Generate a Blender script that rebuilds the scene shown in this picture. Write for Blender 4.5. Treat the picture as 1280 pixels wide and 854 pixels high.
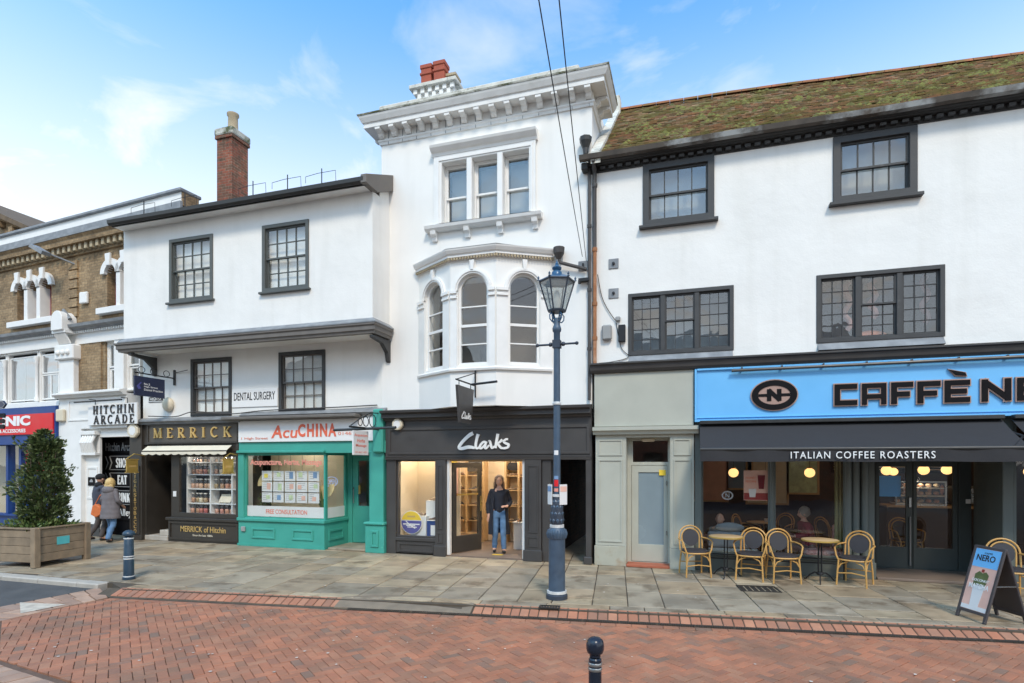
import bpy, bmesh, math, random
from mathutils import Vector, Matrix, noise
from mathutils.geometry import tessellate_polygon
random.seed(7)
S = bpy.context.scene
COL = S.collection
for o in list(bpy.data.objects): bpy.data.objects.remove(o)
R = math.radians

# ---------------------------------------------------------------- camera
cd = bpy.data.cameras.new('camera'); cam = bpy.data.objects.new('camera', cd); COL.objects.link(cam)
cam.location = (0, 0, 2.1); cam.rotation_euler = (R(90), 0, R(17.5))
cd.sensor_width = 36; cd.lens = 20.0; cd.shift_y = 150/1280; cd.clip_start = .05; cd.clip_end = 3000
S.camera = cam
# ---------------------------------------------------------------- sky, sun, exposure
SUN_EL, SUN_AZ = R(48), R(-28)          # azimuth measured from straight behind the camera side, towards the right
w = bpy.data.worlds.new('World'); S.world = w; w.use_nodes = True
nt = w.node_tree; nt.nodes.clear()
def wn(t, **k):
    n = nt.nodes.new(t)
    for a, b in k.items(): setattr(n, a, b)
    return n
wl = nt.links.new
out = wn('ShaderNodeOutputWorld'); bg = wn('ShaderNodeBackground'); bg.inputs[1].default_value = .14
sky = wn('ShaderNodeTexSky', sky_type='NISHITA', sun_disc=False, sun_elevation=SUN_EL, sun_rotation=R(180+28), air_density=1.0, dust_density=.6, ozone_density=2.2)
tc = wn('ShaderNodeTexCoord'); sep = wn('ShaderNodeSeparateXYZ'); wl(tc.outputs['Generated'], sep.inputs[0])
zz = wn('ShaderNodeMath', operation='ADD'); wl(sep.outputs[2], zz.inputs[0]); zz.inputs[1].default_value = .16
dx = wn('ShaderNodeMath', operation='DIVIDE'); wl(sep.outputs[0], dx.inputs[0]); wl(zz.outputs[0], dx.inputs[1])
dy = wn('ShaderNodeMath', operation='DIVIDE'); wl(sep.outputs[1], dy.inputs[0]); wl(zz.outputs[0], dy.inputs[1])
cmb = wn('ShaderNodeCombineXYZ'); ofs = wn('ShaderNodeMath', operation='ADD'); wl(dx.outputs[0], ofs.inputs[0]); ofs.inputs[1].default_value = .31; wl(ofs.outputs[0], cmb.inputs[0]); wl(dy.outputs[0], cmb.inputs[1]); cmb.inputs[2].default_value = 5.15
n1 = wn('ShaderNodeTexNoise'); n1.inputs['Scale'].default_value = 2.9; n1.inputs['Detail'].default_value = 7; n1.inputs['Roughness'].default_value = .56; n1.inputs['Distortion'].default_value = .5
wl(cmb.outputs[0], n1.inputs['Vector'])
r1 = wn('ShaderNodeMapRange'); r1.inputs[1].default_value = .50; r1.inputs[2].default_value = .80; r1.inputs[3].default_value = 0; r1.inputs[4].default_value = .62; wl(n1.outputs['Fac'], r1.inputs[0])
# thin white veil that thickens towards the horizon
r2 = wn('ShaderNodeMapRange', interpolation_type='SMOOTHSTEP'); r2.inputs[1].default_value = .66; r2.inputs[2].default_value = .22; r2.inputs[3].default_value = 0; r2.inputs[4].default_value = .85; wl(sep.outputs[2], r2.inputs[0])
mx = wn('ShaderNodeMath', operation='ADD', use_clamp=True); wl(r1.outputs[0], mx.inputs[0]); wl(r2.outputs[0], mx.inputs[1])
gain = wn('ShaderNodeMix', data_type='RGBA', blend_type='MULTIPLY'); gain.inputs[0].default_value = 1; wl(sky.outputs[0], gain.inputs[6]); gain.inputs[7].default_value = (1.15, 2.1, 2.4, 1)
mix = wn('ShaderNodeMix', data_type='RGBA'); wl(mx.outputs[0], mix.inputs[0]); wl(gain.outputs[2], mix.inputs[6]); mix.inputs[7].default_value = (7.9, 7.7, 7.45, 1)
wl(mix.outputs[2], bg.inputs[0]); wl(bg.outputs[0], out.inputs[0])
sl = bpy.data.lights.new('sun', 'SUN'); sun = bpy.data.objects.new('sun', sl); COL.objects.link(sun)
sl.energy = 2.3; sl.angle = R(11); sl.color = (1, .885, .73)
sd = Vector((math.sin(-SUN_AZ)*math.cos(SUN_EL), -math.cos(SUN_AZ)*math.cos(SUN_EL), math.sin(SUN_EL)))   # towards the sun
sun.rotation_euler = (-sd).to_track_quat('-Z', 'Y').to_euler(); sun.location = (6, -12, 20)
S.view_settings.view_transform = 'Standard'; S.view_settings.look = 'None'; S.view_settings.exposure = 0.2; S.view_settings.gamma = 1
S.render.engine = 'CYCLES'; S.cycles.use_denoising = True
S.cycles.max_bounces = 8; S.cycles.transparent_max_bounces = 24

# ---------------------------------------------------------------- materials
M = {}
def srgb(r, g, b):
    f = lambda c: (c/255/12.92) if c/255 <= .04045 else ((c/255+.055)/1.055)**2.4
    return (f(r), f(g), f(b))
def mat(name, col, rough=.6, metal=0, var=.12, vs=2.5, bump=0, bs=60, rnd=0, streak=None, dirt=None, spec=.5, dscale=1.2, dlim=(.5, .75), bump2=0):
    """painted or plain surface: colour with soft mottling, optional piece-to-piece change, dirt patches, vertical streaks and relief"""
    m = bpy.data.materials.new(name); m.use_nodes = True; M[name] = m
    t = m.node_tree; N = t.nodes; L = t.links.new; b = N['Principled BSDF']
    b.inputs['Roughness'].default_value = rough; b.inputs['Metallic'].default_value = metal; b.inputs['Specular IOR Level'].default_value = spec
    geo = N.new('ShaderNodeNewGeometry')
    def nz(scale, detail=6, vec=None, sc=None):
        n = N.new('ShaderNodeTexNoise'); n.inputs['Scale'].default_value = scale; n.inputs['Detail'].default_value = detail
        if sc:
            mp = N.new('ShaderNodeMapping'); mp.inputs['Scale'].default_value = sc; L(geo.outputs['Position'], mp.inputs[0]); L(mp.outputs[0], n.inputs['Vector'])
        else: L(geo.outputs['Position'], n.inputs['Vector'])
        return n
    def rng(src, a, b_, c, d):
        r = N.new('ShaderNodeMapRange'); r.inputs[1].default_value = a; r.inputs[2].default_value = b_; r.inputs[3].default_value = c; r.inputs[4].default_value = d; L(src, r.inputs[0]); return r.outputs[0]
    n = nz(vs, 8)
    val = rng(n.outputs['Fac'], .3, .7, 1-var, 1+var)
    if rnd:
        oi = N.new('ShaderNodeObjectInfo'); ad = N.new('ShaderNodeMath'); ad.operation = 'ADD'; L(oi.outputs['Random'], ad.inputs[0]); L(geo.outputs['Random Per Island'], ad.inputs[1])
        fr = N.new('ShaderNodeMath'); fr.operation = 'FRACT'; L(ad.outputs[0], fr.inputs[0])
        v2 = rng(fr.outputs[0], 0, 1, 1-rnd, 1+rnd)
        mm = N.new('ShaderNodeMath'); mm.operation = 'MULTIPLY'; L(val, mm.inputs[0]); L(v2, mm.inputs[1]); val = mm.outputs[0]
    mul = N.new('ShaderNodeMix'); mul.data_type = 'RGBA'; mul.blend_type = 'MULTIPLY'; mul.inputs[0].default_value = 1
    if isinstance(col, list):
        cr = N.new('ShaderNodeValToRGB'); cr.color_ramp.interpolation = 'LINEAR'
        oi = N.new('ShaderNodeObjectInfo'); ad = N.new('ShaderNodeMath'); ad.operation = 'MULTIPLY_ADD'; L(oi.outputs['Random'], ad.inputs[0]); ad.inputs[1].default_value = 7.31; L(geo.outputs['Random Per Island'], ad.inputs[2])
        fr = N.new('ShaderNodeMath'); fr.operation = 'FRACT'; L(ad.outputs[0], fr.inputs[0]); L(fr.outputs[0], cr.inputs[0])
        while len(cr.color_ramp.elements) < len(col): cr.color_ramp.elements.new(.5)
        for i, cc in enumerate(col): cr.color_ramp.elements[i].position = i/(len(col)-1); cr.color_ramp.elements[i].color = (*cc, 1)
        L(cr.outputs[0], mul.inputs[6])
    else: mul.inputs[6].default_value = (*col, 1)
    L(val, mul.inputs[7]); c = mul.outputs[2]
    def over(c, fac, dc):
        x = N.new('ShaderNodeMix'); x.data_type = 'RGBA'; L(fac, x.inputs[0]); L(c, x.inputs[6]); x.inputs[7].default_value = (*dc, 1); return x.outputs[2]
    if streak:
        amt, dc = streak; s_ = nz(1, 6, sc=(3.5, 3.5, .35)); c = over(c, rng(s_.outputs['Fac'], .52, .8, 0, amt), dc)
    if dirt:
        amt, dc = dirt; s_ = nz(dscale, 9); s_.inputs['Roughness'].default_value = .62; c = over(c, rng(s_.outputs['Fac'], dlim[0], dlim[1], 0, amt), dc)
    L(c, b.inputs['Base Color'])
    rn = rng(n.outputs['Fac'], .3, .7, max(.02, rough-.08), min(1, rough+.08)); L(rn, b.inputs['Roughness'])
    if bump:
        bp = N.new('ShaderNodeBump'); bp.inputs['Strength'].default_value = bump; bp.inputs['Distance'].default_value = .01
        bn = nz(bs, 5); L(bn.outputs['Fac'], bp.inputs['Height']); last = bp
        if bump2:
            b2 = N.new('ShaderNodeBump'); b2.inputs['Strength'].default_value = bump2; b2.inputs['Distance'].default_value = .05
            bn2 = nz(2.2, 4); L(bn2.outputs['Fac'], b2.inputs['Height']); L(bp.outputs[0], b2.inputs['Normal']); last = b2
        L(last.outputs[0], b.inputs['Normal'])
    return m
def glass(name, tint=(.9, .93, .92), refl=.10, rough=.0, haze=None):
    """thin window pane: clear with a mirror that grows at grazing angles"""
    m = bpy.data.materials.new(name); m.use_nodes = True; M[name] = m
    t = m.node_tree; N = t.nodes; L = t.links.new; N.clear()
    o = N.new('ShaderNodeOutputMaterial'); tr = N.new('ShaderNodeBsdfTransparent'); tr.inputs[0].default_value = (*tint, 1)
    g = N.new('ShaderNodeBsdfGlossy'); g.inputs['Roughness'].default_value = rough; g.inputs[0].default_value = (.97, .98, 1, 1)
    f = N.new('ShaderNodeLayerWeight'); f.inputs[0].default_value = .5; pw = N.new('ShaderNodeMath'); pw.operation = 'POWER'; L(f.outputs['Facing'], pw.inputs[0]); pw.inputs[1].default_value = 5
    a = N.new('ShaderNodeMath'); a.operation = 'MULTIPLY_ADD'; a.use_clamp = True; L(pw.outputs[0], a.inputs[0]); a.inputs[1].default_value = .9; a.inputs[2].default_value = .04+refl
    geo = N.new('ShaderNodeNewGeometry'); nz = N.new('ShaderNodeTexNoise'); nz.inputs['Scale'].default_value = 3.0; L(geo.outputs['Position'], nz.inputs['Vector'])
    bp = N.new('ShaderNodeBump'); bp.inputs['Strength'].default_value = .06; bp.inputs['Distance'].default_value = .02; L(nz.outputs['Fac'], bp.inputs['Height']); L(bp.outputs[0], g.inputs['Normal'])
    mxs = N.new('ShaderNodeMixShader'); L(a.outputs[0], mxs.inputs[0]); L(tr.outputs[0], mxs.inputs[1]); L(g.outputs[0], mxs.inputs[2]); last = mxs
    if haze:
        d = N.new('ShaderNodeBsdfDiffuse'); d.inputs[0].default_value = (*haze[1], 1); m2 = N.new('ShaderNodeMixShader'); m2.inputs[0].default_value = haze[0]
        L(mxs.outputs[0], m2.inputs[1]); L(d.outputs[0], m2.inputs[2]); last = m2
    L(last.outputs[0], o.inputs[0]); return m
def emit(name, col, strength):
    m = bpy.data.materials.new(name); m.use_nodes = True; M[name] = m
    b = m.node_tree.nodes['Principled BSDF']; b.inputs['Base Color'].default_value = (*col, 1); b.inputs['Emission Color'].default_value = (*col, 1); b.inputs['Emission Strength'].default_value = strength
    return m
def brickmat(name, cols, mortar, bw=.215, bh=.065, bump=.5, dirt=None, axis='xz'):
    """brickwork too far off to pick bricks apart: courses in the material"""
    m = bpy.data.materials.new(name); m.use_nodes = True; M[name] = m
    t = m.node_tree; N = t.nodes; L = t.links.new; b = N['Principled BSDF']; b.inputs['Roughness'].default_value = .9
    geo = N.new('ShaderNodeTexCoord'); sp = N.new('ShaderNodeSeparateXYZ'); L(geo.outputs['Object'], sp.inputs[0])
    ad = N.new('ShaderNodeMath'); ad.operation = 'ADD'; L(sp.outputs[0], ad.inputs[0]); L(sp.outputs[1], ad.inputs[1])
    cb = N.new('ShaderNodeCombineXYZ'); L(ad.outputs[0], cb.inputs[0]); L(sp.outputs[2], cb.inputs[1])
    br = N.new('ShaderNodeTexBrick'); br.inputs['Scale'].default_value = 1; br.inputs['Brick Width'].default_value = bw+.01; br.inputs['Row Height'].default_value = bh+.01; br.inputs['Mortar Size'].default_value = .006; br.inputs['Mortar Smooth'].default_value = .2; br.inputs['Bias'].default_value = 0
    br.inputs['Color1'].default_value = (*cols[0], 1); br.inputs['Color2'].default_value = (*cols[1], 1); br.inputs['Mortar'].default_value = (*mortar, 1); L(cb.outputs[0], br.inputs['Vector'])
    nz = N.new('ShaderNodeTexNoise'); nz.inputs['Scale'].default_value = 1.3; nz.inputs['Detail'].default_value = 8; L(geo.outputs['Object'], nz.inputs['Vector'])
    n2 = N.new('ShaderNodeTexNoise'); n2.inputs['Scale'].default_value = 14; n2.inputs['Detail'].default_value = 4; L(geo.outputs['Object'], n2.inputs['Vector'])
    mr = N.new('ShaderNodeMapRange'); mr.inputs[1].default_value = .3; mr.inputs[2].default_value = .7; mr.inputs[3].default_value = .62; mr.inputs[4].default_value = 1.3; L(nz.outputs['Fac'], mr.inputs[0])
    mr2 = N.new('ShaderNodeMapRange'); mr2.inputs[1].default_value = .3; mr2.inputs[2].default_value = .7; mr2.inputs[3].default_value = .75; mr2.inputs[4].default_value = 1.25; L(n2.outputs['Fac'], mr2.inputs[0])
    mm = N.new('ShaderNodeMath'); mm.operation = 'MULTIPLY'; L(mr.outputs[0], mm.inputs[0]); L(mr2.outputs[0], mm.inputs[1])
    mu = N.new('ShaderNodeMix'); mu.data_type = 'RGBA'; mu.blend_type = 'MULTIPLY'; mu.inputs[0].default_value = 1; L(br.outputs['Color'], mu.inputs[6]); L(mm.outputs[0], mu.inputs[7])
    L(mu.outputs[2], b.inputs['Base Color'])
    bp = N.new('ShaderNodeBump'); bp.inputs['Strength'].default_value = bump; bp.inputs['Distance'].default_value = .01; bp.invert = True; L(br.outputs['Fac'], bp.inputs['Height']); L(bp.outputs[0], b.inputs['Normal'])
    return m

mat('white_render', (.82, .80, .755), .85, var=.035, vs=1.1, bump=.22, bs=30, streak=(.2, (.54, .52, .46)), bump2=.3, dirt=(.12, (.5, .48, .42)), dscale=.9, dlim=(.52, .75))
mat('white_stucco', (.82, .805, .765), .75, var=.03, vs=1.4, bump=.08, bs=40, streak=(.16, (.5, .49, .44)))
mat('white_paint', (.80, .785, .75), .5, var=.04, vs=4, bump=.04, bs=30)
mat('cornice_paint', (.77, .76, .73), .8, var=.05, vs=3, bump=.12, bs=30, streak=(.22, (.36, .35, .3)), dirt=(.25, (.3, .29, .22)), dscale=3.5, dlim=(.55, .8))
mat('mossy_stone', (.50, .49, .43), .95, var=.2, vs=5, bump=.5, bs=25, dirt=(.95, (.075, .085, .03)), dscale=2.6, dlim=(.47, .6))
mat('weathered_parapet', (.62, .6, .53), .95, var=.15, vs=5, bump=.4, bs=25, dirt=(.8, (.13, .13, .09)), dscale=6, dlim=(.52, .7))
mat('grey_sash', srgb(84, 87, 84), .55, var=.1, vs=6, bump=.08, bs=40)
mat('black_timber', srgb(62, 62, 62), .6, var=.2, vs=5, bump=.2, bs=40, dirt=(.25, (.3, .28, .25)), dscale=7, dlim=(.62, .8))
mat('black_eaves', srgb(48, 46, 44), .65, var=.2, vs=5, bump=.2, bs=30)
mat('lead', (.22, .23, .24), .55, var=.22, vs=4, bump=.2, bs=14, dirt=(.4, (.35, .36, .36)), dscale=4)
mat('black_gutter', srgb(50, 50, 49), .45, var=.15, vs=8)
mat('worn_gutter', srgb(82, 74, 66), .7, var=.3, vs=6, dirt=(.8, (.40, .41, .40)), dscale=1.2, dlim=(.5, .62), bump=.2, bs=20)
mat('jetty_grey', srgb(108, 102, 96), .6, var=.12, vs=5, bump=.15, bs=30)
mat('charcoal_shop', srgb(68, 65, 63), .45, var=.07, vs=3)
mat('brown_black', srgb(58, 53, 47), .45, var=.08, vs=4)
mat('fascia_brown', srgb(84, 78, 70), .5, var=.06, vs=3)
mat('teal', srgb(66, 158, 142), .5, var=.05, vs=2.5, dirt=(.12, (.05, .2, .17)), dscale=3)
mat('white_sign', (.80, .79, .77), .4, var=.02)
mat('red_text', srgb(228, 108, 78), .5, var=.05)
mat('pale_red_text', srgb(226, 150, 132), .5, var=.05)
mat('gold', srgb(206, 172, 106), .4, .15, var=.08)
mat('brass', srgb(190, 158, 84), .35, .35, var=.15, vs=8)
mat('cream_canvas', srgb(222, 212, 190), .85, var=.06, vs=4)
mat('grey_green', srgb(176, 176, 163), .55, var=.04, vs=2.5, dirt=(.12, (.3, .28, .22)), dscale=2)
mat('grey_green_low', srgb(172, 170, 154), .6, var=.06, vs=4, dirt=(.55, srgb(150, 118, 84)), dscale=3, dlim=(.5, .65))
mat('sky_blue_sign', srgb(112, 184, 234), .35, var=.02)
mat('cafe_grey', srgb(92, 98, 94), .45, var=.06, vs=3)
mat('cafe_dark', srgb(62, 68, 65), .45, var=.06, vs=3)
mat('awning_black', srgb(46, 45, 47), .85, var=.07, vs=3, bump=.06, bs=120)
mat('letter_black', srgb(22, 20, 22), .7, var=.03, spec=.15)
mat('copper_edge', srgb(178, 146, 132), .4, .3, var=.06)
mat('white_letter', (.82, .82, .8), .4, var=.01)
mat('black_letter', srgb(38, 38, 40), .5, var=.02)
mat('dim_letter', srgb(150, 150, 150), .5, var=.02)
mat('terracotta', srgb(168, 96, 70), .7, var=.12, vs=6, bump=.15, bs=40)
mat('red_pot', srgb(164, 82, 60), .8, var=.1, vs=6, bump=.15, bs=30)
mat('buff_pot', srgb(176, 160, 132), .85, var=.15, vs=6, bump=.2, bs=20)
mat('sign_blue', srgb(20, 62, 126), .5, var=.05)
mat('sign_red', srgb(216, 28, 34), .5, var=.04)
mat('sign_navy', srgb(42, 48, 74), .4, var=.04)
mat('iron_black', srgb(38, 38, 40), .5, .3, var=.15, vs=10)
mat('lamp_blue', srgb(70, 88, 106), .42, .1, var=.14, vs=8, bump=.1, bs=60, dirt=(.25, srgb(110, 116, 118)), dscale=7, dlim=(.58, .75))
mat('lamp_blue_dark', srgb(54, 62, 74), .45, .1, var=.15, vs=8, bump=.1, bs=50)
mat('lamp_roof_blue', srgb(52, 90, 122), .35, .1, var=.12, vs=8)
mat('bollard_black', srgb(34, 40, 52), .22, .1, var=.12, vs=8)
mat('bollard_blue', srgb(46, 66, 82), .35, .1, var=.12, vs=8)
mat('white_band', (.62, .62, .6), .5, var=.12, vs=14, dirt=(.5, (.25, .25, .24)), dscale=12)
mat('planter_wood', srgb(140, 122, 100), .85, var=.2, vs=5, bump=.5, bs=30, rnd=.12, streak=(.35, srgb(88, 80, 68)))
mat('soil', (.05, .035, .022), .95, var=.3, vs=20, bump=.6, bs=60)
mat('leaf', [(.035, .056, .018), (.07, .105, .032), (.15, .18, .07), (.05, .08, .028)], .36, var=.2, vs=9)
mat('ivy', [(.07, .13, .03), (.12, .19, .05), (.17, .21, .06)], .5, var=.2, vs=9)
mat('bark', (.09, .065, .045), .9, var=.25, vs=20, bump=.5, bs=60)
mat('cyan_plaque', srgb(90, 186, 190), .4, var=.03)
mat('cane', srgb(196, 150, 84), .45, var=.12, vs=14, rnd=.06)
mat('weave_black', srgb(52, 50, 54), .6, var=.15, vs=40, bump=.5, bs=220)
mat('slab', [srgb(166, 148, 122), srgb(148, 133, 110), srgb(174, 156, 128), srgb(150, 138, 120), srgb(166, 143, 113), srgb(140, 128, 110), srgb(160, 147, 126)], .6, var=.22, vs=2.2, bump=.4, rnd=.10, bs=24, dirt=(.75, srgb(96, 79, 59)), dscale=1.9, dlim=(.52, .66))
mat('mortar', srgb(84, 74, 62), .95, var=.2, vs=8, bump=.4, bs=60)
mat('road_brick', [srgb(176, 114, 84), srgb(160, 108, 82), srgb(180, 117, 86), srgb(148, 106, 82), srgb(170, 109, 80), srgb(170, 120, 92), srgb(156, 104, 80), srgb(134, 106, 88)], .72, var=.14, vs=3, bump=.3, bs=60, dirt=(.6, srgb(116, 92, 74)), dscale=.8, dlim=(.47, .66))
mat('edge_brick', [srgb(180, 120, 90), srgb(162, 108, 82), srgb(186, 130, 100), srgb(150, 108, 86), srgb(178, 114, 84)], .72, var=.14, vs=4, bump=.3, bs=60, dirt=(.4, srgb(116, 96, 84)), dscale=2.5)
mat('pale_brick', [srgb(176, 142, 120), srgb(160, 128, 108), srgb(186, 152, 128), srgb(150, 124, 108)], .75, var=.14, vs=4, bump=.3, bs=60, dirt=(.4, srgb(116, 100, 88)), dscale=2.5)
mat('road_mortar', srgb(104, 82, 68), .95, var=.2, vs=8, bump=.4, bs=60)
mat('granite', srgb(176, 168, 156), .7, var=.12, vs=6, bump=.3, bs=60)
mat('asphalt', (.085, .083, .08), .85, var=.2, vs=3, bump=.6, bs=160, dirt=(.3, (.14, .13, .12)), dscale=1.5)
mat('asphalt_patch', srgb(132, 118, 100), .85, var=.15, vs=6, bump=.6, bs=160)
mat('road_paint', srgb(198, 186, 168), .8, var=.2, vs=9, dirt=(.6, srgb(150, 130, 114)), dscale=6)
mat('cast_iron', (.055, .05, .045), .6, .5, var=.3, vs=12, bump=.3, bs=80)
mat('cable', (.02, .02, .02), .6, var=.05)
mat('pipe_dark', srgb(70, 66, 64), .6, var=.2, vs=6)
mat('pipe_rust', srgb(158, 104, 66), .75, var=.25, vs=5, dirt=(.5, srgb(190, 176, 160)), dscale=5)
mat('moss_tile', [srgb(128, 102, 74), srgb(112, 96, 66), srgb(150, 106, 76), srgb(102, 92, 64), srgb(160, 116, 86), srgb(122, 106, 74)], .95, var=.25, vs=5, bump=.6, bs=30, dirt=(.85, srgb(112, 108, 54)), dscale=1.6, dlim=(.46, .62))
mat('ridge_tile', [srgb(168, 104, 72), srgb(150, 96, 64), srgb(132, 92, 60)], .9, var=.2, vs=6, bump=.4, bs=30, dirt=(.7, srgb(104, 98, 52)), dscale=2, dlim=(.5, .64))
mat('moss', [srgb(106, 106, 50), srgb(122, 118, 62), srgb(92, 94, 46), srgb(114, 102, 62)], 1, var=.3, vs=8, bump=.6, bs=80)
mat('brown_stone', srgb(104, 88, 70), .95, var=.25, vs=4, bump=.4, bs=20)
mat('slate', (.12, .12, .125), .7, var=.2, vs=4, rnd=.15)
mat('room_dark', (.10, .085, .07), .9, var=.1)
mat('room_cream', srgb(224, 206, 176), .8, var=.03)
mat('room_floor', srgb(120, 104, 92), .6, var=.1)
mat('cafe_wall', srgb(58, 42, 32), .7, var=.4, vs=1.8)
mat('cafe_floor', srgb(110, 86, 66), .5, var=.15)
mat('curtain', (.86, .84, .79), .9, var=.06, vs=3)
mat('blind_grey', srgb(180, 182, 180), .9, var=.08, vs=2)
mat('shelf_white', (.76, .76, .74), .5, var=.03)
mat('shelf_wood', srgb(196, 164, 120), .5, var=.1)
mat('skin', srgb(206, 160, 136), .55, var=.05)
mat('navy_coat', srgb(30, 34, 46), .85, var=.15, vs=12, bump=.2, bs=80)
mat('slate_jacket', srgb(62, 66, 78), .85, var=.12, vs=10, bump=.15, bs=60)
mat('jeans', srgb(92, 124, 158), .85, var=.2, vs=9, bump=.2, bs=120)
mat('dark_trousers', srgb(78, 72, 70), .9, var=.15, vs=9)
mat('shoe_dark', srgb(38, 32, 30), .5, var=.1)
mat('blonde', srgb(204, 172, 112), .5, var=.2, vs=25, bump=.4, bs=90)
mat('brown_hair', srgb(96, 72, 58), .55, var=.2, vs=25, bump=.4, bs=90)
mat('grey_hair', srgb(150, 140, 128), .6, var=.15, vs=25, bump=.3, bs=90)
mat('wool_black', srgb(30, 30, 32), .95, var=.2, vs=30, bump=.4, bs=150)
mat('quilt_grey', srgb(112, 106, 108), .8, var=.12, vs=8)
mat('orange_bag', srgb(206, 110, 56), .6, var=.12, vs=12)
mat('maroon', srgb(120, 30, 44), .9, var=.15, vs=10, bump=.2, bs=100)
mat('cushion_grey', srgb(128, 134, 136), .9, var=.08, vs=6)
mat('floral', [srgb(196, 160, 152)]*2, .9, var=.25, vs=14, dirt=(.7, srgb(150, 84, 84)), dscale=10, dlim=(.5, .56))
mat('poster_pink', srgb(228, 182, 164), .5, var=.08, vs=5)
mat('poster_red', srgb(150, 50, 46), .5, var=.05)
mat('poster_white', (.75, .74, .72), .5, var=.03)
mat('poster_green', srgb(196, 210, 168), .5, var=.2, vs=8)
mat('poster_blue', srgb(120, 150, 184), .5, var=.1)
mat('poster_yellow', srgb(232, 210, 96), .5, var=.06)
mat('violet', srgb(84, 84, 150), .5, var=.05)
mat('screen_blue', srgb(70, 170, 245), .4, var=.03)
mat('fan_straw', srgb(206, 186, 138), .8, var=.12, vs=12)
mat('shoe_mix', [srgb(40, 34, 32), srgb(110, 82, 60), srgb(60, 56, 60), srgb(176, 150, 120), srgb(34, 34, 40)], .5, var=.1)
mat('bag_black', srgb(28, 26, 27), .5, var=.1)
mat('sweets', [srgb(206, 120, 96), srgb(226, 184, 150), srgb(196, 86, 84), srgb(230, 214, 180), srgb(216, 150, 120), srgb(170, 150, 110)], .5, var=.25, vs=60)
mat('jar_lid', srgb(214, 208, 196), .5, var=.05)
mat('frosted', srgb(132, 146, 152), .25, var=.06, vs=2, spec=.6)
mat('steel', srgb(168, 168, 166), .3, .8, var=.05)
mat('plastic_grey', srgb(150, 150, 148), .5, var=.05)
mat('plastic_cream', srgb(212, 200, 176), .45, var=.05)
mat('yellow', srgb(236, 200, 60), .5, var=.05)
mat('board_frame', srgb(70, 64, 64), .6, var=.1)
glass('pane_clear', (.96, .97, .97), .03)
glass('pane_shop', (.98, .985, .98), .0)
glass('pane_old', (.95, .965, .965), .05)
glass('pane_mirror', (.7, .72, .74), .3)
glass('jar_glass', (.96, .97, .97), .03)
glass('lantern_glass', (.82, .85, .84), .06, haze=(.28, (.62, .64, .62)))
emit('globe_glow', (1, .58, .22), 1.5)
emit('globe_dim', (1, .55, .2), 2.5)
emit('downlight_glow', (1, .86, .66), 9)
emit('neon_open', (.55, .6, .85), .35)
brickmat('brown_brick', (srgb(138, 114, 84), srgb(164, 138, 104)), srgb(128, 112, 90))
brickmat('chimney_brick', (srgb(148, 82, 60), srgb(104, 78, 60)), srgb(140, 120, 102), bump=.8)
brickmat('passage_brick', (srgb(96, 66, 52), srgb(74, 54, 46)), srgb(90, 80, 70))
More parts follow.
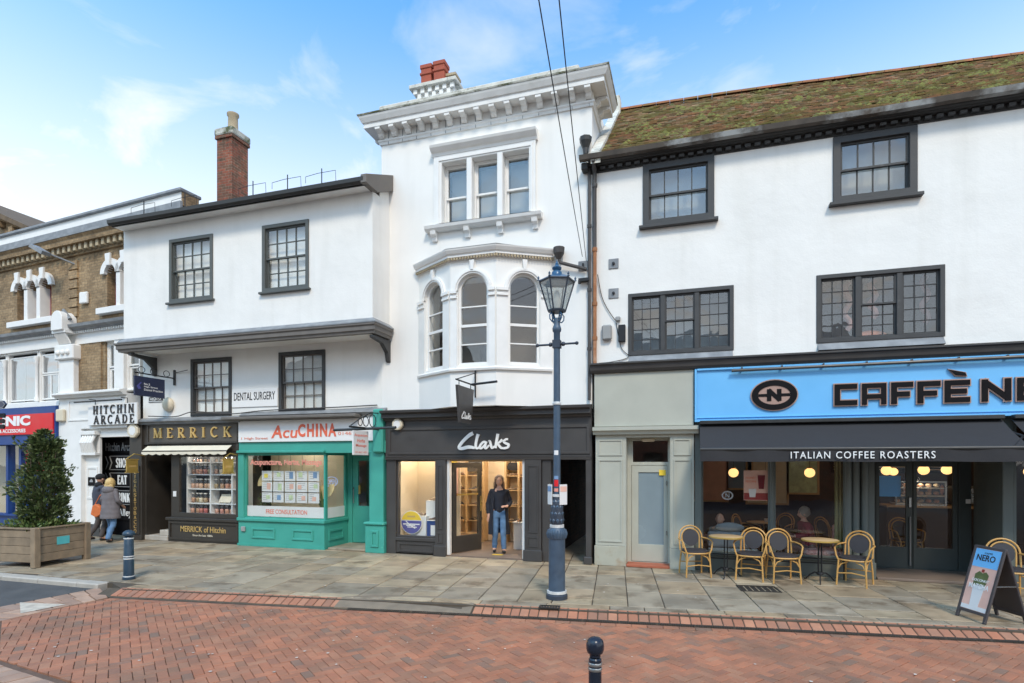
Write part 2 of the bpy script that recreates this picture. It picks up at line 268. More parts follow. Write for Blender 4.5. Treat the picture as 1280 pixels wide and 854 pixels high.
# ---------------------------------------------------------------- mesh helpers
class MB:
    """collects shapes; build() links them as one mesh object"""
    def __init__(s): s.v = []; s.f = []
    def add(s, vs, fs):
        o = len(s.v); s.v += [tuple(p) for p in vs]; s.f += [tuple(i+o for i in q) for q in fs]; return s
    def box(s, x0, x1, y0, y1, z0, z1):
        return s.add([(x0,y0,z0),(x1,y0,z0),(x1,y1,z0),(x0,y1,z0),(x0,y0,z1),(x1,y0,z1),(x1,y1,z1),(x0,y1,z1)],
                     [(0,3,2,1),(4,5,6,7),(0,1,5,4),(1,2,6,5),(2,3,7,6),(3,0,4,7)])
    def tbox(s, x0, x1, y0, y1, z0, z1, mtx):
        o = len(s.v); s.box(x0, x1, y0, y1, z0, z1)
        for i in range(o, len(s.v)): s.v[i] = tuple(mtx @ Vector(s.v[i]))
        return s
    def prism(s, outer, y0, y1, holes=(), mtx=None):
        """polygon in (x,z), with holes, thickened from y0 (front) to y1"""
        loops = [outer]+list(holes); flat = [p for l in loops for p in l]
        tris = tessellate_polygon([[Vector((p[0], p[1], 0)) for p in l] for l in loops])
        n = len(flat); vs = [(p[0], y0, p[1]) for p in flat]+[(p[0], y1, p[1]) for p in flat]; fs = []
        for a, b, c in tris:
            A, B, C = flat[a], flat[b], flat[c]
            if (B[0]-A[0])*(C[1]-A[1])-(B[1]-A[1])*(C[0]-A[0]) < 0: b, c = c, b
            fs += [(a, b, c), (a+n, c+n, b+n)]
        k = 0
        for li, l in enumerate(loops):
            m = len(l); ar = sum(l[i][0]*l[(i+1) % m][1]-l[(i+1) % m][0]*l[i][1] for i in range(m))
            ccw = ar > 0
            for i in range(m):
                a, b = k+i, k+(i+1) % m
                if ccw != (li > 0): fs.append((a, a+n, b+n, b))
                else: fs.append((a, b, b+n, a+n))
            k += m
        if mtx: vs = [tuple(mtx @ Vector(p)) for p in vs]
        return s.add(vs, fs)
    def strip(s, pts, w, y0, y1, mtx=None):
        """thick stroke along pts in (x,z) built of quads"""
        pg = ribbon(pts, w); n = len(pg)//2; Rt = pg[:n]; Lf = list(reversed(pg[n:])); vs = []
        for (a, b) in zip(Rt, Lf): vs += [(a[0], y0, a[1]), (b[0], y0, b[1]), (a[0], y1, a[1]), (b[0], y1, b[1])]
        fs = []
        for i in range(n-1):
            k = 4*i; fs += [(k, k+4, k+5, k+1), (k+2, k+3, k+7, k+6), (k, k+2, k+6, k+4), (k+1, k+5, k+7, k+3)]
        k = 4*(n-1); fs += [(0, 1, 3, 2), (k, k+2, k+3, k+1)]
        if mtx: vs = [tuple(mtx @ Vector(p)) for p in vs]
        return s.add(vs, fs)
    def path(s, prof, pts, caps=True):
        """sweep a closed profile of (outward, z) along a plan polyline that runs left to right, mitred"""
        P = [Vector(p) for p in pts]; n = len(P); offs = []
        for i in range(n):
            d0 = (P[i]-P[i-1]).normalized() if i else None; d1 = (P[i+1]-P[i]).normalized() if i < n-1 else None
            nn = [Vector((d.y, -d.x)) for d in (d0, d1) if d is not None]
            if len(nn) == 2:
                m = (nn[0]+nn[1]).normalized(); m = m/max(.3, m.dot(nn[0]))
            else: m = nn[0]
            offs.append(m)
        k = len(prof); vs = []; fs = []
        for p, m in zip(P, offs):
            for o, z in prof: vs.append((p.x+m.x*o, p.y+m.y*o, z))
        for i in range(n-1):
            for j in range(k):
                a = i*k+j; b = i*k+(j+1) % k; fs.append((a, b, b+k, a+k))
        if caps:
            tr = tessellate_polygon([[Vector((o, z, 0)) for o, z in prof]])
            for t in tr: fs.append(tuple(t)); fs.append(tuple(q+(n-1)*k for q in reversed(t)))
        return s.add(vs, fs)
    def tube(s, pts, r, seg=8, caps=True):
        P = [Vector(p) for p in pts]; n = len(P); rs = r if isinstance(r, (list, tuple)) else [r]*n
        up = None; vs = []; fs = []
        for i in range(n):
            d = (P[min(i+1, n-1)]-P[max(i-1, 0)]).normalized()
            if up is None: up = Vector((0, 0, 1)) if abs(d.z) < .9 else Vector((1, 0, 0))
            u = (up-d*up.dot(d)).normalized(); up = u; v_ = d.cross(u)
            for k in range(seg):
                a = 2*math.pi*k/seg; vs.append(P[i]+(u*math.cos(a)+v_*math.sin(a))*rs[i])
        for i in range(n-1):
            for k in range(seg):
                a = i*seg+k; b = i*seg+(k+1) % seg; fs.append((a, b, b+seg, a+seg))
        if caps: fs.append(tuple(reversed(range(seg)))); fs.append(tuple(range((n-1)*seg, n*seg)))
        return s.add(vs, fs)
    def lathe(s, prof, c=(0, 0, 0), seg=20, rot=0, sx=1, sy=1):
        vs = []; fs = []; n = len(prof)
        for r, z in prof:
            for k in range(seg):
                a = 2*math.pi*k/seg+rot; vs.append((c[0]+r*sx*math.cos(a), c[1]+r*sy*math.sin(a), c[2]+z))
        for i in range(n-1):
            for k in range(seg):
                a = i*seg+k; b = i*seg+(k+1) % seg; fs.append((a, b, b+seg, a+seg))
        if prof[0][0] > 1e-4: fs.append(tuple(reversed(range(seg))))
        if prof[-1][0] > 1e-4: fs.append(tuple(range((n-1)*seg, n*seg)))
        return s.add(vs, fs)
    def build(s, name, m=None, parent=None, smooth=False, bevel=0, mtx=None, seg=1):
        me = bpy.data.meshes.new(name); vs = s.v
        if mtx: vs = [tuple(mtx @ Vector(p)) for p in vs]
        me.from_pydata(vs, [], s.f); me.validate(); me.update()
        bm = bmesh.new(); bm.from_mesh(me); bmesh.ops.recalc_face_normals(bm, faces=bm.faces); bm.to_mesh(me); bm.free()
        if m: me.materials.append(M[m] if isinstance(m, str) else m)
        if smooth:
            me.polygons.foreach_set('use_smooth', [True]*len(me.polygons))
            try: me.set_sharp_from_angle(angle=R(40))
            except Exception: pass
        o = link(name, me, parent)
        if bevel:
            b = o.modifiers.new('bevel', 'BEVEL'); b.width = bevel; b.segments = seg; b.limit_method = 'ANGLE'; b.angle_limit = R(35)
        return o
def link(name, data, parent=None):
    o = bpy.data.objects.new(name, data); COL.objects.link(o)
    if parent is not None:
        o.parent = parent
        if parent.get('_world'): o.matrix_parent_inverse = Matrix.Translation(parent.location).inverted()
    return o
def tag(o, label=None, cat=None, group=None, kind=None):
    if label: o['label'] = label
    if cat: o['category'] = cat
    if group: o['group'] = group
    if kind: o['kind'] = kind
    return o
def thing(name, label, cat, loc=(0, 0, 0), rz=0, group=None, world=False):
    """an Empty at the base; world=True: its parts are written in world metres, else round the base"""
    o = bpy.data.objects.new(name, None); COL.objects.link(o); o.location = loc; o.rotation_euler = (0, 0, rz); o.empty_display_size = .2
    if world: WORLDS.append(o); o['_world'] = 1
    return tag(o, label, cat, group)
WORLDS = []
def copy_tree(o, parent=None):
    c = o.copy(); COL.objects.link(c)
    if parent is not None: c.parent = parent
    for ch in [x for x in bpy.data.objects if x.parent == o]: copy_tree(ch, c)
    return c
def rect(x0, x1, z0, z1): return [(x0, z0), (x1, z0), (x1, z1), (x0, z1)]
def arch(x0, x1, z0, zs, n=14):
    cx, r = (x0+x1)/2, (x1-x0)/2
    return [(x0, z0), (x1, z0)]+[(cx+r*math.cos(math.pi*i/n), zs+r*math.sin(math.pi*i/n)) for i in range(n+1)]
def wall(name, x0, x1, z0, z1, Y, th, holes, m, parent): return MB().prism(rect(x0, x1, z0, z1), Y, Y+th, holes).build(name, m, parent)
_pm = {}
def pane(parent, x0, x1, z0, z1, Y, m='pane_clear', tilt=.35, frame=None, name='pane'):
    """one sheet of glass"""
    k = (round(x1-x0, 3), round(z1-z0, 3), m)
    if k not in _pm:
        w_, h_ = k[0]/2, k[1]/2; me = bpy.data.meshes.new('pane'); b = MB().box(-w_, w_, -.002, .002, -h_, h_); me.from_pydata(b.v, [], b.f); me.materials.append(M[m]); _pm[k] = me
    o = link(name, _pm[k], parent)
    mt = Matrix.Translation(((x0+x1)/2, Y, (z0+z1)/2)) @ Matrix.Rotation(R(random.uniform(-tilt, tilt)), 4, 'X') @ Matrix.Rotation(R(random.uniform(-tilt, tilt)), 4, 'Z')
    if frame: mt = frame @ mt
    o.matrix_basis = mt; return o
def light_frame(mb, x0, x1, z0, z1, Y, rail, dep, cols, rows, bar):
    """rails and glazing bars of one light; returns the pane cells"""
    mb.box(x0, x0+rail, Y, Y+dep, z0, z1); mb.box(x1-rail, x1, Y, Y+dep, z0, z1)
    mb.box(x0+rail, x1-rail, Y, Y+dep, z0, z0+rail); mb.box(x0+rail, x1-rail, Y, Y+dep, z1-rail, z1)
    a0, a1, c0, c1 = x0+rail, x1-rail, z0+rail, z1-rail; cw, ch = (a1-a0)/cols, (c1-c0)/rows
    for i in range(1, cols): mb.box(a0+i*cw-bar/2, a0+i*cw+bar/2, Y+.004, Y+dep-.006, c0, c1)
    for j in range(1, rows): mb.box(a0, a1, Y+.006, Y+dep-.009, c0+j*ch-bar/2, c0+j*ch+bar/2)
    return [(a0+i*cw, a0+(i+1)*cw, c0+j*ch, c0+(j+1)*ch) for i in range(cols) for j in range(rows)]
def window(parent, x0, x1, z0, z1, Y, fw, lights, fm, sm=None, sill=None, glass_m='pane_old', proud=.03, rail=.045, bar=.02, dep=.04, backing=None, label=None, frame_d=.14):
    """window part: outer frame, with sash, panes and sill below it. lights: (xa, xb, za, zb, cols, rows, setback)"""
    f = MB(); f.prism(rect(x0, x1, z0, z1), Y-proud, Y+frame_d, [rect(x0+fw, x1-fw, z0+fw, z1-fw)])
    for l in lights:
        for l2 in lights:
            if l2[0] > l[1]-1e-6 and l2[0]-l[1] < .25 and abs(l2[2]-l[2]) < 1e-6 and l2[0]-l[1] > .005: f.box(l[1], l2[0], Y-.008, Y+frame_d-.02, z0+fw, z1-fw)
    o = f.build('window', fm, parent, bevel=.006)
    if label: o['label'] = label
    sb = MB()
    for (xa, xb, za, zb, c, r, st) in lights:
        for (p, q, u, v_) in light_frame(sb, xa, xb, za, zb, Y+st, rail, dep, c, r, bar): pane(o, p, q, u, v_, Y+st+dep*.6, glass_m)
    sb.build('sash', sm or fm, o)
    if sill: MB().box(x0-sill[0], x1+sill[0], Y-sill[2], Y+.05, z0-sill[1], z0-.003).build('sill', fm, o, bevel=.006)
    if backing: MB().box(x0+.02, x1-.02, Y+backing[1], Y+backing[1]+.01, z0+.02, z1-.02 if len(backing) < 3 else z0+(z1-z0)*backing[2]).build('blind', backing[0], o)
    return o
def sash_lights(x0, x1, z0, z1, fw, cols, r1, r2, split=.5):
    a, b, c, d = x0+fw, x1-fw, z0+fw, z1-fw; m = c+(d-c)*split
    return [(a, b, m-.022, d, cols, r1, .02), (a, b, c, m+.022, cols, r2, .065)]
# ---- lettering
def text_mesh(s, ext=.01, off=0, sp=1.0):
    c = bpy.data.curves.new('t', 'FONT'); c.body = s; c.extrude = ext; c.offset = off; c.space_character = sp; c.resolution_u = 3
    o = bpy.data.objects.new('t', c); COL.objects.link(o); bpy.context.view_layer.update()
    me = bpy.data.meshes.new_from_object(o.evaluated_get(bpy.context.evaluated_depsgraph_get())); bpy.data.objects.remove(o); return me
def text(parent, s, x0, x1, z0, z1, Y, m, ext=.004, off=0, name='lettering', frame=None, sp=1.0):
    """flat or raised words stretched into the box x0..x1, z0..z1 on the plane Y, facing -Y"""
    me = text_mesh(s, 1, off, sp); xs = [v.co.x for v in me.vertices]; ys = [v.co.y for v in me.vertices]
    a, b, c, d = min(xs), max(xs), min(ys), max(ys)
    for v in me.vertices:
        p = Vector((x0+(v.co.x-a)/(b-a)*(x1-x0), Y-ext*(v.co.z+1)/2, z0+(v.co.y-c)/(d-c)*(z1-z0)))
        v.co = frame @ p if frame else p
    me.materials.clear(); me.materials.append(M[m]); return link(name, me, parent)
def ribbon(pts, w, taper=None):
    """outline polygon of a stroke of width w along pts (mitred, one simple polygon)"""
    P = [Vector(p) for p in pts]; n = len(P); Lf = []; Rt = []
    ws = w if isinstance(w, (list, tuple)) else [w]*n
    for i in range(n):
        d0 = (P[i]-P[i-1]).normalized() if i else (P[1]-P[0]).normalized(); d1 = (P[i+1]-P[i]).normalized() if i < n-1 else d0
        n0 = Vector((-d0.y, d0.x)); n1_ = Vector((-d1.y, d1.x)); m = (n0+n1_)
        m = m.normalized() if m.length > .1 else n0
        k = ws[i]/2/max(.55, m.dot(n0)); Lf.append(P[i]+m*k); Rt.append(P[i]-m*k)
    return [(p.x, p.y) for p in Rt]+[(p.x, p.y) for p in reversed(Lf)]
def catmull(pts, n=6):
    P = [Vector(p) for p in pts]; P = [P[0]*2-P[1]]+P+[P[-1]*2-P[-2]]; o = []
    for i in range(1, len(P)-2):
        for k in range(n):
            t = k/n; a, b, c, d = P[i-1], P[i], P[i+1], P[i+2]
            o.append(.5*((2*b)+(-a+c)*t+(2*a-5*b+4*c-d)*t*t+(-a+3*b-3*c+d)*t**3))
    o.append(P[-2]); return [tuple(p) for p in o]
def arcpts(cx, cy, rx, ry, a0, a1, n=10): return [(cx+rx*math.cos(R(a0+(a1-a0)*i/n)), cy+ry*math.sin(R(a0+(a1-a0)*i/n))) for i in range(n+1)]
# serif capitals drawn as strokes in a unit-high box: (points, width)
TH, TN = .17, .09
SER = {
 'M': (1.0, [([(.13, 0), (.13, 1)], TN), ([(.13, .97), (.5, .03)], TH*.9), ([(.5, .03), (.85, .97)], TN), ([(.87, 0), (.87, 1)], TH)]),
 'E': (.68, [([(.17, 0), (.17, 1)], TH), ([(.17, .955), (.62, .955), (.65, .78)], TN), ([(.17, .5), (.5, .5)], TN), ([(.17, .045), (.64, .045), (.67, .24)], TN)]),
 'R': (.78, [([(.17, 0), (.17, 1)], TH), ([(.17, .955), (.4, .955)]+arcpts(.4, .72, .22, .235, 80, -90)+[(.17, .49)], TN*1.2), ([(.36, .48), (.72, 0)], TH)]),
 'I': (.36, [([(.18, 0), (.18, 1)], TH)]),
 'C': (.82, [(arcpts(.47, .5, .38, .46, 48, 312, 16), TH*.8)]),
 'K': (.82, [([(.17, 0), (.17, 1)], TH), ([(.2, .42), (.7, 1)], TN), ([(.36, .6), (.76, 0)], TH)]),
 'H': (.86, [([(.17, 0), (.17, 1)], TH), ([(.69, 0), (.69, 1)], TH), ([(.17, .5), (.69, .5)], TN)]),
 'T': (.74, [([(.37, 0), (.37, 1)], TH), ([(.06, .8), (.08, .955), (.66, .955), (.68, .8)], TN)]),
 'N': (.9, [([(.15, 0), (.15, 1)], TN*1.3), ([(.15, .97), (.74, .03)], TH), ([(.75, 0), (.75, 1)], TN*1.3)]),
 'A': (.86, [([(.1, 0), (.42, .97)], TN*1.2), ([(.42, .97), (.76, 0)], TH), ([(.2, .33), (.62, .33)], TN)]),
 'D': (.84, [([(.17, 0), (.17, 1)], TH), ([(.17, .955), (.36, .955)]+arcpts(.36, .5, .38, .455, 85, -85, 12)+[(.17, .045)], TN*1.3)]),
 'S': (.66, [(catmull([(.56, .76), (.52, .93), (.32, .96), (.13, .8), (.2, .6), (.42, .46), (.54, .26), (.38, .05), (.16, .07), (.09, .26)]), TH*.75)]),
 'O': (.86, [(arcpts(.43, .5, .33, .46, 0, 352, 20), TH*.8)]),
 'P': (.72, [([(.17, 0), (.17, 1)], TH), ([(.17, .955), (.38, .955)]+arcpts(.38, .7, .24, .255, 80, -90)+[(.17, .44)], TN*1.2)]),
 'Y': (.8, [([(.4, 0), (.4, .48)], TH), ([(.1, 1), (.4, .45)], TH), ([(.7, 1), (.4, .45)], TN)]),
}
def serif(parent, s, x0, x1, z0, z1, Y, m, ext=.03, gap=.12, name='letter', m2=None, frame=None, bold=1):
    """raised serif letters, one mesh each"""
    tot = sum(SER[c][0] if c != ' ' else .4 for c in s)+gap*(len(s)-1); sx = (x1-x0)/tot; sz = z1-z0; x = x0
    for c in s:
        if c == ' ': x += (.4+gap)*sx; continue
        wd, st = SER[c]; mb = MB(); k = 0
        for pts, w_ in st:
            mb.strip([(x+a*sx, z0+b*sz) for a, b in pts], w_*bold*(sx+sz)/2, Y-ext-.0007*k, Y); k += 1
            if len(pts) == 2 and c not in 'Q':
                for (a, b) in pts:
                    if b in (0, 1): mb.box(x+(a-w_*.5-.075)*sx, x+(a+w_*.5+.075)*sx, Y-ext-.0007*k, Y, z0+(b-.055*b)*sz, z0+(b+.055*(1-b))*sz); k += 1
        mb.build(name, m, parent, mtx=frame); x += (wd+gap)*sx
# ---- soft bodies
def skin(name, vs, es, m, parent, sub=2, root=0, flat=None):
    """vs: list of (co, radius or (rx, ry)); grows one continuous surface"""
    me = bpy.data.meshes.new(name); bm = bmesh.new(); ly = bm.verts.layers.skin.verify()
    bv = []
    for i, (c, r) in enumerate(vs):
        v = bm.verts.new(c); v[ly].radius = (r, r) if not isinstance(r, tuple) else r; v[ly].use_root = (i == root); bv.append(v)
    for a, b in es: bm.edges.new((bv[a], bv[b]))
    bm.to_mesh(me); bm.free()
    o = bpy.data.objects.new(name, me); COL.objects.link(o)
    sk = o.modifiers.new('s', 'SKIN'); sk.use_smooth_shade = True
    if sub: o.modifiers.new('u', 'SUBSURF').levels = sub
    bpy.context.view_layer.update(); dg = bpy.context.evaluated_depsgraph_get()
    me2 = bpy.data.meshes.new_from_object(o.evaluated_get(dg)); bpy.data.objects.remove(o); bpy.data.meshes.remove(me)
    me2.name = name; me2.materials.clear(); me2.materials.append(M[m]); me2.polygons.foreach_set('use_smooth', [True]*len(me2.polygons))
    if name in ('jacket', 'trousers'):                    # creases in the cloth
        ns = [v.normal.copy() for v in me2.vertices]
        for v, n_ in zip(me2.vertices, ns): v.co += n_*(.014*noise.noise(Vector((v.co.x*9, v.co.y*9, v.co.z*14)))+.008*noise.noise(v.co*26))
    return link(name, me2, parent)
def chain(n, base=0): return [(base+i, base+i+1) for i in range(n-1)]
def ball(name, c, r, m, parent, seg=20, rings=12, jitter=0):
    rx, ry, rz = r if isinstance(r, tuple) else (r, r, r); mb = MB()
    prof = [(math.sin(math.pi*i/rings), -math.cos(math.pi*i/rings)) for i in range(rings+1)]
    mb.lathe([(max(p, 1e-5), z*rz) for p, z in prof], c, seg, sx=rx, sy=ry)
    if jitter: mb.v = [(x+random.uniform(-jitter, jitter), y+random.uniform(-jitter, jitter), z+random.uniform(-jitter, jitter)) for x, y, z in mb.v]
    return mb.build(name, m, parent, smooth=True)
F = 11.6      # the line of the shopfronts (metres in front of the camera)
ORD = ('first', 'second', 'third', 'fourth', 'fifth', 'sixth', 'seventh', 'eighth', 'ninth')
ROW = ('bottom', 'second lowest', 'third lowest', 'second highest', 'top')
# ================================================================ ground, pavement, road
RD = -.09                                              # road level below the pavement
KA = math.atan(.127)                                   # the kerb runs a little askew to the shops
K0 = Vector((-9.2, 7.10)); KD = Vector((math.cos(KA), math.sin(KA))); KN = Vector((-KD.y, KD.x))   # along, towards the shops
def kp(p, q): v = K0+KD*p+KN*q; return (v.x, v.y)
g = MB().box(-400, 400, -300, 500, -.6, RD-.06).build('ground', 'asphalt'); tag(g, kind='structure')
def clip(poly, n, c):
    o = []; m = len(poly)
    for i in range(m):
        a, b = poly[i], poly[(i+1) % m]; da = a[0]*n[0]+a[1]*n[1]-c; db = b[0]*n[0]+b[1]*n[1]-c
        if da >= 0: o.append(a)
        if (da >= 0) != (db >= 0): t = da/(da-db); o.append((a[0]+(b[0]-a[0])*t, a[1]+(b[1]-a[1])*t))
    return o
def shrink(poly, d):
    m = len(poly); o = []
    for i in range(m):
        a, b, c = Vector(poly[i-1]), Vector(poly[i]), Vector(poly[(i+1) % m]); e0 = (b-a).normalized(); e1 = (c-b).normalized()
        n0 = Vector((-e0.y, e0.x)); n1_ = Vector((-e1.y, e1.x)); q = (n0+n1_); q = q/max(.35, q.dot(n0)); o.append((b.x+q.x*d, b.y+q.y*d))
    return o
def area(p): return .5*sum(p[i][0]*p[(i+1) % len(p)][1]-p[(i+1) % len(p)][0]*p[i][1] for i in range(len(p)))
def block(mb, poly, top, h, ch=.005, tilt=None):
    """stone or brick with a small worn edge; poly is counter-clockwise in plan; top may be a function of (x, y)"""
    tz = top if callable(top) else (lambda x, y: top)
    inn = shrink(poly, ch); n = len(poly); c = Vector((sum(p[0] for p in poly)/n, sum(p[1] for p in poly)/n)); tx, ty = tilt or (0, 0)
    z = lambda p: tz(p[0], p[1])+(p[0]-c.x)*tx+(p[1]-c.y)*ty
    vs = [(*p, z(p)) for p in inn]+[(*p, z(p)-ch) for p in poly]+[(*p, z(p)-h) for p in poly]
    fs = [tuple(range(n))]
    for i in range(n):
        j = (i+1) % n; fs += [(i, n+i, n+j, j), (n+i, 2*n+i, 2*n+j, n+j)]
    return mb.add(vs, fs)
# --- pavement bed and slabs
pav = MB()
bed = [(-32, 7.35), (-9.6, 7.35), (-9.0, 7.06), (9.5, 9.36), (9.5, 14), (-32, 16)]
block(pav, bed, -.016, .3, 0.001); pavement = tag(pav.build('pavement', 'mortar'), kind='structure')
p = .2
while p < 15:                                          # narrow course laid along the kerb
    wd = random.uniform(.4, 1.0); poly = [kp(p+.006, .005), kp(p+wd-.006, .005), kp(p+wd-.006, .205), kp(p+.006, .205)]; mb = MB(); block(mb, poly, random.uniform(-.003, .001), .05, .006); mb.build('paving_slab', 'slab', pavement); p += wd
p = -12.5; nslab = 0
while p < 15:
    wd = random.choice((.52, .6, .66, .74, .84)); q = .214
    first = True
    while q < 7.0:
        ln = random.choice((.4, .5, .6, .7, .8, .95))
        first = False
        sk = random.uniform(-.012, .012)
        e_ = lambda: random.uniform(.004, .011); f_ = lambda: random.uniform(.010, .022)
        poly = [kp(p+e_(), q+f_()), kp(p+wd-e_(), q+f_()+sk), kp(p+wd-e_(), q+ln-f_()+sk), kp(p+e_(), q+ln-f_())]
        poly = clip(poly, (0, -1), -12.9); q += ln
        if len(poly) >= 3: poly = clip(poly, (0, 1), 7.42) if poly[0][0] < -9.3 else poly
        if len(poly) < 3 or area(poly) < .05 or poly[0][0] > 6.2: continue
        cx = sum(a[0] for a in poly)/len(poly); cy = sum(a[1] for a in poly)/len(poly)
        if cx < -7 and (cy-7.4) > (cx+13)*-1.0+6.5: pass
        mb = MB(); block(mb, poly, random.uniform(-.003, .002), .05, .006, (random.uniform(-.003, .003), random.uniform(-.003, .003)))
        ob = mb.build('paving_slab', 'slab', pavement); nslab += 1
    p += wd
# slabs further left, laid square to the shops
x = -20.5
while x < -12.9:
    wd = random.choice((.6, .7, .8)); y = 7.43
    while y < 13.6:
        ln = random.choice((.5, .65, .8, 1.0)); poly = [(x+.006, y+.006), (x+wd-.006, y+.006), (x+wd-.006, y+ln-.006), (x+.006, y+ln-.006)]
        # keep clear of the first field
        cc = [(Vector(a)-K0).dot(KD) for a in poly]
        if max(cc) < -12.5+.0: block(mb := MB(), poly, random.uniform(-.003, .002), .05, .006); mb.build('paving_slab', 'slab', pavement)
        else:
            pl = clip(poly, (-KD.x, -KD.y), -(K0.dot(KD)-12.506))
            if len(pl) >= 3 and area(pl) > .03: block(mb := MB(), pl, 0, .05, .006); mb.build('paving_slab', 'slab', pavement)
        y += ln
    x += wd
# --- splayed brick kerb, in two runs with a worn tarmac patch between
kerb = MB(); 
def kz(x, y):
    q = (Vector((x, y))-K0).dot(KN); return -.004+max(-.085, min(0, q*.34))
block(kerb, [kp(-.15, -.27), kp(16.5, -.27), kp(16.5, .0), kp(-.15, 0)], lambda x, y: kz(x, y)-.018, .2, .001); kerb_bed = tag(kerb.build('kerb', 'mortar'), kind='structure')
for a, b in ((.12, 4.05), (6.2, 15.3)):
    p = a
    while p < b:
        wd = .138+random.uniform(-.008, .008); poly = [kp(p+.007, -.235+random.uniform(-.006, .006)), kp(p+wd-.007, -.235+random.uniform(-.006, .006)), kp(p+wd-.007, .0), kp(p+.007, .0)]
        mb = MB(); block(mb, poly, kz, .07, .007, (random.uniform(-.03, .03), random.uniform(-.02, .02))); mb.build('kerb_brick', 'edge_brick', kerb_bed); p += wd
mb = MB(); block(mb, [kp(4.07, -.262), kp(6.18, -.262), kp(6.18, .0), kp(5.5, .30), kp(4.5, .24), kp(4.07, .02)], lambda x, y: kz(x, y)+.006, .05, .004); tag(mb.build('tarmac_patch', 'asphalt_patch'), kind='structure')
# --- slotted drain along the foot of the kerb
dr = MB()
for s0 in range(0, 26):
    p0 = 4.3+s0*.5
    dr.add([(*kp(p0, -.345), RD+.004), (*kp(p0+.49, -.345), RD+.004), (*kp(p0+.49, -.335), RD+.004), (*kp(p0, -.335), RD+.004)], [(0, 1, 2, 3)])
    dr.add([(*kp(p0, -.27), RD+.004), (*kp(p0+.49, -.27), RD+.004), (*kp(p0+.49, -.255), RD+.004), (*kp(p0, -.255), RD+.004)], [(0, 1, 2, 3)])
    for k in range(16):
        pp = p0+.015+k*.03; dr.add([(*kp(pp, -.335), RD+.003), (*kp(pp+.014, -.335), RD+.003), (*kp(pp+.014, -.27), RD+.003), (*kp(pp, -.27), RD+.003)], [(0, 1, 2, 3)])
drain = tag(dr.build('drain_grating', 'cast_iron'), 'long black slotted drain grating running along the foot of the brick kerb', 'drain')
# --- road bed, herringbone brick, left apron
rd = MB(); block(rd, [(-9.3, -3), (10, -3), (10, 9.3), (-9.0, 6.85), (-9.3, 5.4)], RD-.026, .3, .001); road = tag(rd.build('road', 'road_mortar'), kind='structure')
fwd = Vector((-math.sin(R(17.5)), math.cos(R(17.5)))); rgt = Vector((math.cos(R(17.5)), math.sin(R(17.5))))
cells = []
U = .1025
BL = [(-8.94, 6.78), (-9.05, 5.37), (-7.37, 4.34), (-5.0, 3.95), (-3.4, 2.6), (-3.0, 0.5), (3, 0.5), (8.5, 6.0), (8.5, 8.95)]
def inside(p, poly):
    c = False; n = len(poly)
    for i in range(n):
        a, b = poly[i], poly[i-1]
        if (a[1] > p[1]) != (b[1] > p[1]) and p[0] < (b[0]-a[0])*(p[1]-a[1])/(b[1]-a[1])+a[0]: c = not c
    return c
HP = []
for A_, B_ in (((-8.94, 6.79), (-9.06, 5.36)), ((-9.06, 5.36), (-7.37, 4.33)), ((-7.37, 4.33), (-4.9, 3.93))):
    e_ = (Vector(B_)-Vector(A_)).normalized(); n_ = Vector((-e_.y, e_.x)); HP.append(((n_.x, n_.y), n_.dot(Vector(A_))))
HP.append(((-KN.x, -KN.y), -(K0.dot(KN)-.478)))
HA = KA+R(45); H1 = Vector((math.cos(HA), math.sin(HA))); H2 = Vector((-H1.y, H1.x)); HO = Vector((-2.0, 5.6))
def hpt(a, b): v = HO+H1*a*U+H2*b*U; return (v.x, v.y)
for b in range(-90, 90):
    for a in range(-90, 90):
        d = (a-b) % 4
        if d == 0: r_ = (2, 1)
        elif d == 3: r_ = (1, 2)
        else: continue
        c = Vector(hpt(a+r_[0]/2, b+r_[1]/2))
        if c.y < .5 or c.x > 8.5: continue
        dd = c.dot(fwd); rr = c.dot(rgt)
        if dd < 4.2 or abs(rr/dd) > 1.0: continue
        pl_ = [hpt(a, b), hpt(a+r_[0], b), hpt(a+r_[0], b+r_[1]), hpt(a, b+r_[1])]; cut = min(n_[0]*a_[0]+n_[1]*a_[1]-c_ for n_, c_ in HP for a_ in pl_) < 0
        if cut:
            for n_, c_ in HP: pl_ = clip(pl_, n_, c_) if len(pl_) > 2 else pl_
            if len(pl_) < 3 or area(pl_) < .0012: continue
        vis = not cut and abs(rr/dd) < .905 and 711*(2.1-RD)/dd < 280
        cells.append((dd if vis else 99, a, b, r_[0], r_[1], pl_))
cells.sort(key=lambda c: c[:3])
bs = []
for vert in (0, 1):                                     # brick meshes shared by all single bricks
    for k in range(3):
        mb = MB(); l, s_ = U-.003-.0005*k, U/2-.0025
        if vert: l, s_ = s_, l
        block(mb, [(-l, -s_), (l, -s_), (l, s_), (-l, s_)], 0, .05, .004+.001*k)
        me = bpy.data.meshes.new('brick'); me.from_pydata(mb.v, [], mb.f); me.materials.append(M['road_brick']); bs.append(me)
rest = MB()
for i, (dd, a, b, wp, hq, pl_) in enumerate(cells):
    c = hpt(a+wp/2, b+hq/2); sag = .007*noise.noise(Vector((c[0]*.6, c[1]*.6, 0))); z = RD+sag-.006+random.uniform(-.0025, .0025)
    if i < 300:
        o = link('brick', bs[(0 if wp == 2 else 3)+i % 3], road); o.location = (c[0], c[1], z); o.rotation_euler = (random.uniform(-.014, .014), random.uniform(-.014, .014), HA+random.uniform(-.012, .012))
    else: block(rest, shrink(pl_, .0028), z, .05, .004, (random.uniform(-.012, .012), random.uniform(-.012, .012)))
pp = .25
while pp < 16.4:                                        # stretcher course beside the drain
    block(rest, [kp(pp+.003, -.475), kp(pp+.202, -.475), kp(pp+.202, -.372), kp(pp+.003, -.372)], RD-.004+random.uniform(-.002, .002), .05, .004); pp += .205
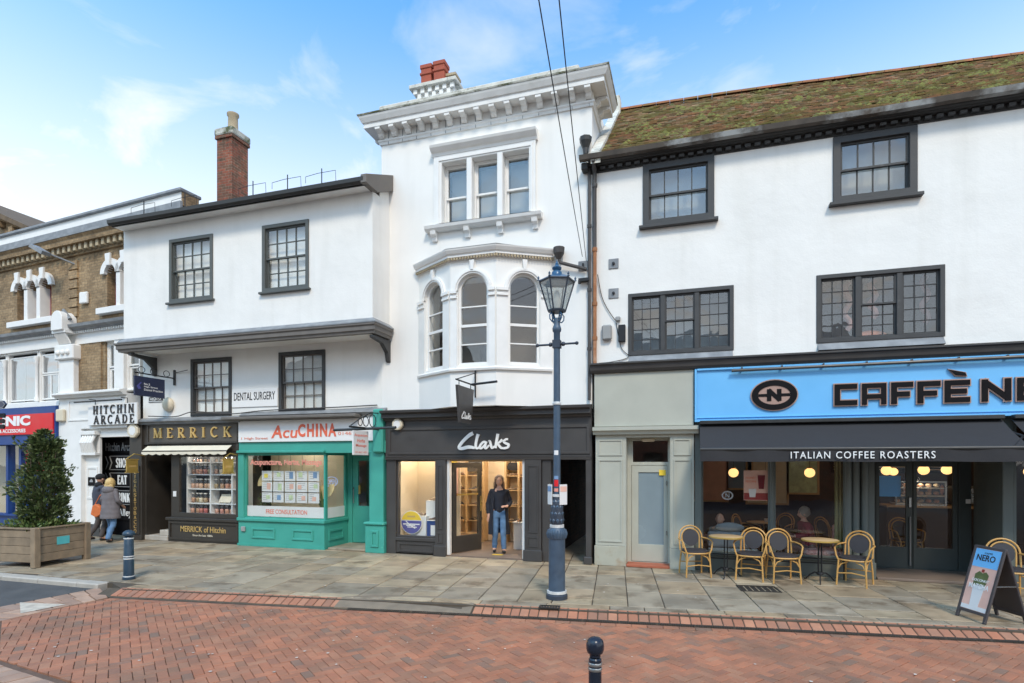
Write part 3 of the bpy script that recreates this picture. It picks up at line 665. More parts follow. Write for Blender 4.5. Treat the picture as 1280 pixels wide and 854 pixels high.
o = rest.build('brick_paving', 'road_brick', road); o['kind'] = 'stuff'
# pale brick border that turns the corner at the left, tarmac beyond it, white give-way mark, granite kerb
def strip(name, A, B, C, D, n, m, parent, top, jit=.004):
    """n bricks across the quad A-B (one long side), D-C (other long side)"""
    A, B, C, D = map(Vector, (A, B, C, D))
    for i in range(n):
        t0, t1 = i/n, (i+1)/n; g_ = .06/1
        a, b, c, d = A.lerp(B, t0+.05/n), A.lerp(B, t1-.05/n), D.lerp(C, t1-.05/n), D.lerp(C, t0+.05/n)
        poly = [tuple(a), tuple(b), tuple(c), tuple(d)]
        if area(poly) < 0: poly.reverse()
        mb = MB(); block(mb, poly, top+random.uniform(-.003, .003), .05, .005); mb.build(name, m, parent)
strip('border_brick', (-9.08, 5.30), (-8.98, 6.80), (-9.40, 7.05), (-9.55, 5.15), 8, 'pale_brick', road, RD)
strip('border_brick', (-9.56, 5.15), (-9.41, 7.05), (-9.80, 7.28), (-10.02, 5.05), 9, 'pale_brick', road, RD)
strip('border_brick', (-7.42, 4.24), (-5.02, 3.86), (-5.08, 3.64), (-7.50, 4.02), 12, 'pale_brick', road, RD)
strip('border_brick', (-9.10, 5.27), (-7.43, 4.24), (-7.54, 4.06), (-9.24, 5.12), 8, 'pale_brick', road, RD)
lr = MB(); block(lr, [(-60, -20), (-3.2, -20), (-3.6, 2.4), (-5.1, 3.62), (-7.56, 4.0), (-9.26, 5.08), (-10.04, 5.04), (-9.82, 7.30), (-60, 7.16)], RD-.002, .3, .001); tag(lr.build('side_road', 'asphalt'), kind='structure')
tr = MB().add([(-9.19, 5.67, RD+.008), (-9.12, 6.24, RD+.008), (-9.92, 6.11, RD+.008)], [(0, 1, 2)]); tag(tr.build('road_marking', 'road_paint'), kind='structure')
x = -24.0
while x < -9.75:
    ln = random.uniform(.8, 1.0); x1 = min(x+ln, -9.72); mb = MB(); block(mb, [(x+.005, 7.18), (x1-.005, 7.18), (x1-.005, 7.405), (x+.005, 7.405)], random.uniform(-.012, -.006), .2, .02); mb.build('kerb_stone', 'granite', kerb_bed); x = x1
# small iron covers let into the slabs
def cover(x, y, w_, d_, rz, lab):
    t = thing('inspection_cover', lab, 'cover', (x, y, .003), rz)
    MB().prism(rect(-w_/2, w_/2, -d_/2, d_/2), 0, .01, [rect(-w_/2+.025, w_/2-.025, -d_/2+.025, d_/2-.025)], mtx=Matrix.Rotation(R(90), 4, 'X')).build('frame', 'cast_iron', t)
    m = MB()
    for i in range(6):
        for j in range(4): m.box(-w_/2+.03+i*(w_-.06)/6, -w_/2+.03+(i+.75)*(w_-.06)/6, -d_/2+.03+j*(d_-.06)/4, -d_/2+.03+(j+.75)*(d_-.06)/4, -.006, .002)
    m.build('lid', 'cast_iron', t)
cover(1.05, 10.15, .62, .44, KA, 'rusty rectangular inspection cover in the paving in front of the cane chairs')
cover(-1.95, 7.98, .3, .16, KA, 'small dark iron cover in the paving just in front of the lamp post')

gum = MB()                                              # trodden chewing gum and grit
for k in range(170):
    if k < 110: x, y, z = random.uniform(-8, 4), random.uniform(3.9, 7.0), RD+.006
    else: q_ = kp(random.uniform(0, 14), random.uniform(.3, 3)); x, y, z = q_[0], q_[1], .0045
    if k < 110 and (Vector((x, y))-K0).dot(KN) > -.5: continue
    r_ = random.uniform(.008, .019); gum.add([(x+r_*math.cos(a*1.047)*random.uniform(.7, 1.2), y+r_*math.sin(a*1.047)*random.uniform(.7, 1.2), z) for a in range(6)], [(0, 1, 2, 3, 4, 5)])
mat('gum', srgb(206, 198, 186), .8, var=.1, rnd=.25)
tag(gum.build('gum_spots', 'gum'), 'small pale chewing gum spots scattered over the brick road and paving', 'gum', kind='stuff')
# ================================================================ right: cafe building with the mossy roof
t = thing('cafe_building', 'white rendered old building with mossy tiled roof above the pale blue cafe shopfront', 'building', (3.5, F+.2, 0), world=True); CAFE = t
X0, X1 = -1.93, 8.6
W_UL = (-.92, .42, 6.77, 8.0); W_UR = (2.45, 3.76, 6.77, 7.97); W_LL = (-1.21, .77, 4.22, 5.46); W_LR = (2.18, 4.17, 4.26, 5.50); W_X1 = (5.95, 7.26, 6.77, 7.95); W_X2 = (5.7, 7.6, 4.28, 5.50)
wall('wall', X0, X1, 3.95, 8.14, F, .32, [rect(*[a+b for a, b in zip(w_, (.02, -.02, .02, -.02))]) for w_ in (W_UL, W_UR, W_LL, W_LR, W_X1, W_X2)], 'white_render', t)
for n_, w_ in enumerate((W_UL, W_UR, W_X1)):
    window(t, *w_, F, .12, sash_lights(*w_, .12, 4, 1, 1), 'black_timber', sill=(.07, .06, .12), rail=.035, bar=.022, backing=('blind_grey', .3), glass_m='pane_old', proud=.035)
for w_, bl in ((W_LL, None), (W_LR, None), (W_X2, None)):
    x0, x1, z0, z1 = w_; f = .075; iw = (x1-x0-2*f-2*.09)/3; L_ = []
    for k in range(3):
        a = x0+f+k*(iw+.09)
        if k == 1: L_ += [(a, a+iw, (z0+z1)/2+.02, z1-f, 3, 2, .02), (a, a+iw, z0+f, (z0+z1)/2+.05, 3, 3 if w_ is not W_LL else 2, .05)]
        else: L_.append((a, a+iw, z0+f, z1-f, 3, 5, .035))
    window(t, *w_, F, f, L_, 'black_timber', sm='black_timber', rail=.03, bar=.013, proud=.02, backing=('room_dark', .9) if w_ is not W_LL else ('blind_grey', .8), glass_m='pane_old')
    s_ = MB(); s_.add([(x0+.02, F+.0, z0-.005), (x1-.02, F+.0, z0-.005), (x1-.02, F-.10, z0-.14), (x0+.02, F-.10, z0-.14), (x0+.02, F+.02, z0-.16), (x1-.02, F+.02, z0-.16)], [(0, 1, 2, 3), (3, 2, 5, 4), (0, 3, 4), (1, 5, 2)]); s_.build('lead_apron', 'lead', t)
# curtains and ornaments seen through the leaded lights
def curtain_strip(x, z0, z1, lab, m='maroon'):
    o = MB(); pts = [(x+.05*math.sin(k*1.3), F+.42+.02*math.cos(k*2), z0+(z1-z0)*k/10) for k in range(11)]; o.tube(pts, [.05]*11, 8); return tag(o.build('curtain', m, smooth=True), lab, 'curtain')
W_DUMMY = 0
mat('curtain_pink', srgb(190, 140, 130), .9, var=.1)
curtain_strip(2.78, 4.55, 5.45, 'pinkish tied curtain in the left light of the right leaded window', 'curtain_pink'); curtain_strip(3.2, 4.75, 5.45, 'pinkish tied curtain in the middle light of the right leaded window', 'curtain_pink'); curtain_strip(4.02, 4.6, 5.45, 'pinkish tied curtain in the right light of the right leaded window', 'curtain_pink')
o = ball('cushion', (3.15, F+.42, 4.42), (.27, .08, .1), 'orange_bag', None); tag(o, 'orange cushion on the inner sill of the right leaded window', 'cushion')
# eaves: dentilled black cornice, worn gutter
e = MB(); YE = F
e.path([(.0, 7.98), (.03, 7.98), (.03, 8.00), (.02, 8.01), (.02, 8.085), (.15, 8.085), (.15, 8.105), (.20, 8.12), (.21, 8.15), (0, 8.15)], [(X0-.06, YE), (W_UL[0]-.04, YE)], True)
e.path([(.0, 7.985), (.02, 7.985), (.02, 8.085), (.15, 8.085), (.15, 8.105), (.20, 8.12), (.21, 8.15), (0, 8.15)], [(W_UL[0]-.039, YE), (X1, YE)], True)
eav = e.build('eaves_cornice', 'black_eaves', t)
x = X0+.05
den = MB().box(-.05, .05, -.035, .035, -.026, .026); dm = bpy.data.meshes.new('dentil'); dm.from_pydata(den.v, [], den.f); dm.materials.append(M['black_timber'])
while x < X1: d_ = link('dentil', dm, eav); d_.location = (x, F-.056, 8.045); x += .17
def wob(x): return .03*noise.noise(Vector((x*.5, 3, 0)))
gt = MB(); n_ = 40; pr = [(.21, 8.14), (.31, 8.15), (.335, 8.235), (.31, 8.235), (.29, 8.17), (.21, 8.16)]
vs = []; fs = []
for i in range(n_+1):
    x = X0-.22+(X1-X0+.22)*i/n_
    for o_, z in pr: vs.append((x, F-o_, z+wob(x)))
for i in range(n_):
    for k in range(6): a = i*6+k; b = i*6+(k+1) % 6; fs.append((a, b, b+6, a+6))
fs.append((0, 1, 2, 3, 4, 5)); gt.add(vs, fs); gt.build('gutter', 'worn_gutter', t)
MB().box(X0-.2, X0-.06, F-.2, F, 8.0, 8.15).build('eaves_end', 'black_eaves', t, bevel=.02)
# roof: tiles as one real-geometry part, sagging ridge
RY0, RZ0, RY1 = F-.27, 8.20, 14.7
def ridge_z(x): return 11.05-.045*(x+1.5)+.02*math.sin(x*.7+.4)+.012*noise.noise(Vector((x*.8, 0, 5)))
def roofp(x, s_):
    z = RZ0+(ridge_z(x)-RZ0)*s_; sag = -.10*math.sin(math.pi*s_)*(.6+.4*math.sin(x*.55)); return Vector((x, RY0+(RY1-RY0)*s_, z+sag+wob(x)*(1-s_)+.022*noise.noise(Vector((x*1.1, s_*4, 2)))))
rb = MB(); vs = []; fs = []; nx, ns = 30, 10
for i in range(nx+1):
    for j in range(ns+1): p_ = roofp(X0+.12+(X1-X0-.12)*i/nx, j/ns); vs.append((p_.x, p_.y, p_.z-.035))
for i in range(nx):
    for j in range(ns): a = i*(ns+1)+j; fs.append((a, a+ns+1, a+ns+2, a+1))
rb.add(vs, fs); roof = rb.build('roof', 'moss_tile', t)
tl = MB(); rows = 40
for j in range(rows):
    s0 = j/rows; x = X0+.12+(.085 if j % 2 else 0)
    while x < X1-.1:
        wv = .165; s1 = min(1, s0+1.55/rows); a, b, c, d = roofp(x+.003, s0), roofp(x+wv-.003, s0), roofp(x+wv-.003, s1), roofp(x+.003, s1)
        up = Vector((0, -.55, .8))*(.030+random.uniform(-.008, .014)); lo = Vector((0, -.55, .8))*.004; dz = Vector((0, 0, random.uniform(-.012, .008)))
        a, b = a+dz+up, b+dz+up+Vector((0, 0, random.uniform(-.006, .006))); c, d = c+lo, d+lo; th = Vector((0, .008, -.02))
        tl.add([a, b, c, d, a+th, b+th], [(0, 1, 2, 3), (0, 4, 5, 1), (0, 3, 4), (1, 5, 2)]); x += wv
o = tl.build('roof_tiles', 'moss_tile', roof); o['kind'] = 'stuff'
ms = MB()
for k in range(5200):
    x = random.uniform(X0+.2, X1-.2); s_ = random.random(); p_ = roofp(x, s_)
    if noise.noise(Vector((x*1.5, s_*6, 9)))+.5*noise.noise(Vector((x*5, s_*18, 3))) < random.uniform(-.05, .5)+(0.2 if s_ < .1 else 0): continue
    r_ = random.uniform(.02, .062); h = r_*random.uniform(.35, .8); q = [Vector((p_.x+r_*1.35*math.cos(a*1.257+k)*random.uniform(.7, 1.2), p_.y+r_*.8*math.sin(a*1.257+k), p_.z+r_*.62*math.sin(a*1.257+k)+.02)) for a in range(5)]
    tp = p_+Vector((0, -.6*h, .025+.85*h)); ms.add(q+[tp], [(a, (a+1) % 5, 5) for a in range(5)])
o = ms.build('moss', 'moss', roof); o['kind'] = 'stuff'
x = X0+.1; 
while x < X1-.3:                                       # ridge tiles, each a half round
    a, b = Vector((x+.005, RY1, ridge_z(x)+.0)), Vector((x+.325, RY1, ridge_z(x+.33)+.0)); m = MB(); vs = []
    for e_ in (a, b):
        for k in range(7): an = math.pi*k/6; vs.append((e_.x, e_.y-.12*math.cos(an), e_.z-.02+.1*math.sin(an)))
    m.add(vs, [(k, k+1, k+8, k+7) for k in range(6)]+[(0, 1, 2, 3, 4, 5, 6), (13, 12, 11, 10, 9, 8, 7)]); m.build('ridge_tile', 'ridge_tile', roof); x += .33
# back slope and gable ends so that the roof is a solid
MB().add([(X0+.1, RY1, ridge_z(X0)-.03), (X1, RY1, ridge_z(X1)-.03), (X1, RY1+3.2, 8.4), (X0+.1, RY1+3.2, 8.4)], [(0, 1, 2, 3)]).build('back_roof', 'moss_tile', t)
wall('back_wall', X0, X1, 0, 8.4, RY1+2.9, .3, [], 'white_render', t)
for xx in (X0, X1-.3):
    MB().prism([(F+.33, 2.95), (RY1+2.9, 2.95), (RY1+2.9, 8.3), (RY1, 10.5), (F+.33, 8.2)], 0, .3, mtx=Matrix.Translation((xx, 0, 0)) @ Matrix(((0, 1, 0, 0), (1, 0, 0, 0), (0, 0, 1, 0), (0, 0, 0, 1)))).build('side_wall', 'white_render', t)
MB().box(X0+.3, X1-.3, F+.33, RY1+2.9, 3.0, 3.2).build('upper_floor', 'room_dark', t); MB().box(X0+.3, X1-.3, F+.33, RY1+2.9, 6.1, 6.25).build('attic_floor', 'room_dark', t)
# white coping along the left verge
c_ = MB(); pts = [roofp(X0+.12, s_)+Vector((-.02, 0, .06)) for s_ in (0, .2, .4, .6, .8, 1)]
for a, b in zip(pts[:-1], pts[1:]): c_.add([a+Vector((-.09, 0, -.2)), a+Vector((.1, 0, -.2)), a+Vector((.1, 0, .05)), a+Vector((-.09, 0, .05)), b+Vector((-.09, 0, -.2)), b+Vector((.1, 0, -.2)), b+Vector((.1, 0, .05)), b+Vector((-.09, 0, .05))], [(3, 2, 6, 7), (0, 3, 7, 4), (1, 5, 6, 2), (0, 1, 2, 3), (4, 7, 6, 5)])
c_.build('verge_coping', 'weathered_parapet', t)
MB().box(X0-.02, X0+.22, RY1-.28, RY1+.1, 10.7, 11.32).build('coping_stub', 'weathered_parapet', t, bevel=.03)
# --- shopfront: cornice, plain panel, blue fascia
MB().path([(0, 3.88), (.14, 3.88), (.18, 3.93), (.20, 4.02), (.24, 4.04), (.24, 4.07), (0, 4.09)], [(X0-.02, F), (X1, F)]).build('shop_cornice', 'charcoal_shop', t)
pn = MB().box(-1.88, .045, F-.09, F+.1, 2.80, 3.88); pn.build('fascia_panel', 'grey_green', t, bevel=.008)
MB().path([(0, 2.64), (.13, 2.64), (.15, 2.70), (.20, 2.72), (.20, 2.79), (0, 2.80)], [(-1.90, F), (.13, F)]).build('panel_cornice', 'grey_green', t)
fas = MB().box(.06, X1, F-.12, F+.1, 2.86, 3.88).build('blue_fascia', 'sky_blue_sign', t, bevel=.005)
fr = MB(); fr.box(.06, X1, F-.165, F-.121, 2.855, 2.90); fr.box(.06, X1, F-.15, F-.121, 2.925, 2.945); fr.box(.06, .10, F-.165, F-.121, 2.902, 3.86); fr.box(.105, X1, F-.16, F-.121, 3.835, 3.872); fr.build('fascia_trim', 'sky_blue_sign', fas, bevel=.004)
lt = MB().tube([(.72, F-.20, 3.80), (X1-.1, F-.20, 3.83)], .028, 8); 
lt.build('trough_light', 'charcoal_shop', fas)
for x in [.9+.68*k for k in range(11)]: MB().box(x-.012, x+.012, F-.21, F-.125, 3.81, 3.86).build('light_bracket', 'charcoal_shop', fas)
# logo and raised letters (copper-edged black)
lg = MB(); cx, cz = 1.455, 3.325
ell = lambda rx, rz, n=36: [(cx+rx*math.cos(2*math.pi*k/n), cz+rz*math.sin(2*math.pi*k/n)) for k in range(n)]
MB().prism(ell(.405, .292), F-.150, F-.122).build('logo_rim', 'copper_edge', fas)
MB().prism(ell(.385, .274), F-.162, F-.1505, [ell(.275, .175)]).build('logo_ring', 'letter_black', fas)
ins = MB()
for k, (pts, w_) in enumerate((([(-.085, -.11), (-.085, .11)], .075), ([(-.10, .10), (.10, -.10)], .075), ([(.085, -.11), (.085, .11)], .075), ([(-.27, 0), (-.12, 0)], .05), ([(.12, 0), (.27, 0)], .05))):
    ins.prism([(cx+a, cz+b) for a, b in ribbon(pts, w_)], F-.1575-.0006*k, F-.1505)
ins.build('logo_letter', 'letter_black', fas)
def block_letter(ch, x0, x1, z0, z1):
    w_ = x1-x0; h = z1-z0; s_ = .098
    D = {'C': [([(1, .88), (.13, .88), (.13, .12), (1, .12)], 0)], 'A': [([(.13, 0), (.13, .88), (.87, .88), (.87, 0)], 0), ([(.13, .38), (.87, .38)], 0)],
         'F': [([(.16, 0), (.16, .88), (1, .88)], 0), ([(.16, .45), (.85, .45)], 0)], 'E': [([(1, .88), (.14, .88), (.14, .12), (1, .12)], 0), ([(.14, .5), (.88, .5)], 0)],
         'N': [([(.13, 0), (.13, .98)], 0), ([(.10, .90), (.90, .10)], 0), ([(.87, .02), (.87, 1)], 0)], 'R': [([(.14, 0), (.14, .88), (.86, .88), (.86, .45), (.14, .45)], 0), ([(.5, .45), (.9, 0)], 0)], 'O': [([(.5, .12), (.13, .12), (.13, .88), (.87, .88), (.87, .12), (.48, .12)], 0)]}
    for m_, ex, y0, y1 in (('copper_edge', .018, F-.155, F-.122), ('letter_black', -.002, F-.172, F-.1575)):
        mb = MB()
        for k, (pts, _) in enumerate(D[ch]):
            P_ = [(x0+a*w_, z0+b*h) for a, b in pts]
            a, b = Vector(P_[0]), Vector(P_[1]); a2 = a-(b-a).normalized()*ex; c, d = Vector(P_[-1]), Vector(P_[-2]); c2 = c-(d-c).normalized()*ex
            P_[0] = tuple(a2); P_[-1] = tuple(c2); mb.prism(ribbon(P_, s_*(.9 if ch != 'A' else .82)+2*ex), y0-.0008*k, y1)
        o = mb.build('letter' if m_ == 'letter_black' else 'letter_edge', m_, fas)
for ch, a, b in (('C', 2.44, 2.80), ('A', 2.86, 3.26), ('F', 3.31, 3.65), ('F', 3.70, 4.05), ('E', 4.10, 4.47), ('N', 4.62, 5.05), ('E', 5.11, 5.48), ('R', 5.56, 5.95), ('O', 6.03, 6.45)): block_letter(ch, a, b, 3.10, 3.48)
for m_, ex, y0, y1 in (('copper_edge', .016, F-.155, F-.122), ('letter_black', 0, F-.172, F-.1575)):
    MB().prism([(4.17-ex, 3.66+ex), (4.40+ex, 3.60+ex*.5), (4.42+ex, 3.545-ex), (4.27-ex*.5, 3.56-ex)], y0, y1).build('letter_accent', m_, fas)
# pilasters and the side door
def panel_pilaster(x0, x1, zb, zt, Y, m, ml, parent, splits):
    pl = MB().box(x0, x1, Y, Y+.3, zb, zt).build('pilaster', m, parent, bevel=.006)
    for (a, b) in splits:
        mm = MB(); mm.prism(rect(x0+.06, x1-.06, a, b), Y-.018, Y-.0, [rect(x0+.085, x1-.085, a+.025, b-.025)]); mm.build('moulding', m, pl)
    MB().box(x0-.02, x1+.02, Y-.03, Y-.001, 0, zb+.0).build('plinth', ml, pl, bevel=.008)
    return pl
panel_pilaster(-1.86, -1.26, .40, 2.64, F-.05, 'grey_green', 'grey_green_low', t, [(.48, 2.14), (2.22, 2.54)])
panel_pilaster(-.385, .05, .40, 2.64, F-.05, 'grey_green', 'grey_green', t, [(.48, 2.14), (2.22, 2.54)])
dw = MB(); DY = F+.22; dw.prism(rect(-1.26, -.385, .0, 2.64), DY, DY+.06, [rect(-1.17, -.46, .06, 2.02), rect(-1.14, -.45, 2.09, 2.52)]); dw.build('door_frame', 'grey_green', t, bevel=.004)
for a in (-1.259, -.40): MB().box(a, a+.014, F-.048, DY, .05, 2.64).build('door_lining', 'grey_green', t)
MB().box(-1.245, -.40, F-.05, DY, 2.58, 2.638).build('door_lining', 'grey_green', t)
dr_ = MB().prism(rect(-1.165, -.465, .07, 2.015), DY+.005, DY+.05, [rect(-1.03, -.53, .42, 1.88)]).build('side_door', 'grey_green', t, bevel=.004)
pane(dr_, -1.03, -.53, .42, 1.88, DY+.03, 'frosted', 0)
for z in (.62, 1.62): MB().tube([(-.475, DY-.01, z), (-.475, DY-.01, z+.09)], .012, 8).build('hinge', 'steel', dr_)
pane(t, -1.14, -.45, 2.09, 2.52, DY+.03, 'pane_old', .2)
MB().box(-1.24, -.405, F-.10, DY+.05, 0.001, .055).build('door_step', 'terracotta', t, bevel=.008)
o = MB(); o.box(-.96, -.70, DY-.06, DY-.002, 2.50, 2.575); tag(o.build('bulkhead_light', 'plastic_cream', bevel=.02), 'small cream light fitting above the grey side door', 'lamp')
o = MB().box(-.62, -.49, DY+.0, DY+.004, 1.82, 1.93).build('door_sticker', 'yellow', dr_)
# cafe glazing
cg = 'cafe_grey'
MB().box(.06, .19, F-.03, F+.2, 0, 2.86).build('shopfront_post', cg, t, bevel=.006)
sr = MB().box(.19, 2.66, F-.02, F+.22, 0, .30).build('stall_riser', cg, t, bevel=.006); MB().box(.19, 2.7, F-.06, F+.2, .301, .345).build('sill', cg, sr, bevel=.01)
MB().box(.19, 2.69, F-.0, F+.2, 2.66, 2.86).build('shop_transom', cg, t)
for x0, x1 in ((.19, 1.405), (1.475, 2.66)):
    o = MB().prism(rect(x0, x1, .346, 2.659), F+.03, F+.09, [rect(x0+.03, x1-.03, .376, 2.63)]).build('shop_window', cg, t, bevel=.004); pane(o, x0+.03, x1-.03, .376, 2.63, F+.06, 'pane_shop', .1)
MB().box(1.405, 1.475, F-.0, F+.1, .346, 2.66).build('shop_mullion', cg, t, bevel=.02)
for k, x in enumerate((2.70, 2.83, 2.98)): 
    m = MB().tube([(x, F+.05+.02*k, .30), (x, F+.05+.02*k, 2.86)], .065, 12).build('corner_column', cg, t, smooth=True)
MB().box(2.67, 3.14, F+.12, F+.3, 0, 2.86).build('corner_pier', cg, t); MB().box(2.64, 3.13, F-.04, F+.12, 0, .30).build('corner_plinth', cg, t, bevel=.01)
# recessed entrance with double doors
DY = 12.62
MB().prism(rect(3.14, 5.32, 0, 2.86), DY, DY+.06, [rect(3.40, 4.75, .06, 2.12), rect(3.40, 4.75, 2.2, 2.8), rect(4.95, 5.20, .30, 2.12)]).build('entrance_frame', 'cafe_dark', t)
MB().box(3.142, 3.2, F+.3, DY, 0, 2.86).build('entrance_cheek', 'cafe_dark', t)
MB().box(3.14, 5.3, F-.02, DY, 2.80, 2.86).build('entrance_ceiling', 'cafe_dark', t)
MB().box(3.14, 5.0, F-.05, DY+.02, 0.001, .05).build('entrance_step', 'room_floor', t, bevel=.008)
for k, (a, b) in enumerate(((3.41, 4.02), (4.03, 4.745))):
    d_ = MB().prism(rect(a, b, .06, 2.11), DY+.01, DY+.055, [rect(a+.06, b-.11 if k == 0 else b-.08, .46, 2.0) if k == 0 else rect(a+.06, b-.08, .46, 2.0)]).build('cafe_door', 'cafe_dark', t, bevel=.004)
    pane(d_, a+.06, b-.11 if k == 0 else b-.08, .46, 2.0, DY+.03, 'pane_shop', .1)
    if k == 0:
        MB().tube([(b-.05, DY-.03, .12), (b-.05, DY-.03, 1.05)], .014, 8).build('handle', 'steel', d_)
        MB().box(b-.075, b-.02, DY-.02, DY+.009, 1.22, 1.42).build('lock', 'steel', d_, bevel=.01)
pane(t, 4.95, 5.20, .30, 2.12, DY+.03, 'pane_shop', .1)
MB().box(4.98, 5.13, F-.03, DY-.0, 0, 2.86).build('entrance_post', cg, t, bevel=.01)
o = MB().box(5.13, X1-.2, F-.02, F+.2, 0, .30).build('stall_riser', cg, t)
MB().prism(rect(5.13, 7.2, .30, 2.86), F+.0, F+.08, [rect(5.18, 7.15, .36, 2.7)]).build('shop_window', cg, t); pane(t, 5.18, 7.15, .36, 2.7, F+.05, 'pane_shop', .1)
MB().box(7.2, X1, F-.03, F+.3, 0, 2.86).build('shopfront_post', cg, t)
MB().box(4.86, 4.93, DY-.03, DY-.005, 1.32, 1.40).build('entry_switch', 'white_paint', t)
# interior shell
MB().box(X0+.4, X1-.3, F+.3, 17.4, -.02, .02).build('cafe_floor', 'cafe_floor', t)
MB().box(.06, X1-.3, 17.2, 17.35, .02, 2.99).build('inner_wall', 'cafe_wall', t); MB().box(-.02, .055, F+.3, 17.2, .02, 2.99).build('inner_wall', 'cafe_wall', t); MB().box(X1-.5, X1-.31, F+.3, 17.2, .02, 2.99).build('inner_wall', 'cafe_wall', t)
MB().box(-1.9, -.03, DY+1.2, DY+1.3, .02, 2.99).build('inner_wall', 'room_cream', t)
MB().box(.06, X1-.5, F+.3, 17.2, 2.92, 2.998).build('cafe_ceiling', 'room_dark', t)
# awnings over the cafe windows: things that fold away, with front bar, cover and valance
def awning(x0, x1, lab, txt=None):
    t = thing('awning', lab, 'awning', (x0, F-.12, 2.1), group='black cafe awnings', world=True)
    yb, zb, yf, zf = F-.13, 2.83, 10.52, 2.31; c = MB(); n = 8; m = 16
    vs = []; fs = []
    for i in range(n+1):
        for j in range(m+1):
            s_ = i/n; x = x0+(x1-x0)*j/m; vs.append((x, yb+(yf-yb)*s_, zb+(zf-zb)*s_-.035*math.sin(math.pi*s_)+.006*math.sin(j*2.2)*math.sin(math.pi*s_)))
    for i in range(n):
        for j in range(m): a = i*(m+1)+j; fs.append((a, a+1, a+m+2, a+m+1))
    k = len(vs); vs2 = [(p[0], p[1], p[2]-.006) for p in vs]; c.add(vs, fs); c.add(vs2, [tuple(reversed(f)) for f in fs]); cv = c.build('canopy', 'awning_black', t, smooth=True)
    MB().tube([(x0, yf, zf), (x1, yf, zf)], .035, 10).build('front_bar', 'black_gutter', t, smooth=True)
    v = MB(); pts = [(x0+(x1-x0)*j/40, yf-.02-.010*math.sin(j*.9)) for j in range(41)]; vs = []
    for x, y in pts: vs += [(x, y, zf-.02), (x, y+.004*math.sin(x*9), 2.10+.006*math.sin(x*4))]
    v.add(vs, [(2*j, 2*j+2, 2*j+3, 2*j+1) for j in range(40)]); v.add([(p[0], p[1]+.004, p[2]) for p in vs], [(2*j, 2*j+1, 2*j+3, 2*j+2) for j in range(40)]); va = v.build('valance', 'awning_black', t)
    MB().box(x0, x1, F-.30, F-.121, 2.80, 2.87).build('cassette', 'black_gutter', t, bevel=.01)
    for x in (x0+.25, x1-.25): MB().tube([(x, F-.15, 2.75), (x+.35, 11.0, 2.50), (x, yf, zf-.02)], .022, 8).build('arm', 'iron_black', t)
    if txt:
        words = txt; text(va, words, 1.585, 3.64, 2.15, 2.265, yf-.045, 'white_letter', .006, off=.004, sp=1.22)
    return t
awning(.15, 4.90, 'wide black awning with white lettering over the cafe window and entrance', 'ITALIAN COFFEE ROASTERS')
awning(5.03, 8.3, 'second black awning at the right edge, beyond the lettered one')

# ================================================================ middle: tall stuccoed building over the shoe shop
t = thing('stuccoed_building', 'tall narrow white stucco building with bracketed cornice, bay window and dark shoe shop below', 'building', (-4.3, F+.3, 0), world=True); SHOE = t
X0, X1 = -6.81, -1.94; BX0, BX1, BL_, BR_, BY = -5.85, -2.78, -4.82, -3.81, 10.99
wall('wall', X0, X1, 3.2, 9.62, F, .34, [rect(-5.27, -4.68, 7.34, 8.70), rect(-4.555, -3.975, 7.34, 8.70), rect(-3.85, -3.265, 7.34, 8.70), rect(-5.5, -3.1, 4.05, 6.1)], 'white_stucco', t)
# cornice with a bracket under the corona every 0.36 m, returning at both ends
prof = [(0, 9.37), (.03, 9.37), (.04, 9.42), (.06, 9.44), (.06, 9.475), (.03, 9.48), (.03, 9.66), (.29, 9.66), (.29, 9.755), (.32, 9.77), (.37, 9.86), (.385, 9.90), (0, 9.92)]
pth = [(X0, F+1.0), (X0, F), (X1, F), (X1, F+1.0)]
# path runs left to right; the first leg runs towards the camera
cor = MB().path(prof, pth).build('cornice', 'cornice_paint', t)
MB().path([(.0, 9.905), (.395, 9.905), (.405, 9.935), (.37, 9.955), (0, 9.98)], pth).build('mossy_ledge', 'mossy_stone', t)
br = MB(); br.prism([(0, 9.49), (.0, 9.655), (-.25, 9.655), (-.25, 9.605), (-.21, 9.59), (-.12, 9.57), (-.10, 9.52), (-.05, 9.49)], -.06, .06, mtx=Matrix(((0, 1, 0, 0), (1, 0, 0, 0), (0, 0, 1, 0), (0, 0, 0, 1))))
bme = bpy.data.meshes.new('bracket'); bme.from_pydata(br.v, [], br.f); bme.materials.append(M['cornice_paint'])
for k in range(15): o = link('bracket', bme, cor); o.location = (X0+.05+k*(X1-X0-.1)/14, F-.031, 0)
for k in range(2):
    for sx in (-1, 1): o = link('bracket', bme, cor); o.location = ((X0 if sx < 0 else X1)+sx*.031, F+.25+.36*k, 0); o.rotation_euler = (0, 0, R(-90 if sx < 0 else 90))
MB().box(X0+.08, X1-.22, F-.27, F+.5, 9.965, 10.12).build('parapet_block', 'weathered_parapet', t, bevel=.03)
fz = MB()
for k in range(14): x = X0+.2+k*.355; fz.box(x, x+.008, F-.046, F-.03, 9.365, 9.65)
fz.build('frieze_joints', 'lead', t)
# sides, back, flat roof, floors
for xx in (X0, X1-.3):
    MB().box(xx, xx+.3, F+.342, 19, 3.0, 9.93).build('side_wall', 'white_stucco', t)
MB().box(X0+.31, X1-.31, 18.7, 19, 3.0, 9.93).build('back_wall', 'white_stucco', t); MB().box(X0+.3, X1-.3, F+.35, 18.7, 9.75, 9.9).build('flat_roof', 'lead', t)
for z in (3.0, 6.5): MB().box(X0+.301, X1-.301, F+.35, 18.7, z, z+.2).build('floor', 'room_dark', t)
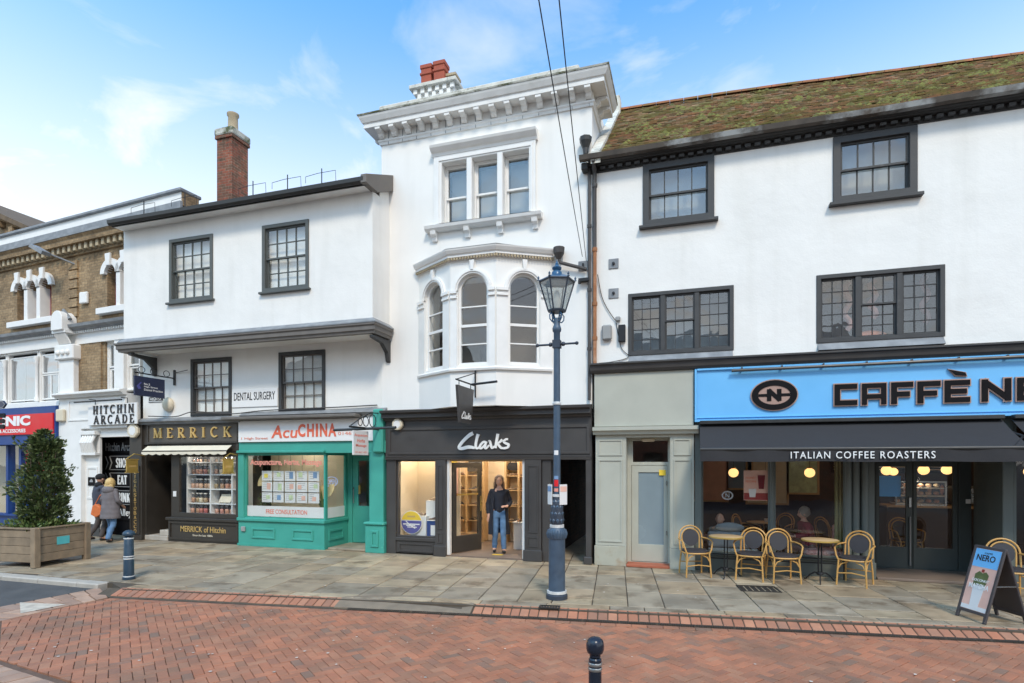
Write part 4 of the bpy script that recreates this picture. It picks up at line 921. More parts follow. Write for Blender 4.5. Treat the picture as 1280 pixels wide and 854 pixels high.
# three-light window with hood and bracketed sill
sur = MB().prism(rect(-5.46, -3.12, 7.34, 8.86), F-.07, F+.01, [rect(-5.27, -4.68, 7.34, 8.70), rect(-4.555, -3.975, 7.34, 8.70), rect(-3.85, -3.265, 7.34, 8.70)]).build('window_surround', 'white_paint', t, bevel=.012)
ar = MB().prism(rect(-5.40, -3.18, 7.36, 8.80), F-.09, F-.071, [rect(-5.33, -3.22, 7.36, 8.745)]); ar.build('architrave', 'white_paint', sur)
MB().path([(.0, 8.861), (.08, 8.861), (.10, 8.92), (.14, 8.94), (.20, 9.00), (.22, 9.05), (0, 9.09)], [(-5.50, F), (-3.08, F)]).build('hood', 'white_paint', sur)
MB().path([(0, 7.20), (.12, 7.20), (.18, 7.24), (.20, 7.30), (0, 7.335)], [(-5.64, F), (-2.98, F)]).build('sill', 'cornice_paint', sur)
for x in (-5.45, -4.66, -3.9, -3.13): MB().prism([(F, 7.0), (F, 7.199), (F-.16, 7.199), (F-.14, 7.12), (F-.07, 7.08), (F-.05, 7.0)], x-.06, x+.06, mtx=Matrix(((0, 1, 0, 0), (1, 0, 0, 0), (0, 0, 1, 0), (0, 0, 0, 1)))).build('sill_bracket', 'white_paint', sur)
for a, b in ((-5.27, -4.68), (-4.555, -3.975), (-3.85, -3.265)):
    window(t, a, b, 7.34, 8.70, F+.12, .03, sash_lights(a, b, 7.34, 8.70, .03, 1, 1, 1, .47), 'white_paint', proud=0, rail=.04, backing=('blind_grey', .35), glass_m='pane_old')
# bay window: three canted faces with arched sashes
bay = MB()
pts = [(BX0, F), (BL_, BY), (BR_, BY), (BX1, F)]; bayo = None
for k in range(3):
    a, b = Vector(pts[k]), Vector(pts[k+1]); ln = (b-a).length; d = (b-a)/ln
    fr = Matrix(((d.x, -d.y, 0, a.x), (d.y, d.x, 0, a.y), (0, 0, 1, 0), (0, 0, 0, 1)))   # local x along the face, y inwards
    wx0, wx1 = ln/2-.33, ln/2+.33
    fo = MB().prism(rect(0.001, ln-.001, 3.25, 6.32), 0, .16, [arch(wx0, wx1, 4.10, 5.66)], mtx=fr).build('bay_face', 'white_stucco', t)
    h = MB(); h.prism(arch(wx0-.10, wx1+.10, 5.66, 5.66)[2:], -.05, .001, [], mtx=fr) if False else None
    ring = [(ln/2+.43*math.cos(math.pi*i/16), 5.66+.43*math.sin(math.pi*i/16)) for i in range(17)]+[(ln/2+.33*math.cos(math.pi*i/16), 5.66+.33*math.sin(math.pi*i/16)) for i in range(16, -1, -1)]
    MB().prism(ring, -.05, -.001, mtx=fr).build('arch_moulding', 'white_paint', fo)
    ring = [(ln/2+.40*math.cos(math.pi*i/16), 5.66+.40*math.sin(math.pi*i/16)) for i in range(17)]+[(ln/2+.365*math.cos(math.pi*i/16), 5.66+.365*math.sin(math.pi*i/16)) for i in range(16, -1, -1)]
    MB().prism(ring, -.07, -.051, mtx=fr).build('arch_moulding', 'white_paint', fo)
    MB().prism([(ln/2-.03, 6.03), (ln/2+.03, 6.03), (ln/2+.055, 6.26), (ln/2-.055, 6.26)], -.07, -.001, mtx=fr).build('keystone', 'white_paint', fo, bevel=.01)
    for s_ in (-1, 1):
        xa, xb = (0.01, wx0-.02) if s_ < 0 else (wx1+.02, ln-.01)
        MB().prism(rect(xa, xb, 4.02, 5.50), -.025, -.001, mtx=fr).build('pier', 'white_paint', fo); 
        cp = MB()
        for z0, z1, o_ in ((5.50, 5.54, .06), (5.54, 5.60, .04), (5.60, 5.66, .075)): cp.prism(rect(xa-.0, xb+.0, z0, z1-.001), -o_, -.001, mtx=fr)
        cp.build('impost', 'white_paint', fo)
    # sash: arched outer frame, rails, panes
    sf = MB(); sf.prism(arch(wx0, wx1, 4.10, 5.66), .05, .12, [arch(wx0+.045, wx1-.045, 4.16, 5.66)], mtx=fr)
    zs = [4.16, 4.54, 4.93, 5.32, 5.66]
    for z, w_ in ((4.54, .026), (4.93, .055), (5.32, .026)): sf.prism(rect(wx0+.045, wx1-.045, z-w_/2, z+w_/2), .055, .105, mtx=fr)
    so = sf.build('window', 'white_paint', t)
    for z0, z1 in zip(zs[:3], zs[1:4]): pane(so, wx0+.045, wx1-.045, z0, z1, .085, 'pane_clear', .9, frame=fr)
    pa = MB().prism(arch(wx0+.045, wx1-.045, 5.32, 5.66), .083, .087, mtx=fr).build('pane', 'pane_clear', so)
off = lambda o_: pts
MB().path([(-.05, 3.98), (.05, 3.98), (.06, 4.02), (.03, 4.05), (-.05, 4.05)], pts).build('bay_string', 'white_paint', t)
bc = MB().path([(-.1, 6.30), (.04, 6.30), (.05, 6.33), (.09, 6.34), (.09, 6.38), (.12, 6.40), (.16, 6.46), (.17, 6.49), (-.1, 6.505)], pts).build('bay_cornice', 'white_paint', t)
dn = MB().box(-.018, .018, -.025, .025, -.022, .022); dme = bpy.data.meshes.new('dentil'); dme.from_pydata(dn.v, [], dn.f); dme.materials.append(M['buff_pot'])
dall = MB()
for k in range(3):
    a, b = Vector(pts[k]), Vector(pts[k+1]); ln = (b-a).length; d = (b-a)/ln; nn = Vector((d.y, -d.x)); m = int(ln/.062)
    for i in range(m+1):
        c = a+d*(ln*i/m)+nn*.065; dall.tbox(-.017, .017, -.024, .024, 6.288, 6.333, Matrix.Translation((c.x, c.y, 0)) @ Matrix.Rotation(math.atan2(d.y, d.x), 4, 'Z'))
o = dall.build('dentils', 'buff_pot', bc); o['kind'] = 'stuff'
MB().add([(BX0-.02, F, 6.53), (BL_-.05, BY-.15, 6.51), (BR_+.05, BY-.15, 6.51), (BX1+.02, F, 6.53)], [(0, 1, 2, 3)]).build('bay_roof', 'lead', t)
MB().add([(BX0+.05, F+.01, 3.27), (BL_+.03, BY+.05, 3.27), (BR_-.03, BY+.05, 3.27), (BX1-.05, F+.01, 3.27)], [(0, 1, 2, 3)]).build('bay_soffit', 'white_stucco', t)
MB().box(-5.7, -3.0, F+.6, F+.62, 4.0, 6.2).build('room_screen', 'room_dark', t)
# figure-shaped ornament and dark shapes on the sill inside the middle light are seen as a dark silhouette
o = ball('ornament', (-4.15, BY+.35, 4.3), (.14, .08, .26), 'bag_black', None, jitter=.012); tag(o, 'dark rounded ornament standing inside the middle arched bay window', 'ornament')
# --- shopfront
cs = 'charcoal_shop'
MB().path([(0, 3.02), (.10, 3.02), (.12, 3.06), (.22, 3.08), (.22, 3.16), (.30, 3.19), (.31, 3.24), (0, 3.28)], [(X0+.12, F), (X1, F)]).build('shop_cornice', cs, t)
fs_ = MB().box(X0+.14, X1, F-.06, F+.2, 2.20, 3.03).build('fascia', cs, t)
MB().prism(rect(X0+.2, X1-.03, 2.255, 2.86), F-.085, F-.061, [rect(X0+.27, X1-.1, 2.31, 2.80)]).build('fascia_moulding', cs, fs_, bevel=.006)
MB().path([(0, 2.14), (.075, 2.14), (.085, 2.19), (0, 2.2)], [(X0+.14, F), (X1, F)]).build('fascia_bead', cs, fs_)
# the white script sign, drawn as brush strokes
SXK, SZK, ox, oz = 1.19/88, .372/27, -4.885, 2.362      # picture units of the lettering to metres
strokes = [([(27, 25.6), (20.5, 22.2), (11.5, 14.8), (4.6, 7), (3.0, 3.4), (5.2, 1.7), (10, 1.9), (20, 3.8), (30, 2.4)], [4.6, 4.4, 4, 4, 4, 4, 4, 4.4, 3]),
           ([(36, 24), (34, 18), (32, 9), (32.2, 3), (35, 1.8), (39, 4.5)], [4, 3.6, 3.2, 3, 2.6, 2.2]),
           ([(48.5, 11.5), (45, 11.6), (40.5, 7.5), (38.6, 2.8), (41.5, 1.8), (47, 6.5), (50, 11.8)], [2.4, 2.6, 2.8, 2.8, 2.6, 2.4, 2.4]), ([(50, 12.2), (48, 6), (47.8, 2), (50.5, 2.2), (54.5, 6.5)], [2.8, 2.8, 2.6, 2.4, 2.2]),
           ([(54.2, 11.8), (55.2, 12.6), (56.6, 10), (58.2, 4), (60.2, 2), (64, 5)], [2.6, 3, 2.8, 2.8, 2.4, 2]),
           ([(69.2, 24), (67.8, 16), (66.2, 8), (65.6, 1.6)], [3.6, 3.4, 3, 2.8]), ([(76.5, 14.8), (73, 11.5), (67.5, 8.4)], [3.2, 2.8, 2.4]), ([(68.5, 8.8), (71, 6), (74.5, 2.2), (78, 1.8)], [2.6, 2.8, 2.8, 2.4]),
           ([(86, 15.4), (82.5, 15.2), (79, 12), (82, 9.4), (87, 7), (86, 3.2), (80.5, 1.6), (76.5, 1.9)], [2.6, 2.6, 2.6, 3, 3, 3, 2.8, 2.2])]
def script_sign(parent, k, ox_, oz_, Y, ext, frame=None, name='letter_stroke'):
    for i, (p_, w_) in enumerate(strokes):
        c = catmull(p_, 5); n = len(w_)-1; ws = [(w_[min(n, int(j/5))]*(1-(j/5) % 1)+w_[min(n, int(j/5)+1)]*((j/5) % 1))*SXK*k*1.28 for j in range(len(c))]
        MB().strip([(ox_+a*SXK*k, oz_+b*SZK*k) for a, b in c], ws, Y-ext-.0008*i, Y, mtx=frame).build(name, 'white_letter', parent)
script_sign(fs_, 1, ox, oz, F-.0625, .028)
# window with sill, pilasters, entrance, passage
MB().box(X0+.14, X0+.38, F-.03, F+.25, 0, 2.14).build('pilaster', cs, t, bevel=.008)
sw = MB().prism(rect(-6.43, -5.44, .38, 2.14), F+.02, F+.10, [rect(-6.39, -5.47, .42, 2.10)]).build('shop_window', cs, t, bevel=.004); pane(sw, -6.39, -5.47, .42, 2.10, F+.06, 'pane_shop', .1)
r_ = MB().box(-6.43, -5.44, F+.0, F+.14, 0, .30).build('stall_riser', cs, t); MB().box(-6.44, -5.43, F-.03, F+.12, .301, .379).build('sill', cs, r_, bevel=.01)
MB().prism(rect(-6.36, -5.5, .06, .25), F-.02, F-.0005, [rect(-6.33, -5.53, .09, .22)]).build('riser_moulding', cs, r_)
def dark_pilaster(x0, x1):
    pl = MB().box(x0, x1, F-.07, F+.2, .0, 2.14).build('pilaster', cs, t, bevel=.008)
    for a, b in ((.30, .52), (.60, 2.02)): MB().prism(rect(x0+.06, x1-.06, a, b), F-.085, F-.0705, [rect(x0+.085, x1-.085, a+.025, b-.025)]).build('moulding', cs, pl)
    MB().box(x0-.025, x1+.025, F-.11, F-.071, 0, .24).build('plinth', cs, pl, bevel=.012)
dark_pilaster(-5.43, -5.18); dark_pilaster(-3.36, -3.0); 
MB().box(-2.99, -2.80, F-.03, F+.6, 0, 2.14).build('passage_pier', cs, t, bevel=.01); MB().box(-2.06, X1, F-.06, F+.25, 0, 2.2).build('passage_pier', cs, t, bevel=.01)
MB().box(-2.1, -1.92, F-.12, F-.061, 0, .16).build('pier_plinth', cs, t, bevel=.02)
for x in (-5.175, -3.43): MB().box(x, x+.065, F+.0, F+.12, .03, 2.14).build('door_post', 'white_paint', t, bevel=.006)
MB().box(-5.11, -3.43, F+.02, F+.14, 2.10, 2.2).build('door_head', 'shelf_wood', t)
# open glazed door leaf, swung inwards on the left post
da = R(62); dm_ = Matrix.Translation((-5.09, F+.14, 0)) @ Matrix.Rotation(da, 4, 'Z')
dl = MB().prism(rect(0, .86, .05, 2.08), 0, .045, [rect(.11, .75, .42, 1.96)], mtx=dm_).build('shop_door', 'brown_black', t, bevel=.004)
pane(dl, .11, .75, .42, 1.96, .022, 'pane_shop', 0, frame=dm_); MB().tube([dm_ @ Vector(p) for p in ((.80, -.04, .95), (.80, -.04, 1.3))], .013, 8).build('handle', 'brass', dl); MB().prism(rect(.12, .74, 1.33, 1.37), -.01, -.001, mtx=dm_).build('door_rail', 'brass', dl)
# interior of the shop
MB().box(X0+.3, -3.0, F+.0, 17, -.01, .03).build('shop_floor', 'room_floor', t); MB().box(X0+.301, -3.0, 15.4, 15.5, .03, 2.99).build('inner_wall', 'room_cream', t)
MB().box(-6.5, -6.42, F+.2, 15.4, .03, 2.99).build('inner_wall', 'room_cream', t); MB().box(-3.08, -3.001, F+.6, 15.4, .03, 2.99).build('inner_wall', 'room_cream', t); MB().box(-6.42, -3.08, F+.35, 15.4, 2.80, 2.99).build('shop_ceiling', 'white_paint', t)
MB().box(-6.42, -5.30, F+1.05, F+1.1, .03, 2.4).build('window_back', 'room_cream', t)
# passage to the right: brick side wall, far end left open to let daylight in
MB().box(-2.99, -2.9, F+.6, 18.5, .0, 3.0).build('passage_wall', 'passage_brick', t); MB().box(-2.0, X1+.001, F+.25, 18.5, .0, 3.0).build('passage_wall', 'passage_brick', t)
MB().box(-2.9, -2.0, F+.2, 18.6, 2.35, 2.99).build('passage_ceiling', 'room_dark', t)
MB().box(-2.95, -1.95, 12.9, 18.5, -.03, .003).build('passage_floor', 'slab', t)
# chimney of this building, far behind the parapet
c = thing('chimney_stack', 'white corbelled chimney stack with two square red pots above the bracketed cornice', 'chimney', (-6.1, 13.2, 9.9), world=True)
MB().box(-6.62, -5.62, 13.0, 13.6, 9.9, 11.459).build('stack', 'white_stucco', c); st = MB().box(-6.78, -5.50, 12.86, 13.72, 11.460, 11.560).build('cap', 'weathered_parapet', c, bevel=.015)
for k in range(6): MB().box(-6.68+k*.2, -6.58+k*.2, 12.92, 12.999, 11.340, 11.460).build('corbel', 'white_stucco', c)
for k in range(5): MB().box(-6.58+k*.2, -6.48+k*.2, 12.95, 12.999, 11.230, 11.340).build('corbel', 'white_stucco', c)
for a, b, top in ((-6.50, -6.22, 12.080), (-6.15, -5.86, 12.100)):
    p_ = MB(); p_.box(a, b, 12.98, 13.26, 11.560, top-.06); p_.box(a-.025, b+.025, 12.955, 13.285, top-.26, top-.20); p_.box(a-.02, b+.02, 12.96, 13.28, top-.1, top); p_.build('chimney_pot', 'red_pot', c, bevel=.01)
p_ = MB(); p_.box(-5.84, -5.62, 13.1, 13.4, 11.560, 11.740); p_.box(-5.87, -5.59, 13.07, 13.43, 11.740, 11.800); p_.build('chimney_pot', 'buff_pot', c)
# ================================================================ left of centre: jettied white house over two shops
t = thing('jettied_house', 'white rendered house with overhanging upper floor above the dark sweet shop and teal clinic', 'building', (-10.4, F, 0), world=True); JET = t
J, X0, X1 = 10.87, -13.82, -6.60; Zt = 7.98
U1, U2 = (-12.30, -10.95, 6.01, 7.57), (-9.51, -8.23, 6.02, 7.57); L1, L2 = (-12.40, -11.09, 3.27, 4.75), (-9.65, -8.32, 3.29, 4.77)
h_ = lambda w_: rect(w_[0]+.02, w_[1]-.02, w_[2]+.02, w_[3]-.02)
wall('upper_wall', X0, X1, 5.06, Zt, J, .3, [h_(U1), h_(U2)], 'white_render', t)
wall('lower_wall', -14.05, -6.813, 3.05, 5.06, F, .3, [h_(L1), h_(L2)], 'white_render', t)
MB().box(X1-.3, X1, J+.302, F-.001, 4.9, Zt).build('side_wall', 'white_render', t); MB().box(X0, X0+.3, J+.302, 18.5, 4.9, Zt).build('side_wall', 'white_render', t); MB().box(-14.05, -13.995, F+.302, 18.5, 0, 5.0).build('side_wall', 'white_render', t)
MB().box(X0+.3, X1-.3, 18.2, 18.5, 0, Zt).build('back_wall', 'white_render', t); MB().box(X1-.3, X1-.215, F+.301, 18.2, 0, Zt).build('side_wall', 'room_dark', t)
MB().box(X0+.01, X1-.01, J+.01, F+.3, 4.93, 5.05).build('jetty_soffit', 'white_render', t); MB().box(X0+.31, X1-.31, F+.3, 18.2, 4.9, 5.05).build('floor', 'room_dark', t); MB().box(-13.9, X1-.31, F+.31, 18.2, 3.0, 3.1).build('floor', 'room_dark', t)
bl_ = MB().path([(-.05, 4.88), (.06, 4.88), (.07, 4.93), (.10, 4.95), (.10, 5.03), (.13, 5.06), (.13, 5.10), (-.05, 5.10)], [(X0-.05, J+.7), (X0-.05, J), (X1, J), (X1, J+.68)]).build('jetty_moulding', 'jetty_grey', t)
MB().path([(0, 5.10), (.14, 5.101), (.14, 5.125), (.03, 5.22), (0, 5.23)], [(X0-.05, J), (X1+.0, J), (X1+.0, J+.68)]).build('lead_flashing', 'lead', t)
for x in (-13.60, X1-.02):
    MB().prism([(J-.02, 4.855), (F, 4.855), (F, 4.36), (F-.06, 4.38), (F-.12, 4.58), (F-.34, 4.75), (J-.02, 4.80)], x-.05, x+.05, mtx=Matrix(((0, 1, 0, 0), (1, 0, 0, 0), (0, 0, 1, 0), (0, 0, 0, 1)))).build('jetty_bracket', 'black_timber', t, bevel=.008)
for w_, bk in ((U1, ('curtain', .17)), (U2, ('curtain', .17))): window(t, *w_, J, .085, sash_lights(*w_, .085, 4, 2, 2), 'grey_sash', sill=(.05, .05, .09), backing=bk, rail=.035, bar=.02, proud=.03)
for w_ in (L1, L2): window(t, *w_, F, .085, sash_lights(*w_, .085, 4, 2, 2), 'black_timber', sm='jetty_grey', backing=('curtain', .115), rail=.03, bar=.016, proud=.035, glass_m='pane_clear')
# eaves, gutter, low roof
MB().box(X0-.0, X1, J-.28, J+.05, Zt-.005, Zt+.06).build('eaves_soffit', 'white_paint', t)
MB().box(X0-.01, X1+.02, J-.31, J-.281, Zt-.02, Zt+.13).build('fascia_board', 'black_gutter', t)
MB().path([(0, Zt), (.06, Zt-.01), (.11, Zt+.03), (.12, Zt+.11), (.10, Zt+.11), (.09, Zt+.05), (.05, Zt+.02), (0, Zt+.03)], [(X0-.02, J-.312), (X1+.02, J-.312)]).build('gutter', 'black_gutter', t)
pt = math.tan(R(24)); zr = Zt+.12; rf = MB()
rf.prism([(J-.36, zr), (14.8, zr+(14.8-J+.36)*pt), (14.8, zr+(14.8-J+.36)*pt-.15), (J-.36, zr-.06)], X0-.01, X1+.03, mtx=Matrix(((0, 1, 0, 0), (1, 0, 0, 0), (0, 0, 1, 0), (0, 0, 0, 1)))); rf = rf.build('roof', 'slate', t)
MB().prism([(14.81, zr+(14.8-J+.36)*pt), (18.7, zr+.1), (18.7, zr-.1), (14.81, zr+(14.8-J+.36)*pt-.15)], X0-.01, X1+.03, mtx=Matrix(((0, 1, 0, 0), (1, 0, 0, 0), (0, 0, 1, 0), (0, 0, 0, 1)))).build('back_roof', 'slate', t)
# verge: lead-capped end where the roof meets the taller building
vp = MB(); vp.prism([(J-.42, Zt-.02), (J-.42, Zt+.16), (F+.0, Zt+.16+(F-J+.42)*pt), (F+.0, Zt-.02+(F-J)*pt), (J+.05, Zt-.02)], X1-.04, X1+.10, mtx=Matrix(((0, 1, 0, 0), (1, 0, 0, 0), (0, 0, 1, 0), (0, 0, 0, 1)))); vp.build('verge_capping', 'jetty_grey', t, bevel=.01)
for x in (X0+.005, X1-.305):
    MB().prism([(J+.3, Zt-.01), (18.2, Zt-.01), (14.8, 9.65), (J+.3, Zt+.2)], x, x+.3, mtx=Matrix(((0, 1, 0, 0), (1, 0, 0, 0), (0, 0, 1, 0), (0, 0, 0, 1)))).build('gable', 'white_render', t)
# brick chimney with a mossy cap and one buff pot
c = thing('brick_chimney', 'tall red brick chimney with mossy cap and single buff pot on the white house', 'chimney', (-12.4, 13.2, 8.9), world=True)
MB().box(-12.91, -12.38, 12.95, 13.56, 8.4, 11.28).build('stack', 'chimney_brick', c); MB().box(-12.95, -12.34, 12.91, 13.60, 11.281, 11.36).build('oversail', 'chimney_brick', c); MB().box(-12.97, -12.32, 12.89, 13.62, 11.361, 11.58).build('cap', 'mossy_stone', c, bevel=.05, seg=2)
MB().lathe([(.16, 0), (.14, .1), (.13, .42), (.165, .47), (.165, .52), (.13, .53), (.11, .4)], (-12.58, 13.2, 11.57), 14).build('chimney_pot', 'buff_pot', c, smooth=True)
# bird wires on thin posts along the eaves
c = thing('bird_wire', 'thin bird-deterrent wires on posts along the white house eaves', 'wire', (-9.5, J-.2, zr), world=True)
for k, x in enumerate((-12.9, -11.6, -9.6, -8.65, -7.75)):
    zb = zr+.02; MB().tube([(x, J-.2, zb), (x, J-.2, zb+.42)], .012, 6).build('post', 'iron_black', c)
    w_ = MB(); pts = [(x-.42, J-.2, zb+.16), (x-.42, J-.2, zb+.30), (x-.1, J-.2, zb+.33), (x+.35, J-.2, zb+.33), (x+.36, J-.2, zb+.1)]; w_.tube(pts, .006, 5); w_.build('wire', 'iron_black', c)
# --- dental sign board
b_ = MB().box(-11.07, -9.68, F-.025, F-.001, 3.46, 3.90).build('sign_board', 'white_sign', t, bevel=.004); text(b_, 'DENTAL SURGERY', -11.0, -9.75, 3.63, 3.83, F-.026, 'black_letter', .004, off=.006)
# ================= dark sweet and tobacco shop
bb = 'brown_black'; A0, A1 = -14.42, -10.84
MB().path([(0, 3.08), (.12, 3.08), (.14, 3.13), (.20, 3.15), (.20, 3.19), (0, 3.26)], [(A0+.35, F), (A1+.1, F)]).build('shop_cornice', 'lead', t)
fa = MB().box(-14.0, A1, F-.04, F+.25, 2.55, 3.08).build('fascia', bb, t); MB().box(-13.78, A1-.02, F-.055, F-.0405, 2.60, 3.06).build('fascia_board', 'fascia_brown', fa)
fm_ = MB().prism(rect(-13.82, A1+.0, 2.57, 3.075), F-.08, F-.041, [rect(-13.78, A1-.03, 2.61, 3.04)]).build('fascia_moulding', bb, fa)
serif(fa, 'MERRICK', -13.60, -11.06, 2.72, 2.98, F-.056, 'gold', .03, gap=.62, bold=.92)
MB().box(A0, -13.99, F-.10, F+.3, 0, 3.16).build('pilaster', bb, t, bevel=.01)
cp_ = MB().prism(rect(A0+.05, -14.04, .16, 1.98), F-.125, F-.1005, [rect(A0+.085, -14.075, .20, 1.94)]).build('pilaster_moulding', bb, t); MB().box(A0-.03, -13.96, F-.13, F-.101, 0, .13).build('pilaster_plinth', bb, t, bevel=.01)
# tobacco lettering running down the pilaster, one letter below the other
zz_ = 1.86
for ch in 'CIGARS&TOBACCO':
    text(cp_, ch, -14.255, -14.165, zz_-.095, zz_, F-.101, 'gold', .006, name='letter') if ch != 'I' else text(cp_, ch, -14.22, -14.20, zz_-.095, zz_, F-.101, 'gold', .006, name='letter'); zz_ -= .121
# deep doorway
MB().box(-13.99, -13.93, F+.0, F+1.3, 0, 2.55).build('doorway_cheek', bb, t); MB().box(-13.17, -13.11, F+.1, F+1.3, .55, 2.2).build('doorway_cheek', bb, t)
MB().box(-13.93, -13.1, F+1.25, F+1.3, .2, 2.55).build('inner_door', bb, t); MB().box(-13.93, -12.85, F+.1, F+1.3, 2.45, 2.549).build('doorway_ceiling', bb, t)
MB().box(-13.98, -13.18, F-.02, F+.5, .001, .13).build('step', 'granite', t, bevel=.012); MB().box(-13.5, -13.18, F+.02, F+.6, .131, .28).build('step', 'granite', t, bevel=.012)
# shop window
MB().box(-13.17, A1-.0, F-.0, F+.3, .0, .56).build('stall_riser', bb, t); sb = MB().prism(rect(-13.14, A1-.04, .06, .53), F-.03, F-.0005, [rect(-13.09, A1-.09, .11, .48)]).build('riser_moulding', bb, t)
MB().box(-13.22, A1, F-.06, F+.2, .561, .64).build('sill', bb, t, bevel=.012)
text(sb, 'MERRICK of Hitchin', -12.75, -11.28, .27, .42, F-.004, 'gold', .006, off=.002); text(sb, 'Since the late 1880s', -12.35, -11.7, .165, .215, F-.004, 'cream_canvas', .004)
sw = MB().prism(rect(-13.10, A1-.02, .641, 2.36), F+.02, F+.10, [rect(-12.83, -10.92, .76, 2.22)]).build('shop_window', bb, t, bevel=.006); pane(sw, -12.83, -10.92, .76, 2.22, F+.06, 'pane_shop', .1)
MB().box(-13.10, A1, F+.0, F+.2, 2.361, 2.55).build('window_head', bb, t); MB().box(-10.92, A1, F-.05, F+.2, .64, 2.55).build('pilaster', bb, t)
o = MB().box(-13.02, -12.92, F+.005, F+.0195, 1.18, 1.32).build('window_sticker', 'poster_white', sw)
MB().box(-13.05, A1, F+.75, F+.8, .0, 2.95).build('window_back', 'room_dark', t); MB().box(-13.05, A1, F+.1, F+.75, .56, .63).build('window_bed', 'shelf_white', t)
# ================= teal acupuncture shop
te = 'teal'; A0, A1, RC = -10.83, -6.66, -8.31
MB().box(A0-.3, -7.3, F-.34, F-.04, 3.12, 3.2).build('roller_housing', 'jetty_grey', t, bevel=.02); MB().path([(0, 3.2), (.10, 3.2), (.16, 3.24), (0, 3.34)], [(A0+.1, F), (A1, F)]).build('shop_cornice', 'lead', t)
sg = MB().box(A0+.03, -6.97, F-.10, F+.1, 2.58, 3.11).build('sign_panel', 'white_sign', t, bevel=.006)
def rl(s_, a, b, z0, z1, m='red_text', off=.012): text(sg, s_, a, b, z0, z1, F-.101, m, .008, off=off)
# slanted first letters then block capitals
fr = Matrix.Shear('XZ', 4, (.18, 0)) if False else Matrix(((1, 0, .16, -.16*2.66), (0, 1, 0, 0), (0, 0, 1, 0), (0, 0, 0, 1)))
text(sg, 'A', -9.80, -9.48, 2.67, 2.98, F-.101, 'red_text', .008, off=.02, frame=fr); text(sg, 'cu', -9.47, -9.06, 2.67, 2.86, F-.101, 'red_text', .008, off=.01, frame=fr)
for ch_, a_, b_ in (('C', -9.02, -8.81), ('H', -8.76, -8.57), ('I', -8.515, -8.455), ('N', -8.40, -8.20), ('A', -8.17, -7.95)): rl(ch_, a_, b_, 2.69, 3.0, off=.035)
rl('1 High Street', -10.7, -9.9, 2.63, 2.70, 'pale_red_text', .0); rl('01462 431', -7.9, -7.15, 2.72, 2.80, 'pale_red_text', .0)
MB().box(A0, A1+.0, F-.05, F+.1, 2.30, 2.579).build('shop_transom', te, t, bevel=.006); MB().box(A0, RC+.03, F-.14, F-.051, 2.31, 2.37).build('transom_bead', te, t, bevel=.01)
MB().box(RC+.03, A1, F+.1, F+.95, 2.34, 2.4).build('porch_ceiling', te, t)
MB().box(A0, A0+.17, F-.08, F+.1, .70, 2.30).build('corner_post', te, t, bevel=.008)
rs = MB(); rs.box(A0, RC, F-.06, F+.12, 0, .62); rs.box(RC-.10, RC, F+.121, F+.9, 0, .62); rs = rs.build('stall_riser', te, t, bevel=.004)
sl_ = MB(); sl_.box(A0-.02, RC+.03, F-.11, F+.12, .621, .70); sl_.box(RC-.12, RC+.03, F+.121, F+.9, .621, .70); sl_.build('sill', te, t, bevel=.012)
for a, b in ((-10.42, -9.72), (-9.22, -8.62)): MB().prism(rect(a, b, .20, .46), F-.085, F-.0605, [rect(a+.05, b-.05, .25, .41)]).build('riser_moulding', te, rs, bevel=.008)
MB().prism(rect(F+.1, F+.7, .2, .46), -.0, .025, [rect(F+.15, F+.65, .25, .41)], mtx=Matrix(((0, 1, 0, RC), (1, 0, 0, 0), (0, 0, 1, 0), (0, 0, 0, 1)))).build('riser_moulding', te, rs)
MB().box(A0-.02, RC+.02, F-.08, F-.0605, 0.001, .06).build('riser_skirting', te, rs)
sw = MB().prism(rect(A0+.17, RC, .701, 2.30), F-.02, F+.03, [rect(A0+.20, RC-.045, .73, 2.25)]).build('shop_window', te, t); pane(sw, A0+.20, RC-.045, .73, 2.25, F+.005, 'pane_shop', .1)
yx = Matrix(((0, 1, 0, 0), (1, 0, 0, 0), (0, 0, 1, 0), (0, 0, 0, 1)))
sw2 = MB().prism(rect(F+.031, F+.9, .701, 2.34), RC-.05, RC-.0, [rect(F+.07, F+.80, .73, 2.25)], mtx=yx).build('return_window', te, t)
pg_ = MB().prism(rect(F+.07, F+.80, .73, 2.25), RC-.03, RC-.026, mtx=yx).build('pane', 'pane_shop', sw2)
MB().prism(rect(F+.08, F+.79, .74, .99), RC-.024, RC-.020, mtx=yx).build('window_strip', 'poster_white', sw2)
# door at the back of the porch
DY = F+.92
MB().prism(rect(RC-.05, A1-.02, 0, 2.34), DY, DY+.06, [rect(RC+.12, -7.42, .05, 2.26), rect(-7.36, -7.10, .75, 2.26)]).build('door_frame', te, t)
dr_ = MB().prism(rect(RC+.125, -7.425, .06, 2.255), DY+.01, DY+.05, [rect(RC+.29, -7.58, .98, 2.12)]).build('shop_door', te, t, bevel=.004); pane(dr_, RC+.29, -7.58, .98, 2.12, DY+.03, 'pane_clear', .2)
MB().tube([(RC+.19, DY-.05, 1.05), (RC+.19, DY-.05, 1.45)], .012, 8).build('handle', 'steel', dr_); MB().box(RC+.30, RC+.36, DY+.0, DY+.012, 1.28, 1.5).build('letter_plate', 'brass', dr_)
pane(t, -7.36, -7.10, .75, 2.26, DY+.03, 'pane_clear', .2)
MB().box(RC+.05, A1-.4, F-.0, DY, 0.001, .05).build('step', 'slab', t, bevel=.01)
